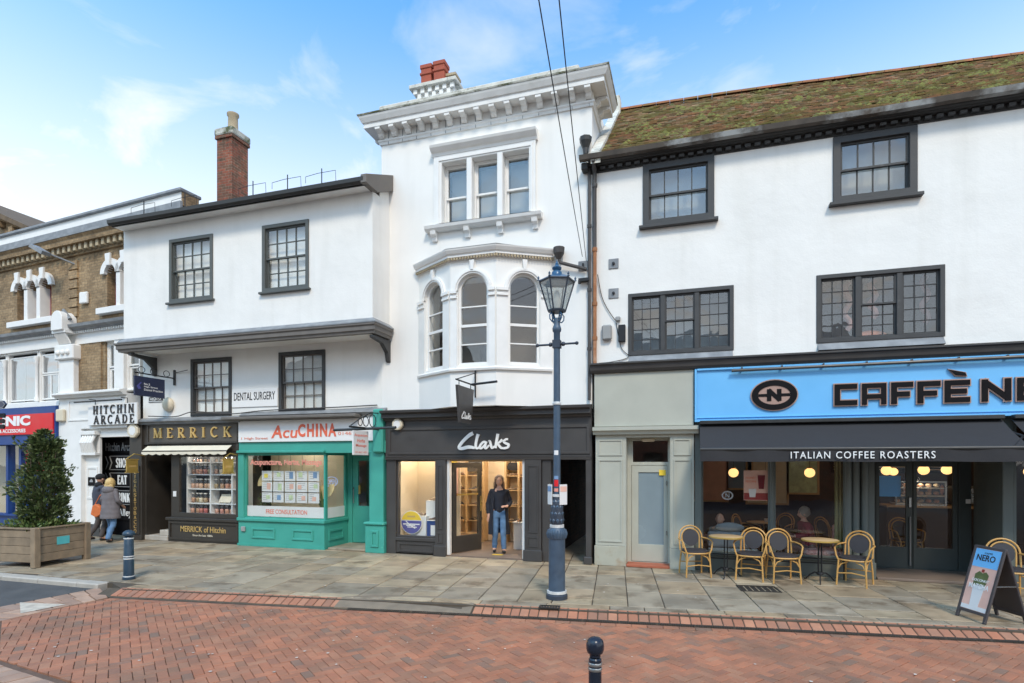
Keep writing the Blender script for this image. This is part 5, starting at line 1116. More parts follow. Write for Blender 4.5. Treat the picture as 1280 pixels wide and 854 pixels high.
# right pilaster with cap and pedestal
MB().box(-7.10, -6.73, F-.06, DY, .70, 2.34).build('pilaster', te, t, bevel=.01); MB().box(-6.96, -6.70, F-.16, F+.1, 2.30, 3.30).build('pilaster_head', te, t, bevel=.03); MB().box(-7.17, -6.68, F-.12, DY, .0, .64).build('pedestal', te, t, bevel=.01); MB().box(-7.20, -6.66, F-.16, DY, .641, .71).build('pedestal_cap', te, t, bevel=.02)
MB().prism(rect(-7.02, -6.82, .14, .52), F-.145, F-.1205, [rect(-6.97, -6.87, .19, .47)]).build('pedestal_moulding', te, t, bevel=.006)
# shop interiors of this house
MB().box(A0, RC-.12, F+1.1, F+1.15, 0, 2.95).build('window_back', 'room_cream', t); MB().box(A0+.05, RC-.12, F+.14, F+1.1, .55, .6).build('window_bed', 'shelf_white', t)
MB().box(RC-.1, A1, DY+1.6, DY+1.65, 0, 2.95).build('inner_wall', 'room_dark', t); MB().box(-14, X1-.31, F+.3, 18.2, -.02, .0).build('shop_floor', 'room_floor', t)
# strip and lettering on the glass
ws = MB().box(A0+.21, RC-.06, F+.012, F+.015, .74, 1.0).build('window_strip', 'poster_white', sw); text(ws, 'FREE CONSULTATION', -10.05, -8.85, .81, .92, F+.011, 'red_text', .003, off=.004)
text(sw, 'Acupuncture, Herbs, Massage', -10.52, -8.42, 1.97, 2.16, F-.0, 'pale_red_text', .003, off=.03)
# ================================================================ far left: brown brick building with arcade entrance and blue shop (turned a few degrees)
t = thing('brick_building', 'brown brick Victorian building with white arched windows, arcade entrance and blue and red shop', 'building', (-14.74, F, 0), R(-5)); BRK = t
yx = Matrix(((0, 1, 0, 0), (1, 0, 0, 0), (0, 0, 1, 0), (0, 0, 0, 1)))
U0, U1 = -10.5, .66
G = [(-4.07-4.22, 'left'), (-4.07, 'mid'), (.15, 'right')]
def lights3(c): return [(c-.80, c-.44), (c-.18, c+.18), (c+.44, c+.80)]
holes = []
for c, _ in G:
    for a, b in lights3(c):
        if b < U1-.05: holes.append(arch(a-.05, b+.05, 6.34, 7.28, 10))
wall('brick_wall', U0, U1, 5.95, 8.2, 0, .35, holes, 'brown_brick', t)
for c, _ in G:
    for a, b in lights3(c):
        if b > U1-.05: continue
        m = (a+b)/2; r0, r1 = .23, .40
        ring = [(m+r1*math.cos(math.pi*i/12), 7.28+r1*math.sin(math.pi*i/12)) for i in range(13)]+[(m+r0*math.cos(math.pi*i/12), 7.28+r0*math.sin(math.pi*i/12)) for i in range(12, -1, -1)]
        hd = MB().prism(ring, -.09, .10).build('arch_hood', 'white_paint', t); MB().prism([(m-.07, 7.46), (m+.07, 7.46), (m+.11, 7.80), (m-.11, 7.80)], -.15, -.091).build('keystone', 'white_paint', hd, bevel=.01)
        wn_ = MB().prism(arch(a-.05, b+.05, 6.34, 7.28, 10), .22, .28, [arch(a, b, 6.40, 7.28, 10)]).build('window', 'maroon', t); MB().box(a, b, .225, .27, 6.86, 6.90).build('sash', 'maroon', wn_); pane(wn_, a, b, 6.40, 6.86, .25, 'pane_old'); MB().prism(arch(a, b, 6.90, 7.28, 10), .248, .252).build('pane', 'pane_old', wn_)
    for s_ in (-.31, .31):
        if c+s_+.1 < U1: MB().box(c+s_-.085, c+s_+.085, -.06, .24, 6.34, 7.28).build('colonnette', 'white_paint', t, bevel=.01)
    x1 = min(c+1.1, U1-.02)
    MB().box(c-1.1, x1, -.16, .0-.001, 6.16, 6.33).build('sill', 'white_paint', t, bevel=.012)
# dentilled brick cornice, gutter ledge, set-back attic with white band
co = MB().path([(0, 7.98), (.06, 7.98), (.06, 8.04), (.03, 8.05), (.03, 8.22), (.26, 8.22), (.28, 8.34), (.34, 8.40), (0, 8.44)], [(U0, 0), (U1, 0)]).build('brick_cornice', 'brown_brick', t)
db = MB().box(-.055, .055, -.08, .08, -.085, .085); dme = bpy.data.meshes.new('dentil'); dme.from_pydata(db.v, [], db.f); dme.materials.append(M['buff_pot'])
x = U0+.1
while x < U1: o = link('dentil', dme, co); o.location = (x, -.112, 8.133); x += .245
MB().box(U0, U1, -.30, 1.2, 8.44, 8.50).build('ledge', 'lead', t)
MB().box(U0, .82, 1.1, 1.4, 8.501, 9.34).build('attic_base', 'brown_brick', t); MB().box(U0, .84, 1.02, 1.1-.001, 9.10, 9.50).build('attic_ledge', 'lead', t)
MB().box(U0, .80, 1.08, 1.6, 9.501, 9.78).build('attic_band', 'white_paint', t); MB().box(U0, .86, 1.0, 1.7, 9.781, 9.88).build('attic_coping', 'lead', t, bevel=.02); MB().box(.80, .84, 1.1, 1.62, 9.4, 9.78).build('attic_return', 'brown_brick', t)
MB().box(U0, .7, 1.4, 7, 0, 9.3).build('rear_block', 'room_dark', t)
# rusticated pilaster strip, lamp arm and alarm boxes
for k in range(6): MB().box(-2.35, -1.95, -.05, -.001, 6.25+k*.27, 6.48+k*.27).build('quoin', 'brown_brick', t)
# string course and frieze
MB().path([(0, 5.80), (.12, 5.80), (.14, 5.84), (.24, 5.88), (.26, 5.96), (0, 6.0)], [(U0, 0), (U1, 0)]).build('string_course', 'lead', t)
wall('frieze', U0, U1, 5.44, 5.80, -.02, .3, [], 'white_paint', t)
sd_ = MB(); x = U0
while x < U1: sd_.box(x, x+.05, -.10, -.021, 5.735, 5.798); x += .1
o = sd_.build('frieze_dentils', 'white_paint', t); o['kind'] = 'stuff'
# first-floor shop windows with slender posts
PX = (-10.4, -8.8, -7.2, -5.58, -3.95, -2.6)
for a, b in zip(PX[:-1], PX[1:]):
    L_ = [(a+.10, b-.06, 3.95, 5.30, 1, 1, .05)] if b < -3 else [(a+.10, b-.06, 4.72, 5.30, 1, 1, .05), (a+.10, b-.06, 3.95, 4.70, 3, 1, .05)]
    window(t, a+.04, b, 3.85, 5.44, .05, .05, L_, 'white_paint', rail=.04, bar=.05, glass_m='pane_mirror', proud=0, backing=('curtain', .5))
    MB().lathe([(.06, 0), (.06, .1), (.045, .14), (.04, 1.1), (.06, 1.14), (.05, 1.2), (.075, 1.28), (.075, 1.34)], (a+.02, -.0, 3.9), 10).build('post', 'white_paint', t, smooth=True)
MB().box(U0, -2.6, -.12, .3, 3.72, 3.85).build('window_sill', 'white_paint', t)
# big white console pilaster between shop and arcade
pl = MB().box(-2.60, -1.95, -.14, .2, 3.95, 5.0).build('pilaster', 'white_paint', t, bevel=.01)
MB().box(-2.70, -1.85, -.22, .2, 5.001, 5.42).build('capital', 'white_paint', pl, bevel=.03)
for k in range(3): ball('rosette', (-2.5+.22*k, -.24, 5.2), (.08, .05, .08), 'white_paint', pl, 10, 6)
for k in range(7): MB().tube([(-2.50+k*.075, -.16, 5.45), (-2.50+k*.075, -.30, 5.72)], .034, 6).build('flute', 'white_paint', pl)
MB().box(-2.58, -1.97, -.34, .0, 5.73, 5.80).build('console_bed', 'white_paint', pl)
MB().prism([(-2.52, 5.80), (-2.02, 5.80), (-2.02, 6.10)]+[(-2.27+.25*math.cos(math.pi*i/10), 6.10+.25*math.sin(math.pi*i/10)) for i in range(1, 10)]+[(-2.52, 6.10)], -.40, .0).build('console_head', 'white_paint', pl, bevel=.02)
MB().tube([(-2.55, -.2, 6.12), (-2.27, -.2, 6.40), (-1.99, -.2, 6.12)], .05, 8).build('console_cap', 'lead', pl)
# brick pier and white casements above the arcade
MB().box(-1.95, -.98, .0, .35, 4.03, 5.44).build('brick_pier', 'brown_brick', t); MB().box(-.98, -.86, .05, .35, 4.03, 5.44).build('pier_return', 'brown_brick', t)
window(t, -.86, -.42, 4.05, 5.44, .10, .05, [(-.81, -.47, 4.72, 5.39, 1, 1, .03), (-.81, -.47, 4.10, 4.70, 1, 1, .06)], 'white_paint', proud=0, glass_m='pane_old', backing=('blind_grey', .4))
MB().box(-.42, -.02, -.0, .3, 4.03, 5.44).build('casement_pier', 'white_paint', t, bevel=.01)
window(t, -.02, .5, 4.05, 5.44, .10, .05, [(.03, .45, 4.72, 5.39, 1, 1, .03), (.03, .45, 4.10, 4.70, 1, 1, .06)], 'white_paint', proud=0, glass_m='pane_old', backing=('blind_grey', .4))
# white arcade portal
ap = MB().prism([(-2.65, 0), (-1.64, 0), (-1.64, 3.02), (.30, 3.02), (.30, 3.95), (-2.65, 3.95)], -.12, .25).build('arcade_portal', 'white_paint', t)
MB().path([(0, 3.90), (.10, 3.90), (.14, 3.96), (.20, 3.98), (.20, 4.02), (0, 4.08)], [(-2.65, -.12), (.30, -.12)]).build('portal_cornice', 'white_paint', ap)
MB().prism(rect(-2.2, .28, 3.25, 3.84), -.14, -.1205, [rect(-2.15, .27, 3.29, 3.80)]).build('portal_moulding', 'white_paint', ap)
sgn = MB().box(-1.22, .80, -.19, -.15, 3.10, 3.66).build('arcade_sign', 'white_sign', ap, bevel=.004)
serif(sgn, 'HITCHIN', -.98, .70, 3.40, 3.63, -.191, 'black_letter', .02, gap=.32, bold=1.05); serif(sgn, 'ARCADE', -.95, .70, 3.13, 3.36, -.191, 'black_letter', .02, gap=.36, bold=1.05)
MB().tube([(-1.6, -.32, 3.74), (.40, -.32, 3.74)], .018, 6).build('sign_rail', 'iron_black', ap)
for x in (-.95, .38): MB().tube([(x, -.32, 3.80), (x, -.16, 3.80), (x, -.16, 3.62)], .012, 6).build('rail_bracket', 'iron_black', ap)
# inner jamb with scroll console, black plinth
jb = MB().box(-1.64, -1.02, .0, .06, .0, 3.02).build('arcade_jamb', 'white_paint', t); MB().prism(rect(-1.56, -1.10, 1.05, 1.95), -.02, -.0005, [rect(-1.51, -1.15, 1.1, 1.9)]).build('jamb_moulding', 'white_paint', jb)
for k in range(5): MB().tube([(-1.54+k*.11, -.10, 2.36), (-1.54+k*.11, -.18, 2.62), (-1.54+k*.11, -.08, 2.84)], .05, 8).build('scroll', 'white_paint', jb)
MB().box(-1.62, -1.0, -.16, -.0, 2.84, 2.95).build('console_cap', 'white_paint', jb, bevel=.01); MB().box(-1.62, -1.0, -.14, -.0, 2.27, 2.35).build('console_base', 'white_paint', jb, bevel=.01)
MB().box(-2.66, -1.64, -.145, -.121, .0, .34).build('portal_plinth', 'black_timber', ap); MB().box(-1.64, -1.01, -.02, -.001, .0, .34).build('jamb_plinth', 'black_timber', jb)
pq = MB().box(-1.50, -1.20, -.022, -.0205, 1.42, 1.66).build('wall_plaque', 'letter_black', jb); MB().prism([(-1.42, 1.52), (-1.28, 1.52), (-1.28, 1.56), (-1.35, 1.61), (-1.42, 1.56)], -.026, -.0225).build('plaque_mark', 'dim_letter', pq)
MB().box(-1.02, .30, .0, .25, 2.78, 3.02).build('arcade_lintel', 'white_paint', t)
# passage with black direction boards
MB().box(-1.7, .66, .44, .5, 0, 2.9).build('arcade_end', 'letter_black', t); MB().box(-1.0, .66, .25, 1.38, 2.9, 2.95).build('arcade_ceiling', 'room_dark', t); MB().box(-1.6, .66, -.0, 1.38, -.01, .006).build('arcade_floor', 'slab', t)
bd = MB(); BY_ = .40
def board(z0, z1, words, x0, x1, arrow=True, ser=True, m='dim_letter'):
    b = MB().box(-1.52, .30, BY_, BY_+.03, z0, z1).build('direction_board', 'letter_black', t)
    ol = MB()
    for i in range(2): ol.prism([(-1.42+i*.17, z0+.03), (-1.38+i*.17, z0+.03), (-1.28+i*.17, (z0+z1)/2), (-1.38+i*.17, z1-.03), (-1.42+i*.17, z1-.03), (-1.32+i*.17, (z0+z1)/2)], BY_-.006, BY_-.001) if arrow else None
    if arrow:
        ol.box(-1.2, .2, BY_-.005, BY_-.001, z0+.02, z0+.035); ol.box(-1.2, .2, BY_-.005, BY_-.001, z1-.035, z1-.02); ol.build('board_outline', m, b)
    if ser: serif(b, words, x0, x1, z0+.09, z1-.09, BY_-.001, 'white_letter', .006, gap=.08, bold=1.4)
    else: text(b, words, x0, x1, z0+.06, z1-.06, BY_-.001, m, .006, off=.01)
board(2.34, 2.70, 'Hitchin Arcade', -1.40, -.10, False, False); board(1.84, 2.28, 'SHOP', -.95, -.40); board(1.36, 1.80, 'EAT', -.88, -.48); board(.86, 1.30, 'DRINK', -1.02, -.35); board(.44, .82, 'Alley', -.85, -.28, False, False, 'white_letter')
# --- blue and red shop
bl = MB().box(U0, -2.66, -.20, .2, 2.60, 3.70).build('shop_fascia', 'sign_blue', t, bevel=.01); rp = MB().box(U0, -2.72, -.24, -.201, 2.90, 3.50).build('sign_panel', 'sign_red', bl)
text(rp, 'CLINIC', -6.05, -3.78, 3.16, 3.46, -.241, 'white_letter', .01, off=.05); text(rp, '& ACCESSORIES', -5.35, -4.02, 2.96, 3.07, -.241, 'white_letter', .006, off=.02)
MB().box(U0, -2.66, .1, .25, 0, .42).build('stall_riser', 'sign_blue', t); MB().box(U0, -2.66, .02, .25, .421, .48).build('sill', 'sign_blue', t)
for x in (-8.6, -6.75, -5.62, -4.95, -2.80): MB().box(x, x+.12, .05, .25, .48, 2.60).build('shop_post', 'sign_blue', t, bevel=.006)
for a, b in ((-8.48, -6.75), (-6.63, -5.62), (-5.50, -4.95), (-4.83, -2.80)): pane(t, a, b, .48, 2.60, .15, 'pane_shop', .1)
MB().box(U0, -2.66, .9, .95, 0, 2.9).build('window_back', 'room_cream', t)
q = MB().box(-4.80, -3.4, .16, .17, 1.75, 2.45).build('window_poster', 'sign_red', t); text(q, 'NO FIX', -4.68, -3.9, 2.14, 2.30, .159, 'gold', .004, off=.02); text(q, 'NO FEE', -4.72, -3.9, 1.86, 2.02, .159, 'gold', .004, off=.02)
q = MB().box(-4.80, -3.2, .16, .17, .5, 1.70).build('window_poster', 'sign_blue', t)
for k in range(4): MB().box(-5.42, -5.02, .3, .5, .55+k*.42, .57+k*.42).build('display_shelf', 'shelf_white', t)
# wall fittings on the brick building
o = thing('floodlight', 'grey floodlight on an arm under the brick cornice', 'floodlight', (-17.45, 11.45, 7.7), world=True); MB().tube([(-16.75, 11.78, 7.72), (-17.25, 11.35, 7.95)], .025, 6).build('arm', 'lead', o); MB().tbox(-.28, .28, -.12, .12, -.05, .05, Matrix.Translation((-17.4, 11.22, 8.02)) @ Matrix.Rotation(R(28), 4, 'Y')).build('head', 'lead', o)
def alarm_box(x, y, z, lab, rx=.13, m='plastic_cream'):
    tag(MB().tbox(-rx, rx, -.09, 0, -rx*1.1, rx*1.1, Matrix.Translation((x, y, z))).build('alarm_box', m, None, bevel=.035, seg=2), lab, 'alarm box', 'alarm boxes')
alarm_box(-16.35, 11.73, 6.72, 'white alarm box on the brown brick wall left of the white house', .15, 'white_paint')
alarm_box(-17.2, 11.68, 3.42, 'cream alarm box on the white pilaster beside the red sign', .16)
# far building seen above the parapet at the left edge
f = thing('distant_gable', 'dark brown stone gable rising behind the brick building at the far left', 'building', (-30, 19, 0), world=True)
MB().box(-40, -28.0, 17.2, 24, 0, 11.8).build('wall', 'brown_brick', f); MB().prism([(-42, 11.8), (-27.3, 11.8), (-27.0, 11.95), (-34.5, 15.2), (-42, 12.2)], 17.0, 24).build('gable', 'brown_brick', f)
rk = MB(); rk.prism([(-26.7, 11.84), (-26.7, 12.04), (-34.5, 15.5), (-34.5, 15.2)], 16.7, 24.2); rk.build('raking_cornice', 'brown_stone', f)
for k in range(9): x = -27.8-k*.8; MB().box(x-.12, x+.12, 16.75, 17.0, 11.92+k*.35, 12.16+k*.35).build('dentil', 'brown_brick', f)
# opposite side of the street (behind the camera): plain houses that the windows mirror
for k, (a, b, h, lab, m) in enumerate(((-30, -16, 8.5, 'plain brown brick house across the street, behind the viewpoint at the left', 'brown_brick'), (-16, -4, 7.0, 'plain pale house across the street, directly behind the viewpoint', 'white_render'), (-4, 9, 8.0, 'plain red brick house across the street, behind the viewpoint at the right', 'chimney_brick'))):
    o = thing('opposite_house', lab, 'house', ((a+b)/2, -14, 0), group='houses across the street', world=True)
    hs = [rect(a+1+i*2.6, a+2.2+i*2.6, z, z+1.6) for i in range(int((b-a-1.5)/2.6)) for z in (1.0, 4.2)]
    MB().prism(rect(a, b-.02, -.2, h), -12.3, -12, hs).build('wall', m, o); MB().box(a, b-.02, -20, -12.31, -.2, h-.02).build('body', 'room_dark', o)
    for r_ in hs: pane(o, r_[0][0], r_[1][0], r_[0][1], r_[2][1], -12.1, 'pane_old', name='window')
    MB().prism([(-20.3, h), (-11.7, h), (-16, h+2.4)], a, b-.02, mtx=yx).build('roof', 'slate', o)
# ================================================================ street furniture
def curl(c, r, a0, a1, n=10, ax='xz'): 
    return [(c[0]+r*math.cos(R(a0+(a1-a0)*i/n)), c[1], c[2]+r*math.sin(R(a0+(a1-a0)*i/n))) for i in range(n+1)]
# --- lamp post
t = thing('street_lamp', 'tall blue cast-iron lamp post with glass lantern on the pavement', 'street lamp', (-1.97, 8.54, 0))
MB().lathe([(.165, 0), (.165, .06), (.15, .075), (.15, .085)], seg=24).build('foot', 'lamp_blue_dark', t, smooth=True)
MB().lathe([(.152, .085), (.152, .125)], seg=24).build('white_band', 'white_band', t, smooth=True)
MB().lathe([(.128, .125), (.125, .90), (.13, .92), (.148, .96), (.15, 1.02), (.13, 1.06), (.105, 1.09)], seg=24).build('base_column', 'lamp_blue', t, smooth=True)
tr = MB()
for k in range(20): a = 2*math.pi*k/20; tr.tube([(.134*math.cos(a), .134*math.sin(a), .93), (.152*math.cos(a), .152*math.sin(a), 1.0), (.13*math.cos(a), .13*math.sin(a), 1.055)], .014, 5)
tr.build('beading', 'lamp_blue', t, smooth=True)
MB().lathe([(.11, 1.09), (.11, 1.135)], seg=20).build('white_band', 'white_band', t)
MB().lathe([(.09, 1.135), (.102, 1.16), (.108, 1.22), (.10, 1.32), (.085, 1.45), (.075, 1.52), (.07, 1.56)], seg=20).build('ornate_shaft', 'lamp_blue_dark', t, smooth=True)
lf = MB()
for k in range(10):
    a = 2*math.pi*k/10+.2
    for zz_, rr in ((1.2, .109), (1.30, .102), (1.40, .092), (1.48, .082)):
        c, s_ = math.cos(a+zz_*3), math.sin(a+zz_*3); lf.add([(c*(rr-.005), s_*(rr-.005), zz_-.045), (c*rr-s_*.026, s_*rr+c*.026, zz_), (c*(rr+.007), s_*(rr+.007), zz_+.012), (c*rr+s_*.026, s_*rr-c*.026, zz_), (c*(rr-.012), s_*(rr-.012), zz_+.05)], [(0, 1, 2), (0, 2, 3), (1, 4, 2), (2, 4, 3)])
lf.build('leaf_relief', 'lamp_blue', t)
MB().lathe([(.078, 1.56), (.078, 1.60)], seg=20).build('white_band', 'white_band', t)
MB().lathe([(.055, 1.60), (.052, 2.97)], seg=20).build('lower_pole', 'lamp_blue', t, smooth=True); MB().lathe([(.065, 2.97), (.067, 3.0), (.058, 3.015)], seg=20).build('white_band', 'white_band', t)
MB().lathe([(.052, 3.015), (.05, 3.82), (.05, 4.08), (.066, 4.10), (.07, 4.14), (.06, 4.17), (.048, 4.2), (.052, 4.26), (.044, 4.30)], seg=20).build('upper_pole', 'lamp_blue', t, smooth=True)
lb = MB(); lb.tube([(-.31, 0, 3.90), (.31, 0, 3.90)], .016, 8); lb.box(-.06, .06, -.06, .06, 3.84, 3.96)
for s_ in (-1, 1): lb.lathe([(.001, -.03), (.024, -.018), (.03, 0), (.024, .018), (.001, .03)], (s_*.31, 0, 3.90), 10); lb.lathe([(.02, -.03), (.035, 0), (.02, .03)], (s_*.10, 0, 3.90), 10)
lb.build('ladder_bar', 'lamp_blue_dark', t, smooth=True)
for k in range(4):
    a = math.pi/4+k*math.pi/2; pts = [(.05, 4.25), (.085, 4.24), (.125, 4.28), (.13, 4.34), (.10, 4.37), (.075, 4.345), (.09, 4.32)]
    MB().tube([(x*math.cos(a), x*math.sin(a), z) for x, z in pts], .010, 6).build('scroll', 'lamp_roof_blue', t)
    MB().tube([(.05*math.cos(a), .05*math.sin(a), 4.28), (.11*math.cos(a), .11*math.sin(a), 4.42)], .012, 6).build('stay', 'lamp_roof_blue', t)
ln = MB(); n = 6; r0, r1, z0, z1 = .135, .27, 4.42, 4.86; cr = [(math.cos(2*math.pi*k/n+.35), math.sin(2*math.pi*k/n+.35)) for k in range(n)]
for k in range(n):
    c, d = cr[k], cr[(k+1) % n]; ln.tube([(c[0]*r0, c[1]*r0, z0), (c[0]*r1, c[1]*r1, z1)], .012, 6); ln.tube([(c[0]*r0, c[1]*r0, z0), (d[0]*r0, d[1]*r0, z0)], .012, 6); ln.tube([(c[0]*r1, c[1]*r1, z1), (d[0]*r1, d[1]*r1, z1)], .016, 6)
ln.lathe([(r0, z0-.03), (r0+.01, z0)], seg=6, rot=.35); lo = ln.build('lantern_frame', 'lamp_blue_dark', t)
for k in range(n):
    c, d = cr[k], cr[(k+1) % n]; e = .985
    MB().add([(c[0]*r0*e, c[1]*r0*e, z0), (d[0]*r0*e, d[1]*r0*e, z0), (d[0]*r1*e, d[1]*r1*e, z1), (c[0]*r1*e, c[1]*r1*e, z1)], [(0, 1, 2, 3)]).build('pane', 'lantern_glass', lo)
MB().lathe([(.285, 4.86), (.275, 4.88), (.19, 4.92), (.11, 4.955), (.09, 4.965)], seg=6, rot=.35).build('lantern_roof', 'lamp_roof_blue', t)
MB().lathe([(.085, 4.955), (.08, 5.0), (.05, 5.03), (.072, 5.055), (.075, 5.075), (.04, 5.10), (.025, 5.12), (.028, 5.135), (.016, 5.15), (.001, 5.20)], seg=14).build('finial', 'lamp_roof_blue', t, smooth=True)
for k in range(n): c = cr[k]; MB().lathe([(.022, 0), (.012, .02), (.018, .04), (.001, .07)], (c[0]*.285, c[1]*.285, 4.875), 8).build('crown_point', 'lamp_blue', t)
MB().lathe([(.05, 4.44), (.06, 4.55), (.045, 4.68), (.02, 4.72)], seg=12).build('lamp_bulb', 'curtain', t, smooth=True)
# notices and stickers wrapped on the pole
nt_ = thing('pole_notice', 'pair of small white notices with red print fixed to the lamp post', 'notice', (-1.97, 8.54, 1.3)); 
for s_ in (-1, 1):
    q = MB().tbox(-.07, .07, -.004, .004, 0, .31, Matrix.Translation((s_*.105, -.02, .14)) @ Matrix.Rotation(R(s_*50), 4, 'Z')).build('sheet', 'poster_white', nt_); MB().tbox(-.06, .06, -.007, -.0045, .2, .28, Matrix.Translation((s_*.105, -.02, .14)) @ Matrix.Rotation(R(s_*50), 4, 'Z')).build('print', 'poster_blue' if s_ < 0 else 'poster_pink', q)
for z, h, m in ((1.72, .10, 'sign_red'), (2.20, .07, 'poster_white'), (1.64, .05, 'pale_red_text'), (1.83, .05, 'poster_blue')):
    a0 = R(-125); vs = []; k = 8
    for i in range(k+1): a = a0+R(70)*i/k; vs += [(.0565*math.cos(a), .0565*math.sin(a), z), (.0565*math.cos(a), .0565*math.sin(a), z+h)]
    MB().add(vs, [(2*i, 2*i+2, 2*i+3, 2*i+1) for i in range(k)]).build('sticker', m, t)
# --- bollards
def bollard(name, x, y, z, lab, ball_top):
    t = thing(name, lab, 'bollard', (x, y, z))
    if ball_top:
        t.scale = (.64, .64, 1)
        MB().lathe([(.075, 0), (.072, .78), (.06, .79)], seg=24).build('shaft', 'bollard_black', t, smooth=True)
        for zz_ in (.70, .735): MB().lathe([(.074, zz_), (.079, zz_+.006), (.079, zz_+.018), (.074, zz_+.024)], seg=24).build('steel_band', 'steel', t, smooth=True)
        MB().lathe([(.05, .79), (.062, .80), (.062, .815), (.088, .828), (.100, .855), (.100, .885), (.088, .915), (.055, .934), (.001, .942)], seg=24).build('ball_head', 'bollard_black', t, smooth=True)
    else:
        MB().lathe([(.10, 0), (.10, .04), (.085, .05), (.076, .74), (.06, .76)], seg=24).build('shaft', 'bollard_blue', t, smooth=True)
        for zz_ in (.045, .36, .40, .72): MB().lathe([(.087-.012*zz_, zz_), (.089-.012*zz_, zz_+.003), (.089-.012*zz_, zz_+.016), (.086-.012*zz_, zz_+.02)], seg=24).build('white_band', 'white_band', t, smooth=True)
        MB().lathe([(.06, .76), (.095, .785), (.10, .81), (.09, .84), (.05, .87), (.001, .88)], seg=24).build('cap', 'bollard_blue', t, smooth=True)
bollard('bollard', -.66, 4.08, RD-.01, 'black ball-headed bollard with steel bands on the red brick road, nearest the viewer', True)
bollard('bollard', -9.58, 7.63, 0, 'blue bollard with thin white bands on the paving near the timber planter', False)
# --- timber planter with a bay shrub
PC = (-12.92, 8.36); t = thing('planter', 'weathered square timber planter box on the pavement at the left', 'planter', (*PC, 0), R(5)); h = .53
for sx in (-1, 1):
    for sy in (-1, 1): MB().box(sx*h-.06, sx*h+.06, sy*h-.06, sy*h+.06, 0, .79).build('corner_post', 'planter_wood', t, bevel=.01)
for k in range(4):
    z0, z1 = .10+k*.162, .10+k*.162+.156
    for s_ in (-1, 1):
        MB().box(-h+.06, h-.06, s_*(h-.0)-.018, s_*(h-.0)+.018, z0, z1).build('plank', 'planter_wood', t, bevel=.006); MB().box(s_*h-.018, s_*h+.018, -h+.06, h-.06, z0, z1).build('plank', 'planter_wood', t, bevel=.006)
for s_ in (-1, 1): MB().box(-h+.055, h-.055, s_*h-.045, s_*h+.04, .75, .785).build('rim', 'planter_wood', t, bevel=.006); MB().box(s_*h-.045, s_*h+.04, -h+.055, h-.055, .751, .784).build('rim', 'planter_wood', t, bevel=.006)
MB().box(-h+.02, h-.02, -h+.02, h-.02, .12, .70).build('soil', 'soil', t)
MB().box(h+.0185, h+.026, -.12, .14, .40, .56).build('plaque', 'cyan_plaque', t)
def leafy(name, n, fn, size, m, parent, droop=.2):
    mb = MB()
    for i in range(n):
        c, out_ = fn(); s_ = size*random.uniform(.6, 1.25); d = (out_+Vector((random.gauss(0, .5), random.gauss(0, .5), random.gauss(.25, .5)))).normalized(); sd_ = d.cross(Vector((random.gauss(0, 1), random.gauss(0, 1), random.gauss(0, 1)))).normalized(); up = d.cross(sd_)
        a = c; tip = c+d*s_; l = c+d*s_*.45+sd_*s_*.24+up*s_*.06; r_ = c+d*s_*.45-sd_*s_*.24+up*s_*.06; mb.add([a, l, tip, r_], [(0, 1, 2), (0, 2, 3)])
    return mb.build(name, m, parent)
t = thing('bay_shrub', 'dense dark green bay shrub growing in the timber planter', 'shrub', (PC[0]+.12, PC[1]-.02, .7))
def crown_r(z, a): 
    s_ = z/2.0; base = .41*math.sin(min(1, max(0, s_*1.22+.10))*math.pi*.90)**.55 if s_ < .86 else .30*(1-(s_-.86)/.16)**.7
    return max(.02, base)*(1+.18*math.sin(3*a+z*2.3)+.42*noise.noise(Vector((math.cos(a)*1.9, math.sin(a)*1.9, z*2.9))))
def cf():
    while True:
        z = random.uniform(.05, 2.02); a = random.uniform(0, 2*math.pi); rr = crown_r(z, a)*(random.random()**.33)
        if noise.noise(Vector((rr*math.cos(a)*4, rr*math.sin(a)*4, z*4+7))) < -.25 and random.random() < .8: continue
        return Vector((rr*math.cos(a), rr*math.sin(a), z)), Vector((math.cos(a), math.sin(a), .5))
leafy('crown', 6800, cf, .095, 'leaf', t)
def cf2():
    a = random.choice((.2, 1.1, 2.2, 3.0, 4.0, 5.1, 5.8)); k = random.random(); z = 1.1+.35*math.sin(a*5)+k*.42; rr = crown_r(min(1.9, z), a)*.8+.26*k; c = Vector((rr*math.cos(a), rr*math.sin(a), z)); return c+Vector((random.gauss(0, .03), random.gauss(0, .03), random.gauss(0, .03))), Vector((math.cos(a), math.sin(a), 1))
leafy('stray_shoots', 420, cf2, .08, 'leaf', t)['kind'] = 'stuff'
for k in range(7):
    a = k*.9; MB().tube([(.05*math.cos(a), .05*math.sin(a), -.05), (.1*math.cos(a), .1*math.sin(a), .4), (.22*math.cos(a), .22*math.sin(a), 1.0), (.26*math.cos(a+.2), .26*math.sin(a+.2), 1.6)], [.022, .018, .013, .006], 6).build('trunk', 'bark', t)
def cf3():
    a = random.uniform(0, 2*math.pi); rr = random.uniform(.1, .54); z = random.uniform(.0, .16)*(1.2 if math.cos(a-5) > 0 else .7); return Vector((max(-.5, min(.5, rr*1.25*math.cos(a))), max(-.5, min(.5, rr*1.25*math.sin(a))), z)), Vector((math.cos(a), math.sin(a), .8))
tag(leafy('ivy_plants', 900, cf3, .085, 'ivy', None), 'pale green ivy and low plants spilling at the foot of the bay shrub', 'plants', kind='stuff').location = (PC[0], PC[1], .70)
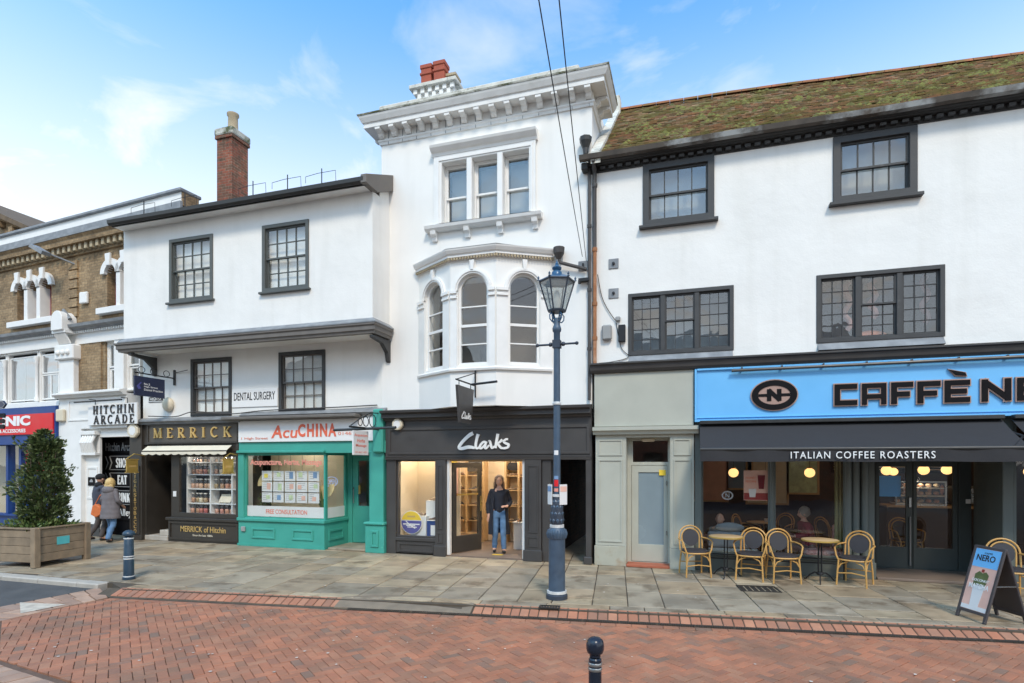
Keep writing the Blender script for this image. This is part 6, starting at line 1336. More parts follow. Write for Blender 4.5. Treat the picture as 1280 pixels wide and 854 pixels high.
# --- fingerpost just outside the left edge, its arms reach into view
t = thing('fingerpost', 'black fingerpost with pointed arm reaching in from the left edge', 'signpost', (-13.85, 7.69, 0)); MB().lathe([(.08, 0), (.06, .4), (.05, 3.45), (.07, 3.5), (.001, 3.65)], seg=14).build('post', 'iron_black', t, smooth=True)
for z0, z1, ln_, an in ((3.14, 3.29, 1.12, -4), (2.97, 3.06, .82, 6), (2.86, 2.95, .80, 6), (2.75, 2.84, .80, 6)):
    m_ = Matrix.Rotation(R(an), 4, 'Z'); tip = .09 if z0 > 3.1 else .02; zm = (z0+z1)/2
    o = MB().prism([(.04, z0), (ln_-tip, z0), (ln_, zm), (ln_-tip, z1), (.04, z1)], -.015, .015, mtx=m_).build('finger', 'sign_navy' if z0 > 3.1 else 'iron_black', t)
    MB().prism([(.05, z0+.010), (ln_-tip-.01, z0+.010), (ln_-.02, zm), (ln_-tip-.01, z1-.010), (.05, z1-.010)], -.018, -.0155, [[(.06, z0+.02), (ln_-tip-.015, z0+.02), (ln_-.035, zm), (ln_-tip-.015, z1-.02), (.06, z1-.02)]], mtx=m_).build('finger_outline', 'dim_letter', o) if z0 > 3.1 else None
    pr_ = MB(); x = .14                                  # print too small to read
    while x < ln_-.38: wd = random.uniform(.02, .05); pr_.prism(rect(x, x+wd, zm-.02, zm+.02), -.0175, -.0155, mtx=m_); x += wd+.014
    q = pr_.build('finger_print', 'dim_letter', o); q['kind'] = 'stuff'
    if z0 > 3.1: MB().prism(rect(ln_-.33, ln_-.27, zm-.025, zm+.025), -.0175, -.0155, mtx=m_).build('red_mark', 'sign_red', o)
# --- cane chairs and tables outside the cafe
t = thing('cane_chair', '', 'chair', (0, 0, 0)); CH = t; w_ = .225
seat = [(math.copysign(abs(math.cos(a))**.7, math.cos(a))*w_, math.copysign(abs(math.sin(a))**.7, math.sin(a))*.22) for a in [2*math.pi*k/24 for k in range(24)]]
MB().prism(seat, 0, .035, mtx=Matrix.Translation((0, 0, .44)) @ Matrix.Rotation(R(90), 4, 'X') @ Matrix.Translation((0, -.0, 0))).build('seat', 'weave_black', t, bevel=.01)
MB().tube([(x*1.0, y, .43) for x, y in seat]+[(seat[0][0], seat[0][1], .43)], .014, 8).build('seat_rim', 'cane', t, smooth=True)
by = lambda z: .20+(z-.44)*.22
arcp = [(-w_+.015, by(.44), .44)]+[(-.215*math.cos(R(a)), by(.68+.2*math.sin(R(a))), .68+.205*math.sin(R(a))) for a in range(0, 181, 15)]+[(w_-.015, by(.44), .44)]
MB().tube(arcp, .0145, 8).build('back_frame', 'cane', t, smooth=True)
arcp = [(-.15, by(.44), .44)]+[(-.165*math.cos(R(a)), by(.68+.15*math.sin(R(a)))-.006, .68+.155*math.sin(R(a))) for a in range(0, 181, 15)]+[(.15, by(.44), .44)]
MB().tube(arcp, .0125, 8).build('inner_back_frame', 'cane', t, smooth=True)
ov = [(.15*math.cos(2*math.pi*k/24), .665+.155*math.sin(2*math.pi*k/24)) for k in range(24)]; m = MB(); m.add([(x, by(z)-.010, z) for x, z in ov]+[(x, by(z)+.010, z) for x, z in ov], [tuple(range(24)), tuple(reversed(range(24, 48)))]+[(k, k+24, (k+1) % 24+24, (k+1) % 24) for k in range(24)]); m.build('backrest', 'weave_black', t)
for s_ in (-1, 1):
    MB().tube([(s_*.20, -.19, .44), (s_*.215, -.21, .2), (s_*.225, -.22, 0)], .0145, 8).build('leg', 'cane', t, smooth=True); MB().tube([(s_*.19, .19, .44), (s_*.205, .23, .2), (s_*.21, .25, 0)], .0145, 8).build('leg', 'cane', t, smooth=True)
    MB().tube([(s_*.205, by(.67), .67), (s_*.265, .12, .665), (s_*.275, -.06, .655), (s_*.268, -.17, .63), (s_*.235, -.20, .50), (s_*.205, -.195, .43)], .014, 8).build('arm', 'cane', t, smooth=True)
    MB().tube([(s_*.215, -.205, .26), (s_*.16, -.19, .36), (s_*.06, -.185, .405)], .010, 6).build('brace', 'cane', t); MB().tube([(s_*.215, -.2, .26), (s_*.2, -.08, .36), (s_*.2, .0, .40)], .010, 6).build('brace', 'cane', t)
MB().tube([(-.217, -.21, .2), (0, -.21, .225), (.217, -.21, .2)], .010, 6).build('stretcher', 'cane', t); MB().tube([(-.205, .225, .22), (.205, .225, .22)], .010, 6).build('stretcher', 'cane', t)
for k, (x, y, a, lab) in enumerate(((.06, 11.02, 18, 'black and cane bistro chair nearest the grey side door'), (1.02, 10.98, -14, 'black and cane bistro chair just right of the left bistro table'), (1.53, 10.93, 10, 'black and cane bistro chair just left of the right bistro table'), (2.66, 11.0, -28, 'black and cane bistro chair beside the cafe entrance, right of the right table'), (4.62, 10.55, -6, 'black and cane bistro chair half hidden behind the folding sign'))):
    o = CH if k == 0 else copy_tree(CH); o.location = (x, y, .002); o.rotation_euler = (0, 0, R(a)); o['label'] = lab; o['group'] = 'cane chairs outside the cafe'
def table(x, y, lab):
    t = thing('bistro_table', lab, 'table', (x, y, .002), group='bistro tables outside the cafe')
    MB().lathe([(.001, .715), (.285, .715), (.29, .72), (.29, .738), (.283, .742), (.001, .742)], seg=36).build('table_top', 'shelf_wood', t, smooth=True); MB().lathe([(.288, .712), (.298, .716), (.298, .738), (.289, .741)], seg=36).build('rim', 'brass', t, smooth=True)
    for k in range(4): a = R(45+90*k); MB().tube([(.035*math.cos(a), .035*math.sin(a), .14), (.035*math.cos(a), .035*math.sin(a), .71)], .009, 6).build('column_bar', 'iron_black', t)
    MB().lathe([(.05, .12), (.06, .14), (.05, .17)], seg=12).build('hub', 'iron_black', t)
    for k in range(3):
        a = R(20+120*k); MB().tube([(r_*math.cos(a), r_*math.sin(a), z) for r_, z in ((.03, .15), (.10, .155), (.18, .10), (.25, .02), (.29, .015))], .012, 6).build('foot', 'iron_black', t)
table(.60, 11.05, 'round bistro table between the two left cane chairs'); table(2.14, 11.08, 'round bistro table beside the cane chair at the cafe entrance')
# low black rail behind the chairs
t = thing('low_rail', 'low black metal rail in front of the cafe windows', 'rail', (1.4, 11.32, 0), world=True); 
for z in (.28, .36): MB().tube([(.3, 11.38, z), (2.6, 11.38, z)], .012, 6).build('bar', 'iron_black', t)
for x in (.32, 1.45, 2.58): MB().tube([(x, 11.38, 0), (x, 11.38, .38)], .012, 6).build('upright', 'iron_black', t)
# --- folding sign
t = thing('folding_sign', 'folding pavement sign with pink drink poster in front of the cafe', 'sign', (3.525, 9.02, .002), R(-70)); lean = math.atan2(.28, .95); hw, H_ = .235, 1.0
for k in (0, 1):
    m_ = Matrix.Rotation(-lean, 4, 'X') if k == 0 else Matrix.Translation((0, .57, 0)) @ Matrix.Rotation(lean, 4, 'X')
    fr_ = MB(); fr_.prism([(-hw, 0), (-hw+.045, 0), (-hw+.05, .09), (hw-.05, .09), (hw-.045, 0), (hw, 0), (hw, H_), (-hw, H_)], -.014, .014, [rect(-hw+.04, hw-.04, .13, H_-.035)], mtx=m_); fo = fr_.build('frame' if k == 0 else 'back_frame', 'board_frame', t, bevel=.005)
    pb = MB().prism(rect(-hw+.041, hw-.041, .131, H_-.036), -.006, .006, mtx=m_).build('panel', 'board_frame' if k else 'poster_pink', fo)
    if k == 0:
        y_ = -.0065
        MB().prism(rect(-hw+.045, hw-.045, .715, H_-.04), y_-.002, y_, mtx=m_).build('poster_header', 'sky_blue_sign', fo); text(fo, 'CAFFÈ', -.05, .07, .90, .925, y_-.0025, 'black_letter', .002, off=.01, frame=m_); text(fo, 'NERO', -.15, .13, .80, .885, y_-.0025, 'black_letter', .002, off=.02, frame=m_)
        MB().prism([(-.07, .19), (.06, .19), (.085, .50), (-.095, .50)], y_-.002, y_, mtx=m_).build('poster_glass', 'poster_white', fo); MB().prism([(-.098, .47), (.088, .47), (.10, .62), (.05, .66), (0, .635), (-.05, .66), (-.105, .615)], y_-.0035, y_-.0022, mtx=m_).build('poster_drink', 'leaf', fo)
        text(fo, 'MATCHA', -.15, .15, .42, .49, y_-.004, 'white_letter', .002, off=.02, frame=m_); text(fo, 'COCONUT', -.13, .13, .52, .555, y_-.004, 'white_letter', .002, off=.01, frame=m_); MB().prism(rect(-.02, .02, .65, .69), y_-.0035, y_-.0022, mtx=m_).build('poster_mark', 'poster_red', fo)
        MB().prism(rect(-hw+.045, hw-.045, .135, .19), y_-.002, y_, mtx=m_).build('poster_foot', 'poster_white', fo)
MB().tube([(hw-.01, .13, .48), (hw-.01, .44, .48)], .008, 6).build('stay', 'steel', t)
# ================================================================ wall signs, pipes, cables
yx = Matrix(((0, 1, 0, 0), (1, 0, 0, 0), (0, 0, 1, 0), (0, 0, 0, 1)))
# --- hanging sign of the shoe shop
t = thing('hanging_sign', 'dark tapered hanging sign with white script on the bay window front', 'sign', (-4.25, 10.95, 3.0), world=True)
MB().tube([(-4.25, 10.96, 3.42), (-4.25, 10.96, 3.98)], .018, 6).build('wall_bar', 'iron_black', t); MB().tube([(-4.25, 10.95, 3.66), (-4.25, 9.95, 3.66)], .016, 6).build('arm', 'iron_black', t); MB().tube([(-4.25, 10.95, 3.92), (-4.25, 10.0, 3.67)], .010, 6).build('stay', 'iron_black', t); MB().tube([(-4.25, 10.75, 3.66), (-3.70, 10.75, 3.70)], .024, 8).build('strip_light', 'iron_black', t)
b = MB().prism([(9.98, 3.56), (10.82, 3.56), (10.70, 2.86), (10.10, 2.86)], -4.275, -4.225, mtx=yx).build('board', 'charcoal_shop', t)
for y in (10.1, 10.7): MB().tube([(-4.25, y, 3.56), (-4.25, y, 3.66)], .008, 5).build('hook', 'iron_black', t)
fr = Matrix(((0, 1, 0, 0), (1, 0, 0, 0), (0, 0, 1, 0), (0, 0, 0, 1)))
script_sign(b, .40, 10.16, 2.93, 4.2245, .004, frame=Matrix(((0, -1, 0, 0), (1, 0, 0, 0), (0, 0, 1, 0), (0, 0, 0, 1))))
# --- navy dental sign on scrolled bracket
t = thing('hanging_sign', 'navy blue hanging sign with white lettering on a scrolled bracket', 'sign', (-12.95, 11.6, 3.7), world=True)
X_ = -12.95; MB().tube([(X_, F, 4.28), (X_, 10.45, 4.28)], .016, 6).build('arm', 'iron_black', t); MB().box(X_-.03, X_+.03, F-.03, F-.002, 4.1, 4.5).build('wall_plate', 'iron_black', t)
for y in (10.65, 10.98, 11.35): MB().tube([(X_, y+.09*math.cos(a), 4.37+.075*math.sin(a)) for a in [R(30*k) for k in range(-3, 9)]], .009, 6).build('scroll', 'iron_black', t)
MB().tube([(X_, F-.02, 4.42), (X_+.55, F-.12, 4.46)], .010, 6).build('stay', 'iron_black', t)
b = MB().box(X_-.02, X_+.02, 10.45, 11.28, 3.72, 4.20).build('board', 'sign_navy', t)
fr = Matrix(((0, -1, 0, 0), (1, 0, 0, 0), (0, 0, 1, 0), (0, 0, 0, 1)))
for s_, a, bb_, z in (('No.2', 10.70, 10.86, 4.00), ('High Street', 10.70, 11.08, 3.93), ('Dental Practice', 10.70, 11.22, 3.86)): text(b, s_, a, bb_, z, z+.05, -(X_+.0205), 'white_letter', .002, off=.01, frame=fr)
MB().prism([(10.50, 3.95), (10.60, 4.05), (10.64, 4.05), (10.57, 3.98), (10.62, 3.9), (10.55, 3.88)], X_+.0205, X_+.023, mtx=yx).build('emblem', 'violet', b)
# --- street name plate, round alarm, octagonal alarms
b = MB().box(-13.84, -13.30, F-.02, F-.002, 3.68, 3.84).build('street_sign', 'letter_black'); tag(b, 'small black street name plate reading HIGH ST. on the white wall', 'sign'); b2 = MB().prism(rect(-13.83, -13.31, 3.69, 3.83), F-.024, F-.0205, [rect(-13.815, -13.325, 3.705, 3.815)]).build('border', 'white_letter', b); text(b, 'HIGH ST.', -13.78, -13.36, 3.72, 3.80, F-.0205, 'white_letter', .003, off=.01)
tag(ball('alarm_box', (-13.12, F-.06, 3.60), (.17, .10, .19), 'plastic_cream', None), 'round cream alarm bell on the white wall above the sweet shop', 'alarm box', 'alarm boxes')
def octo(x, y, z, r_, lab, m='plastic_cream'): 
    t = thing('alarm_box', lab, 'alarm box', (x, y, z), group='alarm boxes'); o = MB().prism([(r_*math.cos(R(22.5+45*k)), r_*math.sin(R(22.5+45*k))) for k in range(8)], -.10, 0).build('case', m, t, bevel=.02); MB().prism([(r_*.62*math.cos(R(22.5+45*k)), r_*.62*math.sin(R(22.5+45*k))) for k in range(8)], -.104, -.1005).build('face', 'poster_white', t)
octo(-6.33, F-.06, 2.94, .14, 'cream octagonal alarm box at the left end of the shoe shop fascia'); octo(-14.2, F-.10, 2.92, .2, 'pale octagonal alarm box on the dark sweet shop pilaster')
# --- acupuncture hanging sign
t = thing('hanging_sign', 'white hanging sign with red print on a scrolled bracket over the teal doorway', 'sign', (-6.85, 11.4, 2.6), world=True)
X_ = -6.80; MB().tube([(X_, F-.1, 2.83), (X_, 10.30, 2.83)], .022, 8).build('arm', 'iron_black', t)
MB().tube([(X_-.8, 10.9, 2.80), (X_+.75, 10.9, 2.83)], .03, 8).build('strip_light', 'black_gutter', t)
for y, r_ in ((11.2, .14), (10.92, .11), (10.7, .08)): MB().tube([(X_, y+r_*math.cos(R(30*k)), 2.87+r_+r_*math.sin(R(30*k))) for k in range(13)], .010, 6).build('scroll', 'iron_black', t)
MB().tube([(X_, 11.45, 3.2), (X_, 11.1, 3.18), (X_, 10.6, 2.98), (X_, 10.35, 2.86)], .012, 6).build('stay', 'iron_black', t)
b = MB().box(X_-.015, X_+.015, 10.42, 11.0, 2.24, 2.76).build('board', 'white_sign', t)
for s_, z, a, bb_ in (('Acupuncture', 2.62, 10.46, 10.96), ('Herbs', 2.51, 10.56, 10.86), ('Massage', 2.40, 10.51, 10.92), ('01462 431', 2.28, 10.49, 10.94)): text(b, s_, a, bb_, z, z+(.075 if z > 2.3 else .04), -(X_+.0155), 'red_text' if z > 2.3 else 'pale_red_text', .002, off=.01, frame=fr)
# --- cream scalloped blind over the sweet shop and two brass box lanterns
t = thing('shop_blind', 'small cream scalloped blind above the sweet shop window', 'awning', (-12.2, F-.3, 2.3), world=True); m = MB(); n = 44; vs = []
for i in range(n+1):
    x = -13.82+(2.78)*i/n; vs += [(x, F-.06, 2.51), (x, F-.24, 2.375), (x, F-.245, 2.30-.03*abs(math.sin(i*math.pi/4)))]
m.add(vs, [f_ for i in range(n) for f_ in ((3*i, 3*i+3, 3*i+4, 3*i+1), (3*i+1, 3*i+4, 3*i+5, 3*i+2))]); m.add([(x, y+.006, z-.006) for x, y, z in vs], [f_ for i in range(n) for f_ in ((3*i, 3*i+1, 3*i+4, 3*i+3), (3*i+1, 3*i+2, 3*i+5, 3*i+4))]); m.build('canvas', 'cream_canvas', t)
MB().tube([(-13.82, F-.24, 2.37), (-11.04, F-.24, 2.37)], .014, 6).build('front_rail', 'iron_black', t)
def box_lamp(x, lab):
    t = thing('wall_sign', lab, 'sign', (x, F-.3, 1.8), group='brass projecting signs', world=True)
    b = MB().box(x-.02, x+.02, F-.52, F-.20, 1.83, 2.14).build('plate', 'brass', t, bevel=.006); MB().box(x-.025, x+.025, F-.54, F-.18, 2.141, 2.17).build('top_rim', 'brass', t); MB().box(x-.025, x+.025, F-.54, F-.18, 1.80, 1.829).build('bottom_rim', 'brass', t)
    MB().tube([(x, F-.0, 2.25), (x, F-.30, 2.30), (x, F-.50, 2.18)], .014, 6).build('bracket', 'brass', t); MB().box(x-.024, x+.024, F-.46, F-.26, 1.95, 2.0).build('relief', 'gold', b)
box_lamp(-14.0, 'brass projecting sign on the left pilaster of the sweet shop'); box_lamp(-10.86, 'brass projecting sign between the sweet shop and the teal shop')
# --- pipes, plates, boxes on the white walls
t = thing('downpipe', 'dark cast-iron downpipe with wall hopper on the right edge of the tall stucco building', 'pipe', (-2.02, F-.06, 3.4), world=True)
MB().tube([(-1.985, F-.06, 8.1), (-1.985, F-.06, 3.35)], .032, 8).build('pipe', 'pipe_dark', t, smooth=True); MB().lathe([(.05, 0), (.11, .10), (.12, .2), (.12, .22)], (-2.60, F-.14, 6.28), 10).build('hopper', 'pipe_dark', t); MB().tube([(-2.60, F-.14, 6.30), (-2.58, F-.12, 6.2), (-2.04, F-.08, 6.02)], .036, 8).build('branch_pipe', 'pipe_dark', t, smooth=True)
for z in (4.4, 5.6, 6.9): MB().lathe([(.045, -.03), (.045, .03)], (-1.985, F-.06, z), 10).build('collar', 'pipe_dark', t)
t = thing('downpipe', 'rust-stained brown downpipe on the left edge of the cafe building', 'pipe', (-1.87, F-.08, 4.1), world=True)
MB().tube([(-1.87, F-.28, 8.12), (-1.87, F-.08, 7.95), (-1.87, F-.08, 6.4)], .038, 10).build('upper_pipe', 'pipe_dark', t, smooth=True); MB().tube([(-1.87, F-.08, 6.4), (-1.87, F-.08, 4.09)], .038, 10).build('lower_pipe', 'pipe_rust', t, smooth=True)
for z in (4.6, 5.3, 6.4, 7.7): MB().lathe([(.05, -.04), (.055, 0), (.05, .04)], (-1.87, F-.08, z), 10).build('collar', 'pipe_rust' if z < 6.5 else 'pipe_dark', t, smooth=True)
t = thing('rain_hopper', 'dark rainwater hopper where the cafe roof meets the tall stucco building', 'hopper', (-2.02, F-.12, 8.3), world=True); MB().lathe([(.05, 0), (.06, .12), (.12, .26), (.13, .34)], (-2.05, F-.12, 8.34), 8).build('hopper', 'black_gutter', t)
for z, lab in ((6.10, 'upper square iron tie plate beside the brown downpipe'), (5.50, 'lower square iron tie plate beside the brown downpipe')):
    t = thing('tie_plate', lab, 'plate', (-1.50, F, z), group='iron tie plates'); MB().box(-.10, .10, -.02, -.001, -.10, .10).build('plate', 'lead', t, bevel=.006); MB().lathe([(.03, 0), (.03, .03), (.001, .035)], seg=8).build('bolt', 'iron_black', t).matrix_basis = Matrix.Rotation(R(90), 4, 'X') @ Matrix.Translation((0, 0, .02))
t = thing('tie_plate', 'square iron plate on the stucco wall left of the downpipes', 'plate', (-2.12, F, 6.12), group='iron tie plates'); MB().box(-.10, .10, -.02, -.001, -.10, .10).build('plate', 'lead', t, bevel=.006); MB().box(-.02, .02, -.035, -.021, -.05, .05).build('bolt', 'iron_black', t)
tag(MB().box(-1.73, -1.53, F-.10, F-.002, 4.55, 4.86).build('junction_box', 'plastic_grey', None, bevel=.03), 'pale grey cable box beside the left leaded window', 'box'); tag(MB().box(-1.40, -1.26, F-.09, F-.002, 4.50, 4.84).build('meter_box', 'iron_black', None, bevel=.01), 'small black ribbed box beside the left leaded window', 'box'); tag(MB().box(-1.46, -1.36, F-.07, F-.002, 4.92, 5.02).build('junction_box', 'plastic_grey', None, bevel=.02), 'tiny grey junction box above the black ribbed box', 'box')
def cab(name, pts, r_, lab, m='cable'): return tag(MB().tube(catmull(pts, 6), r_, 6).build(name, m, None, smooth=True), lab, 'cable')
cab('cable', [(-1.82, F-.05, 5.9), (-1.72, F-.03, 5.4), (-1.5, F-.03, 5.0), (-1.41, F-.03, 4.95)], .008, 'thin black cable from the brown downpipe to the junction box'); cab('cable', [(-1.45, F-.02, 4.9), (-1.35, F-.02, 4.4), (-1.2, F-.02, 4.2), (-1.5, F-.02, 4.12), (-1.8, F-.03, 4.1)], .007, 'loose black cable hanging below the junction box')
cab('cable', [(-13.7, F-.14, 3.30), (-12.8, F-.12, 3.27), (-12.2, F-.10, 3.38), (-11.1, F-.06, 3.30), (-10, F-.05, 3.36), (-8.0, F-.05, 3.38), (-6.9, F-.04, 3.40)], .013, 'sagging grey cable along the wall above the two left shop signs', 'pipe_dark')
def span(ax, ay, az, bx, by_, bz, lab, sag=.25):
    n = 24; pts = [(ax+(bx-ax)*i/n, ay+(by_-ay)*i/n, az+(bz-az)*i/n-sag*4*(i/n)*(1-i/n)) for i in range(n+1)]; tag(MB().tube(pts, .0065, 6).build('overhead_cable', 'cable', None, smooth=True), lab, 'cable', 'overhead cables')
span(-2.13, F-.05, 6.30, .80, -11.8, 6.9, 'left of two overhead cables rising from the wall by the downpipes', .32); span(-2.05, F-.05, 6.20, 1.25, -11.8, 6.75, 'right of two overhead cables rising from the wall by the downpipes', .24)
o = thing('cable_bracket', 'small black cable bracket on the wall beside the downpipes', 'bracket', (-2.1, F, 5.8), world=True); MB().box(-2.2, -1.98, F-.12, F-.002, 5.78, 5.84).build('arm', 'iron_black', o); MB().lathe([(.03, 0), (.03, .08)], (-2.18, F-.1, 5.73), 8).build('insulator', 'iron_black', o)

# ================================================================ shop interiors
def lamp(x, y, z, e, col=(1, .82, .6), r_=.06):  # point light with no fitting of its own, added to brighten dark interiors
    l = bpy.data.lights.new('interior_light', 'POINT'); l.energy = e; l.color = col; l.shadow_soft_size = r_; o = bpy.data.objects.new('interior_light', l); COL.objects.link(o); o.location = (x, y, z); return o
# --- cafe globes
for k, (x, y, z, s_, lab) in enumerate(((.89, 13.5, 1.85, .105, 'lit amber globe lamp hanging inside the left cafe window'), (2.41, 13.5, 1.86, .105, 'lit amber globe lamp hanging inside the right cafe window'), (4.15, 14.6, 1.90, .11, 'lit amber globe lamp seen through the left entrance door'), (4.92, 14.8, 1.91, .11, 'lit amber globe lamp in the middle of the right entrance door'), (5.36, 14.8, 1.92, .11, 'lit amber globe lamp at the right of the right entrance door'), (4.75, 16.2, 1.85, .10, 'small far lit globe lamp deep inside the cafe'), (6.3, 13.6, 1.9, .11, 'lit amber globe lamp inside the far right cafe window'))):
    t = thing('pendant_lamp', lab, 'lamp', (x, y, z), group='globe lamps in the cafe'); ball('globe', (0, 0, 0), (s_, s_, s_*.95), 'globe_glow', t); MB().lathe([(.055, s_*.9), (.05, s_*1.15), (.01, s_*1.25)], seg=12).build('cap', 'brass', t); MB().tube([(0, 0, s_*1.2), (0, 0, 2.9-z)], .006, 5).build('flex', 'cable', t)
for p_ in ((.9, 13.5, 2.3), (2.5, 13.6, 2.3), (4.6, 14.8, 2.4), (6.3, 13.6, 2.3)):
    pass
# poster, decal, blue screen
t = thing('window_poster', 'pink poster with a dark cup hanging in the left cafe window', 'poster', (1.17, F+.12, 1.37), world=True)
b = MB().box(.955, 1.385, F+.12, F+.125, 1.36, 1.93).build('sheet', 'poster_pink', t); MB().box(.96, 1.38, F+.116, F+.1195, 1.37, 1.50).build('band', 'poster_red', b); MB().prism([(1.06, 1.42), (1.16, 1.42), (1.18, 1.58), (1.04, 1.58)], F+.113, F+.1155).build('cup', 'poster_white', b); MB().prism([(1.22, 1.58), (1.31, 1.58), (1.33, 1.84), (1.20, 1.84)], F+.113, F+.1155).build('drink', 'maroon', b); text(b, 'HONEY', .99, 1.17, 1.77, 1.81, F+.119, 'red_text', .002); text(b, 'PECAN', .99, 1.17, 1.70, 1.74, F+.119, 'red_text', .002)
for x in (1.0, 1.34): MB().tube([(x, F+.12, 1.93), (x, F+.12, 2.62)], .003, 4).build('string', 'cable', t)
t = thing('window_decal', 'small round white logo decal on the left cafe window', 'decal', (.66, F+.05, 1.45), world=True); el = lambda rx, rz, n=24: [(.66+rx*math.cos(2*math.pi*k/n), 1.45+rz*math.sin(2*math.pi*k/n)) for k in range(n)]
MB().prism(el(.105, .085), F+.05, F+.052, [el(.08, .06)]).build('ring', 'dim_letter', t)
m = MB()
for k, p_ in enumerate((((.63, 1.41), (.63, 1.49)), ((.63, 1.49), (.69, 1.41)), ((.69, 1.41), (.69, 1.49)))): m.strip(p_, .014, F+.05-.0004*k, F+.052)
m.build('letter', 'dim_letter', t)
tag(MB().box(3.50, 3.86, 12.75, 12.77, 1.42, 1.82).build('blue_notice', 'screen_blue', None), 'bright blue notice hung inside the left cafe door', 'notice')
# seats, people, counter inside the cafe
def cushion_seat(x0, x1, y0, y1, lab, m, zs=.42, zb=.85, back='y'):
    t = thing('armchair', lab, 'armchair', ((x0+x1)/2, (y0+y1)/2, .02), world=True); MB().box(x0, x1, y0, y1, .10, zs).build('seat', m, t, bevel=.06, seg=3)
    (MB().box(x1-.16, x1, y0, y1, zs+.001, zb) if back == 'x' else MB().box(x0, x1, y0, y0+.16, zs+.001, zb)).build('backrest', m, t, bevel=.06, seg=3)
    for x in (x0+.08, x1-.08):
        for y in (y0+.08, y1-.08): MB().tube([(x, y, .02), (x, y, .12)], .02, 6).build('leg', 'iron_black', t)
cushion_seat(2.05, 2.78, 11.95, 12.55, 'pink floral armchair inside the right cafe window', 'floral', .42, .88, 'x')
cushion_seat(.3, 1.25, 11.9, 12.4, 'pale grey sofa with its back to the left cafe window', 'cushion_grey', .40, .72, 'y')
o = ball('cushion', (.72, 11.98, .80), (.27, .09, .10), 'cushion_grey', None); tag(o, 'grey cushion on top of the sofa in the left cafe window', 'cushion')
t = thing('cafe_counter', 'dark cafe counter with lit glass cake display deep inside the entrance', 'counter', (5.2, 15.4, .02), world=True); MB().box(4.3, 6.6, 15.1, 15.8, .02, 1.05).build('base', 'cafe_wall', t); MB().box(4.28, 6.62, 15.05, 15.85, 1.051, 1.09).build('worktop', 'shelf_wood', t)
MB().prism(rect(4.5, 5.5, 1.09, 1.65), 15.2, 15.23, [rect(4.53, 5.47, 1.12, 1.62)]).build('display_frame', 'steel', t); pane(t, 4.53, 5.47, 1.12, 1.62, 15.21, 'pane_shop', 0)
for z in (1.12, 1.30, 1.48): MB().box(4.53, 5.47, 15.25, 15.7, z, z+.015).build('display_shelf', 'shelf_white', t)
for z in (1.14, 1.32, 1.50):
    for k in range(6): ball('cake', (4.6+k*.155, 15.42, z+.05), (.06, .08, .045), 'sweets', t, 10, 6)
MB().box(3.7, 6.9, 17.05, 17.19, 1.2, 1.25).build('back_shelf', 'shelf_wood', t)
lamp(5.0, 15.35, 1.72, 5); lamp(4.6, 14.4, 2.6, 9, (1, .68, .4)); lamp(1.6, 13.6, 2.55, 9, (1, .68, .4)); lamp(6.3, 13.8, 2.5, 7, (1, .68, .4))
for k in range(9): tag(ball('bottle', (4.2+k*.27, 17.12, 1.38), (.045, .045, .13), 'sweets', None, 10, 6), '%s bottle from the left on the shelf behind the cafe counter' % ORD[k], 'bottle', 'bottles behind the cafe counter')
t = thing('round_table', 'dark round table between the sofa and the armchair inside the cafe', 'table', (1.8, 12.5, .02)); MB().lathe([(.3, .70), (.31, .72), (.001, .725)], seg=24).build('top', 'cafe_wall', t); MB().tube([(0, 0, 0), (0, 0, .7)], .03, 8).build('stem', 'iron_black', t)
# curtain edge at the right of the right window
o = MB(); vs = []
for i in range(13): x = 2.52+.012*i; vs += [(x, F+.22+.03*math.sin(i*1.3), .5), (x, F+.22+.03*math.sin(i*1.3), 2.62)]
o.add(vs, [(2*i, 2*i+2, 2*i+3, 2*i+1) for i in range(12)]); mat('curtain_olive', srgb(150, 146, 104), .9, var=.1); tag(o.build('curtain', 'curtain_olive'), 'olive curtain at the right side of the right cafe window', 'curtain')

# pictures, menu boards, chairs and a coffee machine that fill the cafe
for k, (x, z, w_, h_, lab) in enumerate(((.5, 1.55, .5, .6, 'framed picture farthest left on the cafe back wall'), (1.3, 1.75, .35, .45, 'small framed picture left of centre on the cafe back wall'), (2.0, 1.6, .55, .7, 'large framed picture in the middle of the cafe back wall'), (2.9, 1.7, .4, .5, 'framed picture right of centre on the cafe back wall'))):
    t = thing('framed_picture', lab, 'picture', (x, 17.19, z), group='pictures on the cafe wall'); MB().prism(rect(-w_, w_, -h_, h_), -.03, -.002, [rect(-w_+.05, w_-.05, -h_+.05, h_-.05)]).build('frame', 'shelf_wood', t); MB().box(-w_+.05, w_-.05, -.012, -.004, -h_+.05, h_-.05).build('print', ('poster_pink', 'poster_blue', 'cream_canvas', 'poster_green')[k], t)
for k, x in enumerate((4.0, 4.95, 5.9)):
    t = thing('menu_board', ('left', 'middle', 'right')[k]+' menu board above the cafe counter', 'menu board', (x, 17.15, 2.1), group='menu boards above the counter'); MB().box(-.42, .42, -.03, 0, -.3, .3).build('board', 'letter_black', t); m = MB()
    for q in range(7): m.box(-.36, random.uniform(0, .34), -.034, -.031, .2-q*.07, .222-q*.07)
    m.build('print', 'cream_canvas', t)
t = thing('coffee_machine', 'steel coffee machine on the cafe counter', 'coffee machine', (6.05, 15.45, 1.09)); MB().box(-.38, .38, -.25, .25, .05, .45).build('body', 'steel', t, bevel=.04); MB().box(-.34, .34, -.34, -.25, .3, .42).build('hood', 'steel', t, bevel=.02)
for x in (-.2, .05): MB().tube([(x, -.3, .3), (x, -.42, .27)], .02, 6).build('handle', 'iron_black', t)
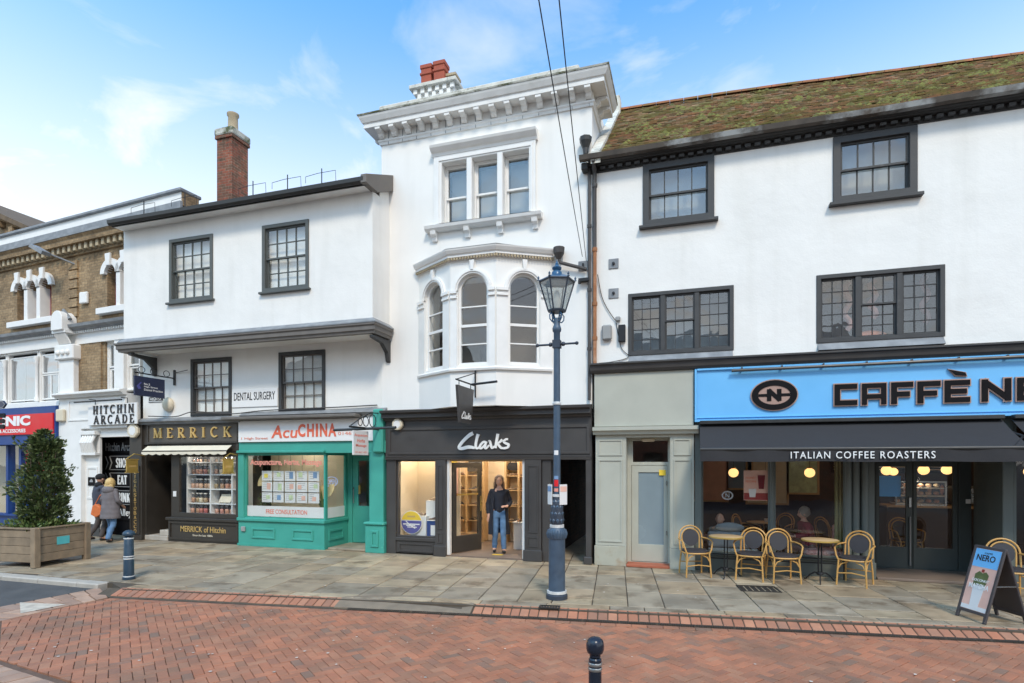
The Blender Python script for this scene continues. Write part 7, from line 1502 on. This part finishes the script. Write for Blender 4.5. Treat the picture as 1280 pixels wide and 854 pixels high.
for k, (x, y, a, lab) in enumerate(((1.2, 13.7, 60, 'dim bistro chair deep inside behind the left cafe window'), (1.9, 14.2, -40, 'dim bistro chair deep inside between the two cafe windows'), (2.9, 13.8, 120, 'dim bistro chair deep inside behind the right cafe window'), (4.25, 13.7, 10, 'dim bistro chair just inside the left entrance door'))):
    o = copy_tree(CH); o.location = (x, y, .022); o.rotation_euler = (0, 0, R(a)); o['label'] = lab; o['group'] = 'chairs inside the cafe'
for k, (x, y) in enumerate(((1.5, 13.9), (3.3, 14.0))):
    t = thing('round_table', ('left', 'right')[k]+' dim round table deep inside the cafe', 'table', (x, y, .02), group='tables inside the cafe'); MB().lathe([(.3, .70), (.31, .72), (.001, .725)], seg=24).build('top', 'shelf_wood', t); MB().tube([(0, 0, 0), (0, 0, .7)], .03, 8).build('stem', 'iron_black', t); MB().lathe([(.035, .725), (.04, .80), (.03, .80)], (.1, 0, 0), 10).build('cup', 'shelf_white', t)
# --- shoe shop fittings
for k, (x, y) in enumerate(((-5.6, 13.2), (-4.6, 13.0), (-3.9, 13.3), (-5.9, 12.2), (-4.4, 12.2))):
    t = thing('downlight', ('left rear', 'middle rear', 'right rear', 'left front', 'right front')[k]+' ceiling downlight in the shoe shop', 'lamp', (x, y, 2.79), group='downlights in the shoe shop'); MB().lathe([(.07, 0), (.08, -.015), (.06, -.02)], seg=14).build('ring', 'steel', t); lamp(x, y, 2.70, 24, (1, .88, .72), .05)
t = thing('display_wall', 'cream wall of lit shoe shelves at the back of the shoe shop', 'shelving', (-4.8, 14.1, .03), world=True)
MB().box(-6.4, -3.1, 14.1, 14.18, .03, 2.78).build('back_panel', 'room_cream', t)
for x in (-5.62, -5.15, -4.55, -4.2, -3.75): MB().box(x, x+.05, 13.78, 14.1, .03, 2.78).build('upright', 'shelf_wood', t)
for z in (.55, .95, 1.35, 1.72):
    for a, b in ((-6.35, -5.62), (-5.57, -5.15), (-4.5, -4.2), (-4.15, -3.75)): MB().box(a, b, 13.80, 14.1, z, z+.02).build('shelf', 'shelf_wood', t)
MB().box(-6.35, -5.15, 13.7, 14.1, .03, .25).build('bench', 'shelf_wood', t)
def shoe_mesh():
    m = MB(); secs = [(-.13, .028, .02), (-.11, .035, .045), (-.06, .032, .075), (0, .033, .06), (.06, .038, .035), (.11, .036, .028), (.135, .02, .018)]; vs = []; n = 8
    for x, w_, h in secs:
        for k in range(n): a = 2*math.pi*k/n; vs.append((x, w_*math.cos(a), max(0, h*.5+h*.55*math.sin(a))))
    fs = [(i*n+k, i*n+(k+1) % n, (i+1)*n+(k+1) % n, (i+1)*n+k) for i in range(len(secs)-1) for k in range(n)]+[tuple(range(n)), tuple(range((len(secs)-1)*n, len(secs)*n))]
    m.add(vs, fs); me = bpy.data.meshes.new('shoe'); me.from_pydata(m.v, [], m.f); me.materials.append(M['shoe_mix']); me.polygons.foreach_set('use_smooth', [True]*len(me.polygons)); return me
SH = shoe_mesh()
def shoe(x, y, z, a, lab='single shoe displayed on a lit shelf in the shoe shop', g='shoes on the lit shelves'): o = link('shoe', SH); o.location = (x, y, z); o.rotation_euler = (0, 0, a); tag(o, lab, 'shoe', g); return o
for j, z in enumerate((.57, .97, 1.37, 1.74)):
    for i, x in enumerate((-6.15, -5.85, -5.45, -5.27, -4.42, -4.28, -4.05, -3.87)): shoe(x+random.uniform(-.02, .02), 13.93, z, random.uniform(-.5, .5)+R(200), '%s shoe from the left on the %s lit shelf in the shoe shop' % (ORD[i], ('bottom', 'second lowest', 'second highest', 'top')[j]))
def handbag(x, y, z, s_, lab, m):
    t = thing('handbag', lab, 'handbag', (x, y, z)); MB().prism([(-.17*s_, 0), (.17*s_, 0), (.20*s_, .10*s_), (.13*s_, .24*s_), (-.13*s_, .24*s_), (-.20*s_, .10*s_)], -.05, .05).build('body', m, t, bevel=.02, seg=2); MB().tube([(-.10*s_, 0, .22*s_), (-.07*s_, 0, .42*s_), (0, 0, .50*s_), (.07*s_, 0, .42*s_), (.10*s_, 0, .22*s_)], .012, 6).build('strap', m, t)
handbag(-5.36, 13.86, 1.84, 1.25, 'slouchy black handbag hanging by its straps in the shoe shop', 'bag_black'); handbag(-4.35, 13.9, 1.88, .8, 'small black handbag on the shelf behind the customer', 'bag_black'); handbag(-6.0, 13.7, 1.9, .9, 'tan handbag seen through the open glazed door', 'orange_bag')
t = thing('display_plinth', 'low white display plinth to the right inside the shoe shop doorway', 'plinth', (-3.72, 13.1, .03)); MB().box(-.28, .28, -.3, .3, 0, .62).build('block', 'shelf_white', t, bevel=.01); MB().box(-.30, .30, -.32, .32, .62, .645).build('top', 'shelf_white', t, bevel=.004)
for x, q in ((-3.88, 'left'), (-3.7, 'middle'), (-3.55, 'right')): shoe(x, 12.98, .675, 1.4, q+' one of three dark shoes on the white plinth inside the shoe shop', 'shoes on the white plinth')
# window display: plinths, shoes, round promotion disc, framed picture
for x, y, h, w_, lab in ((-6.0, 12.05, .80, .2, 'shorter white display block in the shoe shop window'), (-5.68, 12.2, 1.15, .2, 'taller white display block in the shoe shop window'), (-5.58, 11.95, .72, .17, 'blue-wrapped display block in the shoe shop window')):
    t = thing('display_block', lab, 'plinth', (x, y, .03)); MB().box(-w_, w_, -w_, w_, 0, h).build('block', 'shelf_white' if 'blue' not in lab else 'sign_blue', t, bevel=.006); MB().box(-w_-.004, w_+.004, -w_-.004, w_+.004, h, h+.01).build('top', 'shelf_white', t)
for x, y, z, q in ((-6.05, 12.0, .845, 'left shoe on the shorter white block'), (-5.9, 12.1, .845, 'right shoe on the shorter white block'), (-5.75, 12.12, 1.195, 'left shoe on the taller white block'), (-5.62, 12.2, 1.195, 'right shoe on the taller white block'), (-5.62, 11.9, .765, 'shoe on the blue block')): shoe(x, y, z, random.uniform(2.6, 3.6), q+' in the shoe shop window', 'shoes in the shop window')
t = thing('promotion_disc', 'round yellow and violet promotion disc standing in the shoe shop window', 'sign', (-6.15, F+.2, .70)); cir = lambda r_, a0=0, a1=360, n=32: [(r_*math.cos(R(a0+(a1-a0)*k/n)), r_*math.sin(R(a0+(a1-a0)*k/n))) for k in range(n+1)]
MB().prism(cir(.27)[:-1], 0, .012).build('disc', 'poster_white', t); MB().prism(cir(.255, 12, 168), -.004, -.0005).build('yellow_cap', 'yellow', t); MB().prism(cir(.255, 172, 368), -.004, -.0005).build('violet_field', 'violet', t); MB().box(-.10, .10, -.006, -.0045, .115, .155).build('yellow_print', 'gold', t); MB().box(-.21, .21, -.006, -.0045, -.055, -.03).build('white_print', 'white_letter', t); MB().box(-.13, .10, -.006, -.0045, -.085, -.065).build('white_print', 'white_letter', t); MB().box(-.10, .14, -.006, -.0045, -.12, -.10).build('white_print', 'white_letter', t); MB().strip([(-.14, .03), (-.05, -.05), (.10, -.14)], .02, -.008, -.0065).build('white_swoosh', 'white_letter', t)
t = thing('framed_picture', 'yellow-topped picture panel at the back of the shoe shop window', 'picture', (-5.55, 12.55, 1.35), world=True); MB().box(-5.72, -5.32, 12.56, 12.58, 1.35, 2.15).build('panel', 'poster_pink', t); MB().box(-5.71, -5.33, 12.553, 12.5595, 1.95, 2.14).build('header', 'yellow', t); MB().box(-5.72, -5.32, 12.50, 12.56, 1.28, 1.345).build('shelf', 'terracotta', t)
tag(MB().box(-5.62, -5.46, F+.11, F+.114, .43, .66).build('paper_notice', 'poster_white', None), 'small white notice low in the shoe shop window', 'notice')
lamp(-5.95, 12.1, 2.55, 16, (1, .86, .68))
tag(MB().tbox(-.12, .12, -.05, .05, .031, .036, Matrix.Translation((-4.1, 11.95, 0))).build('floor_sticker', 'yellow', None), 'small yellow sticker on the floor at the shoe shop threshold', 'sticker')
# --- sweet shop window: white shelving with jars
t = thing('sweet_shelving', 'white shelving unit in the dark sweet shop window', 'shelving', (-11.9, F+.3, .63), world=True); SX = (-12.80, -12.02, -11.32, -10.93); SZ = (.70, .98, 1.36, 1.74, 2.06)
for x in SX: MB().box(x-.02, x+.02, F+.24, F+.52, .65, 2.24).build('upright', 'shelf_white', t)
for z in SZ:
    for a, b in zip(SX[:-1], SX[1:]): MB().box(a+.02, b-.02, F+.24, F+.52, z, z+.025).build('shelf', 'shelf_white', t)
jm = MB().lathe([(.05, 0), (.055, .02), (.055, .17), (.04, .205), (.04, .215)], seg=10); sm_ = MB().lathe([(.048, .006), (.05, .12), (.001, .13)], seg=10); lm_ = MB().lathe([(.045, .215), (.045, .245), (.001, .25)], seg=10)
def me_(mb, m): me = bpy.data.meshes.new('jar'); me.from_pydata(mb.v, [], mb.f); me.materials.append(M[m]); me.polygons.foreach_set('use_smooth', [True]*len(me.polygons)); return me
JM = [me_(jm, 'jar_glass'), me_(sm_, 'sweets'), me_(lm_, 'jar_lid')]
for z in SZ:
    for i, (a, b) in enumerate(zip(SX[:-1], SX[1:])):
        if i == 1 and z in (.98,): continue
        n = 5 if i == 0 else 4 if i == 1 else 2
        for k in range(n):
            if z > 2: sc = .6
            else: sc = 1.05
            o = thing('sweet_jar', '%s jar in the %s column, %s shelf of the sweet shop window' % (ORD[k], ('left', 'middle', 'right')[i], ROW[SZ.index(z)]), 'jar', (a+.10+(b-a-.2)*k/max(1, n-1), F+.34+random.uniform(-.02, .03), z+.026), group='sweet jars in the window'); o.scale = (sc, sc, sc)
            for nm, d_ in zip(('glass', 'sweets', 'lid'), JM): link(nm, d_, o)
tag(MB().tbox(-.19, .19, -.004, .004, 0, .24, Matrix.Translation((-11.62, F+.3, 1.03)) @ Matrix.Rotation(R(-28), 4, 'X')).build('price_card', 'cream_canvas', None), 'cream card propped on the middle shelf of the sweet shop window', 'card')
lamp(-12.4, F+.16, 2.28, 4, (1, .94, .86), .03); lamp(-11.4, F+.16, 2.28, 4, (1, .94, .86), .03)
# --- acupuncture window: rows of leaflets, straw fans, plants, open sign
for i in range(5):
    for j in range(3):
        x = -10.15+i*.345; z = 1.20+j*.27; t = thing('leaflet', 'leaflet %s of the %s row hanging in the teal shop window' % (('farthest left', 'second from the left', 'in the middle', 'second from the right', 'farthest right')[i], ('bottom', 'middle', 'top')[j]), 'leaflet', (x, F+.16, z), group='leaflets in the teal shop window')
        MB().box(-.155, .155, 0, .006, -.12, .125).build('sheet', 'poster_white', t); c = random.choice(('poster_green', 'poster_blue', 'poster_yellow', 'poster_pink', 'poster_green')); a = random.uniform(-.12, .0); MB().box(a, a+.11, -.003, -.0005, random.uniform(-.09, -.02), random.uniform(.03, .1)).build('picture', c, t)
        m = MB()
        for q in range(4): m.box(-.12, random.uniform(.0, .12), -.0025, -.0005, .09-.05*q, .098-.05*q)
        m.build('print', 'dim_letter', t)
t = thing('leaflet_holder', 'dark cords and bars that hold the leaflets in the teal shop window', 'holder', (-9.5, F+.18, 1.1), world=True)
for i in range(5): MB().tube([(-10.15+i*.345, F+.175, 1.08), (-10.15+i*.345, F+.175, 2.26)], .004, 4).build('cord', 'cable', t)
for z in (1.345, 1.615): MB().box(-10.1, -8.7, F+.176, F+.182, z-.01, z+.008).build('bar', 'iron_black', t)
for x, z, a, lab in ((-10.22, 1.5, 100, 'straw fan at the left behind the leaflets'), (-8.62, 1.52, -80, 'straw fan at the right behind the leaflets')):
    pts = [(0, 0)]+[(.34*math.cos(R(a-85+170*k/16)), .34*math.sin(R(a-85+170*k/16))) for k in range(17)]; t = thing('straw_fan', lab, 'fan', (x, F+.3, z), group='straw fans'); MB().prism(pts, 0, .008).build('leaf', 'fan_straw', t); MB().tube([(0, -.004, 0), (-.12*math.cos(R(a)), -.004, -.12*math.sin(R(a)))], .012, 6).build('handle', 'shelf_wood', t)
t = thing('window_plant', 'green long-leaved plant at the right of the teal shop window', 'plant', (-8.62, F+.32, .62)); MB().lathe([(.09, 0), (.12, .18), (.11, .2)], seg=14).build('pot', 'shelf_white', t)
m = MB()
for k in range(34): a = random.uniform(0, 6.28); s_ = random.uniform(.3, .75); r_ = random.uniform(.08, .22); p0, p1, p2 = Vector((0, 0, .18)), Vector((r_*.5*math.cos(a), r_*.5*math.sin(a), .18+s_*.7)), Vector((r_*math.cos(a), r_*math.sin(a), .18+s_*.95)); w_ = Vector((-math.sin(a), math.cos(a), 0))*.018; m.add([p0-w_, p0+w_, p1+w_, p1-w_, p2], [(0, 1, 2, 3), (3, 2, 4)])
m.build('leaves', 'ivy', t)
t = thing('window_plant', 'small dark plant in a pale pot at the left of the teal shop window', 'plant', (-10.35, F+.32, .62)); MB().lathe([(.08, 0), (.10, .16)], seg=14).build('pot', 'shelf_white', t)
def cf4(): v = Vector((random.gauss(0, .1), random.gauss(0, .08), .25+abs(random.gauss(0, .16)))); return v, v
leafy('leaves', 160, cf4, .07, 'leaf', t)
t = thing('open_sign', 'oval OPEN sign inside the side pane of the teal shop', 'sign', (-8.45, F+.42, 1.6)); fr = Matrix(((0, -1, 0, 0), (1, 0, 0, 0), (0, 0, 1, 0), (0, 0, 0, 1)))
el = lambda rx, rz, n=28: [(rx*math.cos(2*math.pi*k/n), rz*math.sin(2*math.pi*k/n)) for k in range(n)]
MB().prism(el(.26, .13), -.01, .01, [el(.235, .11)], mtx=fr).build('tube_ring', 'neon_open', t); text(t, 'OPEN', -.17, .17, -.06, .06, 0, 'neon_open', .006, off=.01, frame=fr)
lamp(-9.5, F+.6, 2.6, 14, (1, .93, .82)); lamp(-7.9, F+1.7, 2.3, 4, (1, .9, .75))
# small electric box by the teal shop
tag(MB().box(-10.72, -10.60, F-.11, F-.062, .36, .48).build('outlet_box', 'plastic_grey', None, bevel=.012), 'small grey outlet box low on the teal shopfront', 'box')
lamp(-18.6, 12.4, 2.6, 10, (1, .95, .9))
# ================================================================ people
def limb_hand(vs, es, at, d, up, k):
    """palm and five fingers growing from vertex index at, pointing along d"""
    d = Vector(d).normalized(); up = Vector(up).normalized(); sd_ = d.cross(up).normalized(); base = Vector(vs[at][0]); vs.append((tuple(base+d*.055*k), .024*k)); pi_ = len(vs)-1; es.append((at, pi_))
    for j, (o_, ln_) in enumerate(((-.032, .06), (-.011, .072), (.011, .068), (.030, .055))):
        b0 = base+d*.075*k+sd_*o_*k; vs.append((tuple(b0), .010*k)); es.append((pi_, len(vs)-1)); vs.append((tuple(b0+d*ln_*.6*k-up*.012*k), .009*k)); es.append((len(vs)-2, len(vs)-1)); vs.append((tuple(b0+d*ln_*k-up*.03*k), .008*k)); es.append((len(vs)-2, len(vs)-1))
    b0 = base+d*.02*k-sd_*.035*k; vs.append((tuple(b0), .011*k)); es.append((at, len(vs)-1)); vs.append((tuple(b0+d*.045*k-sd_*.02*k), .009*k)); es.append((len(vs)-2, len(vs)-1))
def person(loc, rz, lab, k, arms, legs, lean=0, seated=False, hat=None, hair=None, coat='navy_coat', trousers='jeans', shoes='shoe_dark', bare=False):
    """standing or seated figure facing -Y; arms / legs: per side (right is -x): list of joint points"""
    t = thing('person', lab, 'person', loc, rz); vs = []; es = []
    hz = .93*k if not seated else .52; P_ = [((0, 0, hz), .125*k), ((0, -.0+lean*.3, hz+.17*k), .115*k), ((0, lean*.7-.01, hz+.38*k), .135*k), ((0, lean, hz+.50*k), .085*k), ((0, lean-.01, hz+.58*k), .052*k), ((0, lean-.015, hz+.645*k), .055*k), ((0, lean-.02, hz+.71*k), .06*k)]
    vs += P_; es += chain(7)
    top = Vector(P_[3][0]); head = Vector(P_[6][0])
    for s_, (el_, wr, hd) in zip((-1, 1), arms):
        sh = top+Vector((s_*.165*k, 0, -.03*k)); b = len(vs); vs += [(tuple(sh), .055*k), (el_, .042*k), (wr, .030*k)]; es += [(3, b), (b, b+1), (b+1, b+2)]; limb_hand(vs, es, b+2, hd, (0, -.3, 1), k)
    for s_, (kn, an) in zip((-1, 1), legs):
        hp = Vector((s_*.095*k, 0, hz-.05*k)); b = len(vs); fwd_ = Vector(an)+Vector((s_*.02, -.10*k, -.045*k)); vs += [(tuple(hp), .085*k), (kn, .058*k), (an, .042*k), (tuple(fwd_), .03*k)]; es += [(0, b), (b, b+1), (b+1, b+2), (b+2, b+3)]
    bd_ = skin('body', vs, es, 'skin', t, 2)
    # head and face
    ball('head', tuple(head), (.080*k, .100*k, .118*k), 'skin', bd_, 20, 14)
    for s_ in (-1, 1): ball('eye', tuple(head+Vector((s_*.034*k, -.088*k, .01))), .008*k, 'letter_black', bd_, 8, 6); ball('ear', tuple(head+Vector((s_*.092*k, .0, -.01))), (.012*k, .025*k, .032*k), 'skin', bd_, 8, 6)
    ball('nose', tuple(head+Vector((0, -.098*k, -.03*k))), (.015*k, .02*k, .025*k), 'skin', bd_, 8, 6); ball('mouth', tuple(head+Vector((0, -.083*k, -.07*k))), (.022*k, .008*k, .005*k), 'pale_red_text', bd_, 8, 6)
    # trousers follow hips and legs
    tv = [((0, 0, hz+.10*k), .135*k), ((0, 0, hz-.02*k), .15*k)]; te_ = [(0, 1)]
    for s_, (kn, an) in zip((-1, 1), legs): b = len(tv); tv += [((s_*.10*k, 0, hz-.08*k), .105*k), (kn, .078*k), (tuple(Vector(an)+Vector((0, .0, .05*k))), .064*k), (tuple(Vector(an)+Vector((0, .0, -.01*k))), .066*k)]; te_ += [(1, b), (b, b+1), (b+1, b+2), (b+2, b+3)]
    skin('trousers', tv, te_, trousers, t, 2)
    for s_, (kn, an) in zip((-1, 1), legs):
        a = Vector(an); m = skin('shoe', [(tuple(a+Vector((0, .05*k, -.045*k))), .04*k), (tuple(a+Vector((0, -.03*k, -.045*k))), .045*k), (tuple(a+Vector((s_*.015, -.14*k, -.055*k))), .034*k)], chain(3), shoes, t, 2)
    # sleeves and upper garment
    jv = [((0, 0, hz-.09*k), .15*k), ((0, lean*.3, hz+.17*k), .15*k), ((0, lean*.7, hz+.36*k), .165*k), ((0, lean, hz+.48*k), .115*k), ((0, lean, hz+.545*k), .068*k)]; je = chain(5)
    for s_, (el_, wr, hd) in zip((-1, 1), arms): b = len(jv); sh = top+Vector((s_*.165*k, 0, -.03*k)); jv += [(tuple(sh), .078*k), (el_, .066*k), (tuple(Vector(wr)+(Vector(el_)-Vector(wr))*.06), .05*k)]; je += [(3, b), (b, b+1), (b+1, b+2)]
    skin('jacket', jv, je, coat, t, 2)
    return t, head, hz
def loft(name, secs0, m, parent, a0=0, a1=360, seg=36, th=.015, wob_=0, quilt=0):
    """garment skirt: sections (z, cx, cy, rx, ry); open at the front when the angle range leaves a gap (front is -90 degrees)"""
    secs = [tuple(a_+(b_-a_)*k/5 for a_, b_ in zip(s0, s1)) for s0, s1 in zip(secs0[:-1], secs0[1:]) for k in range(5)]+[secs0[-1]]
    mb = MB(); n = seg; vs = []; rows = len(secs)
    for inner in (0, 1):
        for z, cx, cy, rx, ry in secs:
            for k in range(n+1):
                a = R(a0+(a1-a0)*k/n); q = 1+wob_*math.sin(5*a+z*6)+quilt*abs(math.sin(z*26)); vs.append((cx+(rx*q-inner*th)*math.cos(a), cy+(ry*q-inner*th)*math.sin(a), z))
    w_ = n+1; fs = []
    for i in range(rows-1):
        for k in range(n): fs += [(i*w_+k, i*w_+k+1, (i+1)*w_+k+1, (i+1)*w_+k)]
    o = rows*w_
    for i in range(rows-1):
        for k in range(n): fs += [(o+i*w_+k, o+(i+1)*w_+k, o+(i+1)*w_+k+1, o+i*w_+k+1)]
    for k in range(n): fs += [(k, o+k, o+k+1, k+1), ((rows-1)*w_+k, (rows-1)*w_+k+1, o+(rows-1)*w_+k+1, o+(rows-1)*w_+k)]
    if a1-a0 < 359:
        for i in range(rows-1): fs += [(i*w_, (i+1)*w_, o+(i+1)*w_, o+i*w_), (i*w_+n, o+i*w_+n, o+(i+1)*w_+n, (i+1)*w_+n)]
    vs = [(x+.010*noise.noise(Vector((x*9, y*9, z*5))), y+.014*noise.noise(Vector((y*11, x*9, z*6))), z) for x, y, z in vs]; mb.add(vs, fs); return mb.build(name, m, parent, smooth=True)
# man in dark jacket, seen from behind, mid-stride into the arcade
t, hd, hz = person((-15.02, 11.15, .0), R(168), 'man in dark slate jacket and black hat walking away into the arcade', 1.0,
    [((-.27, .05, 1.14), (-.24, -.12, .95), (.1, -.6, -.7)), ((.27, .03, 1.14), (.22, -.16, .98), (-.1, -.6, -.6))], [((-.10, -.10, .50), (-.11, .02, .09)), ((.10, -.02, .49), (.10, .20, .11))], coat='slate_jacket', trousers='dark_trousers')
loft('jacket_hem', [(.78, 0, .0, .185, .15), (.95, 0, 0, .20, .16), (1.12, 0, 0, .20, .155), (1.30, 0, .0, .195, .15)], 'slate_jacket', t, wob_=.02)
ball('hat', tuple(hd+Vector((0, .01, .045))), (.108, .118, .095), 'wool_black', t); ball('hood', tuple(hd+Vector((0, .05, -.16))), (.12, .09, .08), 'wool_black', t)
# woman in quilted grey coat, blonde hair
t, hd, hz = person((-14.47, 11.02, .0), R(186), 'blonde woman in grey quilted hooded coat and blue jeans walking away into the arcade', .95,
    [((-.25, .04, 1.08), (-.22, -.14, .95), (.2, -.7, -.4)), ((.26, .02, 1.08), (.23, -.14, .96), (-.2, -.7, -.5))], [((-.11, .02, .46), (-.13, .20, .10)), ((.11, -.12, .47), (.12, -.06, .09))], coat='quilt_grey')
loft('coat_skirt', [(.62, 0, .0, .25, .20), (.75, 0, 0, .245, .195), (.9, 0, 0, .225, .18), (1.05, 0, 0, .205, .165), (1.2, 0, 0, .20, .16), (1.32, 0, 0, .19, .15)], 'quilt_grey', t, quilt=.035, seg=40)
ball('hood', tuple(hd+Vector((0, .09, -.20))), (.17, .11, .12), 'quilt_grey', t); ball('hair', tuple(hd+Vector((0, .03, -.02))), (.115, .12, .14), 'blonde', t, jitter=.006); ball('hair_fall', tuple(hd+Vector((.0, .07, -.13))), (.125, .085, .15), 'blonde', t, jitter=.006)
t = thing('handbag', 'tan orange shoulder bag carried by the woman in the grey coat', 'handbag', (-14.78, 10.90, .70), R(10)); MB().prism([(-.16, .02), (.0, -.06), (.16, .03), (.13, .22), (.0, .30), (-.10, .25)], -.06, .06).build('body', 'orange_bag', t, bevel=.03, seg=2); MB().tube([(-.10, 0, .22), (.05, .02, .5), (.16, .10, .66)], .012, 6).build('strap', 'orange_bag', t)
# customer stepping out of the shoe shop
t, hd, hz = person((-4.17, 12.25, .032), R(22), 'person in long dark open coat and blue jeans standing in the shoe shop doorway', .99,
    [((-.25, .04, 1.12), (-.24, -.02, .86), (0, -.1, -1)), ((.26, .0, 1.13), (.16, -.22, 1.06), (-.8, -.4, .1))], [((-.09, -.03, .48), (-.10, .06, .09)), ((.09, -.08, .48), (.10, -.10, .09))])
loft('coat_skirt', [(.42, 0, .02, .25, .20), (.6, 0, .02, .245, .19), (.8, 0, .01, .23, .175), (1.0, 0, 0, .215, .165), (1.2, 0, 0, .205, .16), (1.36, 0, 0, .20, .15)], 'navy_coat', t, a0=-50, a1=230, wob_=.02)
ball('hair', tuple(hd+Vector((0, .03, .02))), (.11, .11, .125), 'brown_hair', t, jitter=.004)
for s_ in (-1, 1): ball('hair_side', tuple(hd+Vector((s_*.085, .02, -.12))), (.045, .06, .15), 'brown_hair', t, jitter=.004)
# seated customers in the cafe
t, hd, hz = person((2.22, 12.45, -.10), R(-80), 'seated woman with grey hair and dark red jumper inside the right cafe window', .93,
    [((-.24, -.10, .78), (-.12, -.34, .74), (.2, -1, .1)), ((.24, -.10, .78), (.14, -.34, .74), (-.2, -1, .1))], [((-.12, -.42, .58), (-.12, -.42, .20)), ((.12, -.42, .58), (.12, -.42, .20))], lean=-.10, seated=True, coat='maroon', trousers='dark_trousers')
ball('hair', tuple(hd+Vector((0, .025, .025))), (.105, .11, .115), 'grey_hair', t, jitter=.005)
t, hd, hz = person((.55, 12.30, -.24), R(150), 'seated bald person on the sofa behind the left cafe window', .92,
    [((-.24, -.10, .80), (-.14, -.30, .86), (.2, -1, .2)), ((.24, -.10, .80), (.14, -.30, .86), (-.2, -1, .2))], [((-.12, -.40, .66), (-.12, -.46, .34)), ((.12, -.40, .66), (.12, -.46, .34))], lean=.02, seated=True, coat='cushion_grey', trousers='dark_trousers')
for o in WORLDS:
    if "_world" in o: del o["_world"]
